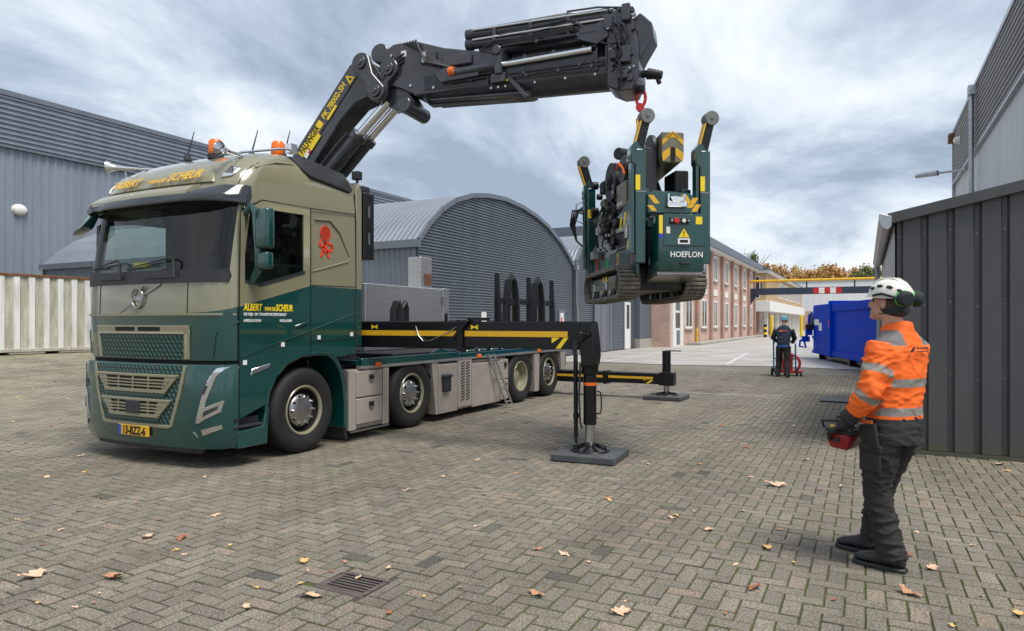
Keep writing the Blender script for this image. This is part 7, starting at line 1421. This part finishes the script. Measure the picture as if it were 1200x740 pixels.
# in this frame y runs to the worker (-PF)
a = MB(); a.loft([[(-.11, -.07, -.10), (.11, -.07, -.10), (.11, .07, -.10), (-.11, .07, -.10)], [(-.155, -.095, -.03), (.155, -.095, -.03), (.155, .095, -.03), (-.155, .095, -.03)], [(-.16, -.10, .015), (.16, -.10, .015), (.16, .10, .015), (-.16, .10, .015)]]); mat('remote_red', (.30, .012, .018), .4, var=.15); a.build('shell', 'remote_red', rm, bevel=.015, seg=2)
a = MB(); a.box(-.165, .165, -.105, .105, .015, .045); a.build('top_panel', 'black_plastic', rm, bevel=.01)
for s_ in (-1, 1): a = MB(); a.tube([(s_ * .15, -.12, .04), (s_ * .165, -.14, .09), (s_ * .165, .0, .11), (s_ * .165, .12, .09), (s_ * .15, .10, .04)], .012, 7); a.build('guard_hoop', 'black_plastic', rm); a = MB(); a.cyl((s_ * .168, .0, -.03), (s_ * .16, .0, -.03), .022, n=14); a.build('side_knob', 'black_plastic', rm)
for k in range(6): a = MB(); x_ = -.11 + k * .044; a.cyl((x_, .02, .045), (x_, .02, .085), .008, n=8); ball(a, (x_, .02, .09), .013, 8, 6); a.build('joystick', 'black_metal', rm)
a = MB(); a.cyl((.10, -.07, .045), (.10, -.07, .06), .018, n=12); a.build('stop_button', 'bright_yellow', rm)
# gloves: palm, four fingers, thumb
def hand(wr, grip, fwd, side, par, s_):
    """fingers wrap downwards over the grip bar running along fwd"""
    a = MB(); fwd = Vector(fwd).normalized(); up = Vector((0, 0, 1)); side = Vector(side).normalized()
    pc = Vector(grip); a.tube([Vector(wr), Vector(wr).lerp(pc, .5), pc], [.036, .038, .036], 10)
    a.loft([ring(pc - fwd * .03, .042, .02, up.lerp(side, .4).normalized(), side), ring(pc + fwd * .02, .046, .021, up, side), ring(pc + fwd * .05, .042, .018, up, side)])
    for k in range(4):
        q = (k - 1.5) * .021; l_ = (.9, 1.05, 1.0, .8)[k]; b_ = pc + fwd * .045 + side * q
        a.tube([b_ - fwd * .02, b_ + fwd * .022 * l_ + up * .008, b_ + fwd * .048 * l_ - up * .012, b_ + fwd * .05 * l_ - up * .042 * l_, b_ + fwd * .028 * l_ - up * .06 * l_], [.0105, .0105, .010, .0095, .0085], 8)
    th = pc - side * s_ * .035; a.tube([th - fwd * .02, th - side * s_ * .018 + fwd * .012 - up * .004, th - side * s_ * .014 + fwd * .042 - up * .018, th + fwd * .056 - up * .03], [.014, .013, .0115, .0095], 8)
    me_ = remesh(a, .0045, 2); return link(me_, 'glove', 'glove', par)
hand(wrL + Vector((.012, -.006, .012)), (-.265, -.11, .895), (-.80, .35, -.45), (-.35, -.93, .1), wk, -1); hand(wrR, (-.215, .17, .905), (-.75, -.25, -.5), (-.3, .93, .1), wk, 1)
# helmet
a = MB(); rg = []
for j in range(10):
    ph = math.pi / 2 * j / 9.0; rg.append([hp(-.012 + .138 * math.cos(ph) * math.cos(t_) , .112 * math.cos(ph) * math.sin(t_), .045 + .118 * math.sin(ph)) for t_ in [2 * math.pi * k / 28 for k in range(28)]])
rg0 = [hp(-.012 + (.134 + (.03 if math.cos(t_) > .5 else 0)) * math.cos(t_), .112 * math.sin(t_), .032 - .012 * math.cos(t_)) for t_ in [2 * math.pi * k / 28 for k in range(28)]]; rgi = [hp(-.012 + .122 * math.cos(t_), .1 * math.sin(t_), .036) for t_ in [2 * math.pi * k / 28 for k in range(28)]]
a.loft([rgi, rg0] + rg[:-1], caps=False); a.add(rg[-2], [tuple(range(28))]); hm = a.build('helmet', 'helmet_white', wk, ang=60)
for sgn in (1, -1):
    for f_, u_, sc_ in ((.075, .085, 1), (.03, .105, 1.1), (-.03, .105, 1.1), (-.085, .09, 1)): 
        y_ = sgn * .112 * math.sqrt(max(.05, 1 - ((u_ - .045) / .118) ** 2 - (f_ / .138) ** 2)); a = MB(); ball(a, hp(f_ - .012, y_ * .985, u_), (.020 * sc_, .010, .012), 10, 8, M=Mh); a.build('vent', 'patch_dark', hm)
    a = MB(); a.tube([hp(.05, sgn * .10, .04), hp(-.01, sgn * .118, .06), hp(-.08, sgn * .108, .05), hp(-.115, sgn * .09, .035)], .008, 6); a.build('muff_arm', 'patch_dark', hm)
for k in (-1, 0, 1): a = MB(); a.tube([hp(.10, k * .03, .115), hp(.05, k * .034, .152), hp(-.03, k * .034, .163), hp(-.09, k * .03, .135)], .006, 6); a.build('ridge', 'helmet_white', hm)
a = MB(); ball(a, hp(-.05, 0, -.035), (.085, .078, .05), M=Mh); a.build('nape_cradle', 'patch_dark', hm)
for sgn in (1, -1):
    c0 = hp(-.118, sgn * .055, .045); dd = (HLf * sgn * .55 - HFw * .83).normalized(); a = MB(); a.lathe([(0, .0), (.042, 0), (.05, .015), (.05, .04), (.038, .058), (0, .062)], c0, dd, 20); mf = a.build('ear_defender', 'patch_dark', hm); a = MB(); a.lathe([(.044, -.004), (.0525, -.003), (.053, .003), (.05, .006)], c0, dd, 20); a.build('muff_ring', 'muff_green', mf)
a = MB(); a.tube([hp(-.11, .10, -.02), hp(-.07, .09, -.06), hp(.0, .085, -.07)], .004, 5); a.build('chin_strap', 'patch_dark', hm)

# ---- man pushing a trolley down the street (seen from behind)
mat('navy_cloth', (.018, .028, .05), .85, var=.2, vs=10); mat('knit_blue', (.13, .38, .48), .9, var=.25, vs=25, bump=.6, bs=120); mat('blue_shirt', (.03, .13, .42), .8)
mn = empty('person', (-2.09, 21.0, 0), 0, label='man in navy sweater and light blue beanie pushing a trolley away down the street', cat='person')
F2, L2_ = Vector((.02, 1, 0)), Vector((-1, .02, 0))
hL, hR = Vector((-.10, 0, .88)), Vector((.10, 0, .88)); kL, kR = Vector((-.13, .12, .48)), Vector((.11, -.02, .47)); aL, aR = Vector((-.16, .02, .10)), Vector((.12, -.20, .12))
sL, sR = Vector((-.20, .12, 1.36)), Vector((.20, .12, 1.36)); eL, eR = Vector((-.30, .22, 1.12)), Vector((.28, .24, 1.10)); w1, w2_ = Vector((-.22, .42, 1.02)), Vector((.2, .44, 1.0))
a = MB(); a.tube([hL, kL, aL], [.07, .05, .035], 8); a.tube([hR, kR, aR], [.07, .05, .035], 8); a.tube([sL, eL, w1, w1 + Vector((0, .08, -.02))], [.05, .04, .03, .03], 8); a.tube([sR, eR, w2_, w2_ + Vector((0, .08, -.02))], [.05, .04, .03, .03], 8)
a.loft([ring((0, 0, .86), .14, .1, F2, L2_), ring((0, .05, 1.1), .14, .1, F2, L2_), ring((0, .12, 1.36), .16, .09, F2, L2_), ring((0, .15, 1.46), .06, .06, F2, L2_)]); a.tube([(0, .15, 1.42), (0, .2, 1.55)], .055, 10); ball(a, (0, .23, 1.62), (.078, .095, .115)); ball(a, (-.08, .23, 1.6), (.012, .02, .03)); ball(a, (.08, .23, 1.6), (.012, .02, .03)); ball(a, (0, .33, 1.60), (.015, .02, .02))
link(remesh(a, .014, 2), 'body', 'skin', mn)
a = MB(); a.loft([ring((0, .0, .92), .175, .125, F2, L2_), ring((0, .03, 1.08), .185, .13, F2, L2_), ring((0, .09, 1.28), .205, .13, F2, L2_), ring((0, .12, 1.40), .175, .1, F2, L2_), ring((0, .15, 1.49), .07, .07, F2, L2_)]); a.tube([sL, eL, w1], [.08, .068, .05], 10); a.tube([sR, eR, w2_], [.08, .068, .05], 10); me = remesh(a, .014, 4); wrinkle(me, .01, None, 8, 2); sw = link(me, 'sweater', 'navy_cloth', mn)
a = MB(); a.loft([ring((0, 0, .86), .178, .128, F2, L2_), ring((0, .0, .925), .18, .13, F2, L2_)]); a.build('shirt_hem', 'blue_shirt', mn)
a = MB(); q_ = frame((-.12, -.058, 1.30), (1, 0, 0), (0, .25, 1))
a.add([tuple(q_ @ Vector(p)) for p in ((0, 0, .001), (.09, .0, .001), (.12, .03, .001), (.24, .012, .001), (.24, .028, .001), (.11, .05, .001), (0, .02, .001))], [(0, 1, 2, 3, 4, 5, 6)]); a.build('back_print', 'orange_plastic', sw, smooth=False)
a = MB(); a.loft([ring((0, 0, .93), .165, .12, F2, L2_), ring((0, 0, .82), .175, .125, F2, L2_)]); a.tube([hL, kL, aL + Vector((0, 0, -.02))], [.105, .085, .075], 12); a.tube([hR, kR, aR + Vector((0, 0, -.02))], [.105, .085, .075], 12); me = remesh(a, .014, 4); wrinkle(me, .01, None, 8, 3); link(me, 'trousers', 'trouser_dark', mn)
boot(aL, (-.05, 1, 0), mn); b_ = boot(aR, (.05, 1, 0), mn)
a = MB(); ball(a, (0, .225, 1.675), (.092, .108, .088)); a.tube([(.09 * math.cos(k * .3142), .225 + .107 * math.sin(k * .3142), 1.645) for k in range(21)], .016, 6); a.build('beanie', 'knit_blue', mn)
for w_ in (w1, w2_):
    a = MB(); pc = w_ + Vector((0, .06, -.01)); a.tube([w_, pc], [.03, .036], 8)
    for k in range(4): q = (k - 1.5) * .02; a.tube([pc + Vector((q, .0, .01)), pc + Vector((q, .04, .0)), pc + Vector((q, .045, -.03)), pc + Vector((q, .02, -.045))], .0105, 6)
    a.tube([pc + Vector((.03 if w_.x < 0 else -.03, 0, 0)), pc + Vector((.035 if w_.x < 0 else -.035, .03, -.015)), pc + Vector((.02 if w_.x < 0 else -.02, .04, -.03))], .012, 6); link(remesh(a, .008, 1), 'glove', 'glove', mn)
# blue hand truck with a crate and a red hose reel in front of him
mat('trolley_blue', (.02, .20, .36), .4); mat('cardboard', (.38, .24, .13), .85)
ht = empty('hand_trolley', (-2.09, 21.55, 0), label='blue hand trolley pushed by the man in the beanie', cat='trolley')
a = MB(); a.tube([(-.30, -.06, .95), (-.32, -.08, 1.05), (-.32, .0, .2), (-.32, .1, .12)], .022, 8); a.tube([(.28, -.06, .95), (.28, .0, .2), (.28, .1, .12)], .022, 8); a.tube([(-.32, -.06, 1.0), (.28, -.06, 1.0)], .022, 8); a.tube([(-.32, 0, .5), (.28, 0, .5)], .02, 8); a.box(-.32, .28, .0, .38, .09, .12); a.build('frame', 'trolley_blue', ht)
for x_ in (-.36, .32): a = MB(); a.lathe([(0, -.03), (.06, -.03), (.12, -.025), (.12, .025), (.06, .03), (0, .03)], (x_, -.04, .122), (1, 0, 0), 18); a.build('wheel', 'tyre', ht)
bxo = MB(); bxo.box(-.24, .02, .03, .36, .13, .78); bxo.build('cardboard_box', 'cardboard', loc=(-2.09, 21.55, 0), bevel=.008, label='tall cardboard box standing on the blue hand trolley', cat='box')
rl = empty('red_hose_reel', (-1.92, 21.42, 0), label='red hose coil carried on the trolley in front of the man', cat='hose reel')
for k in range(4): a = MB(); a.tube([(.22 * math.cos(t_ * .3307), .05 * k + .12, .36 + .24 * math.sin(t_ * .3307)) for t_ in range(20)], .035, 8); a.build('hose_loop', 'red', rl)
a = MB(); a.box(-.28, .28, .05, .4, .085, .16); a.box(-.12, .02, .08, .34, .16, .66); a.build('reel_frame', 'red', rl, bevel=.02)
for s_ in (-.2, .24): a = MB(); a.cyl((s_, .06, .06), (s_ + .05, .06, .06), .058, n=14); a.build('castor', 'tyre', rl)
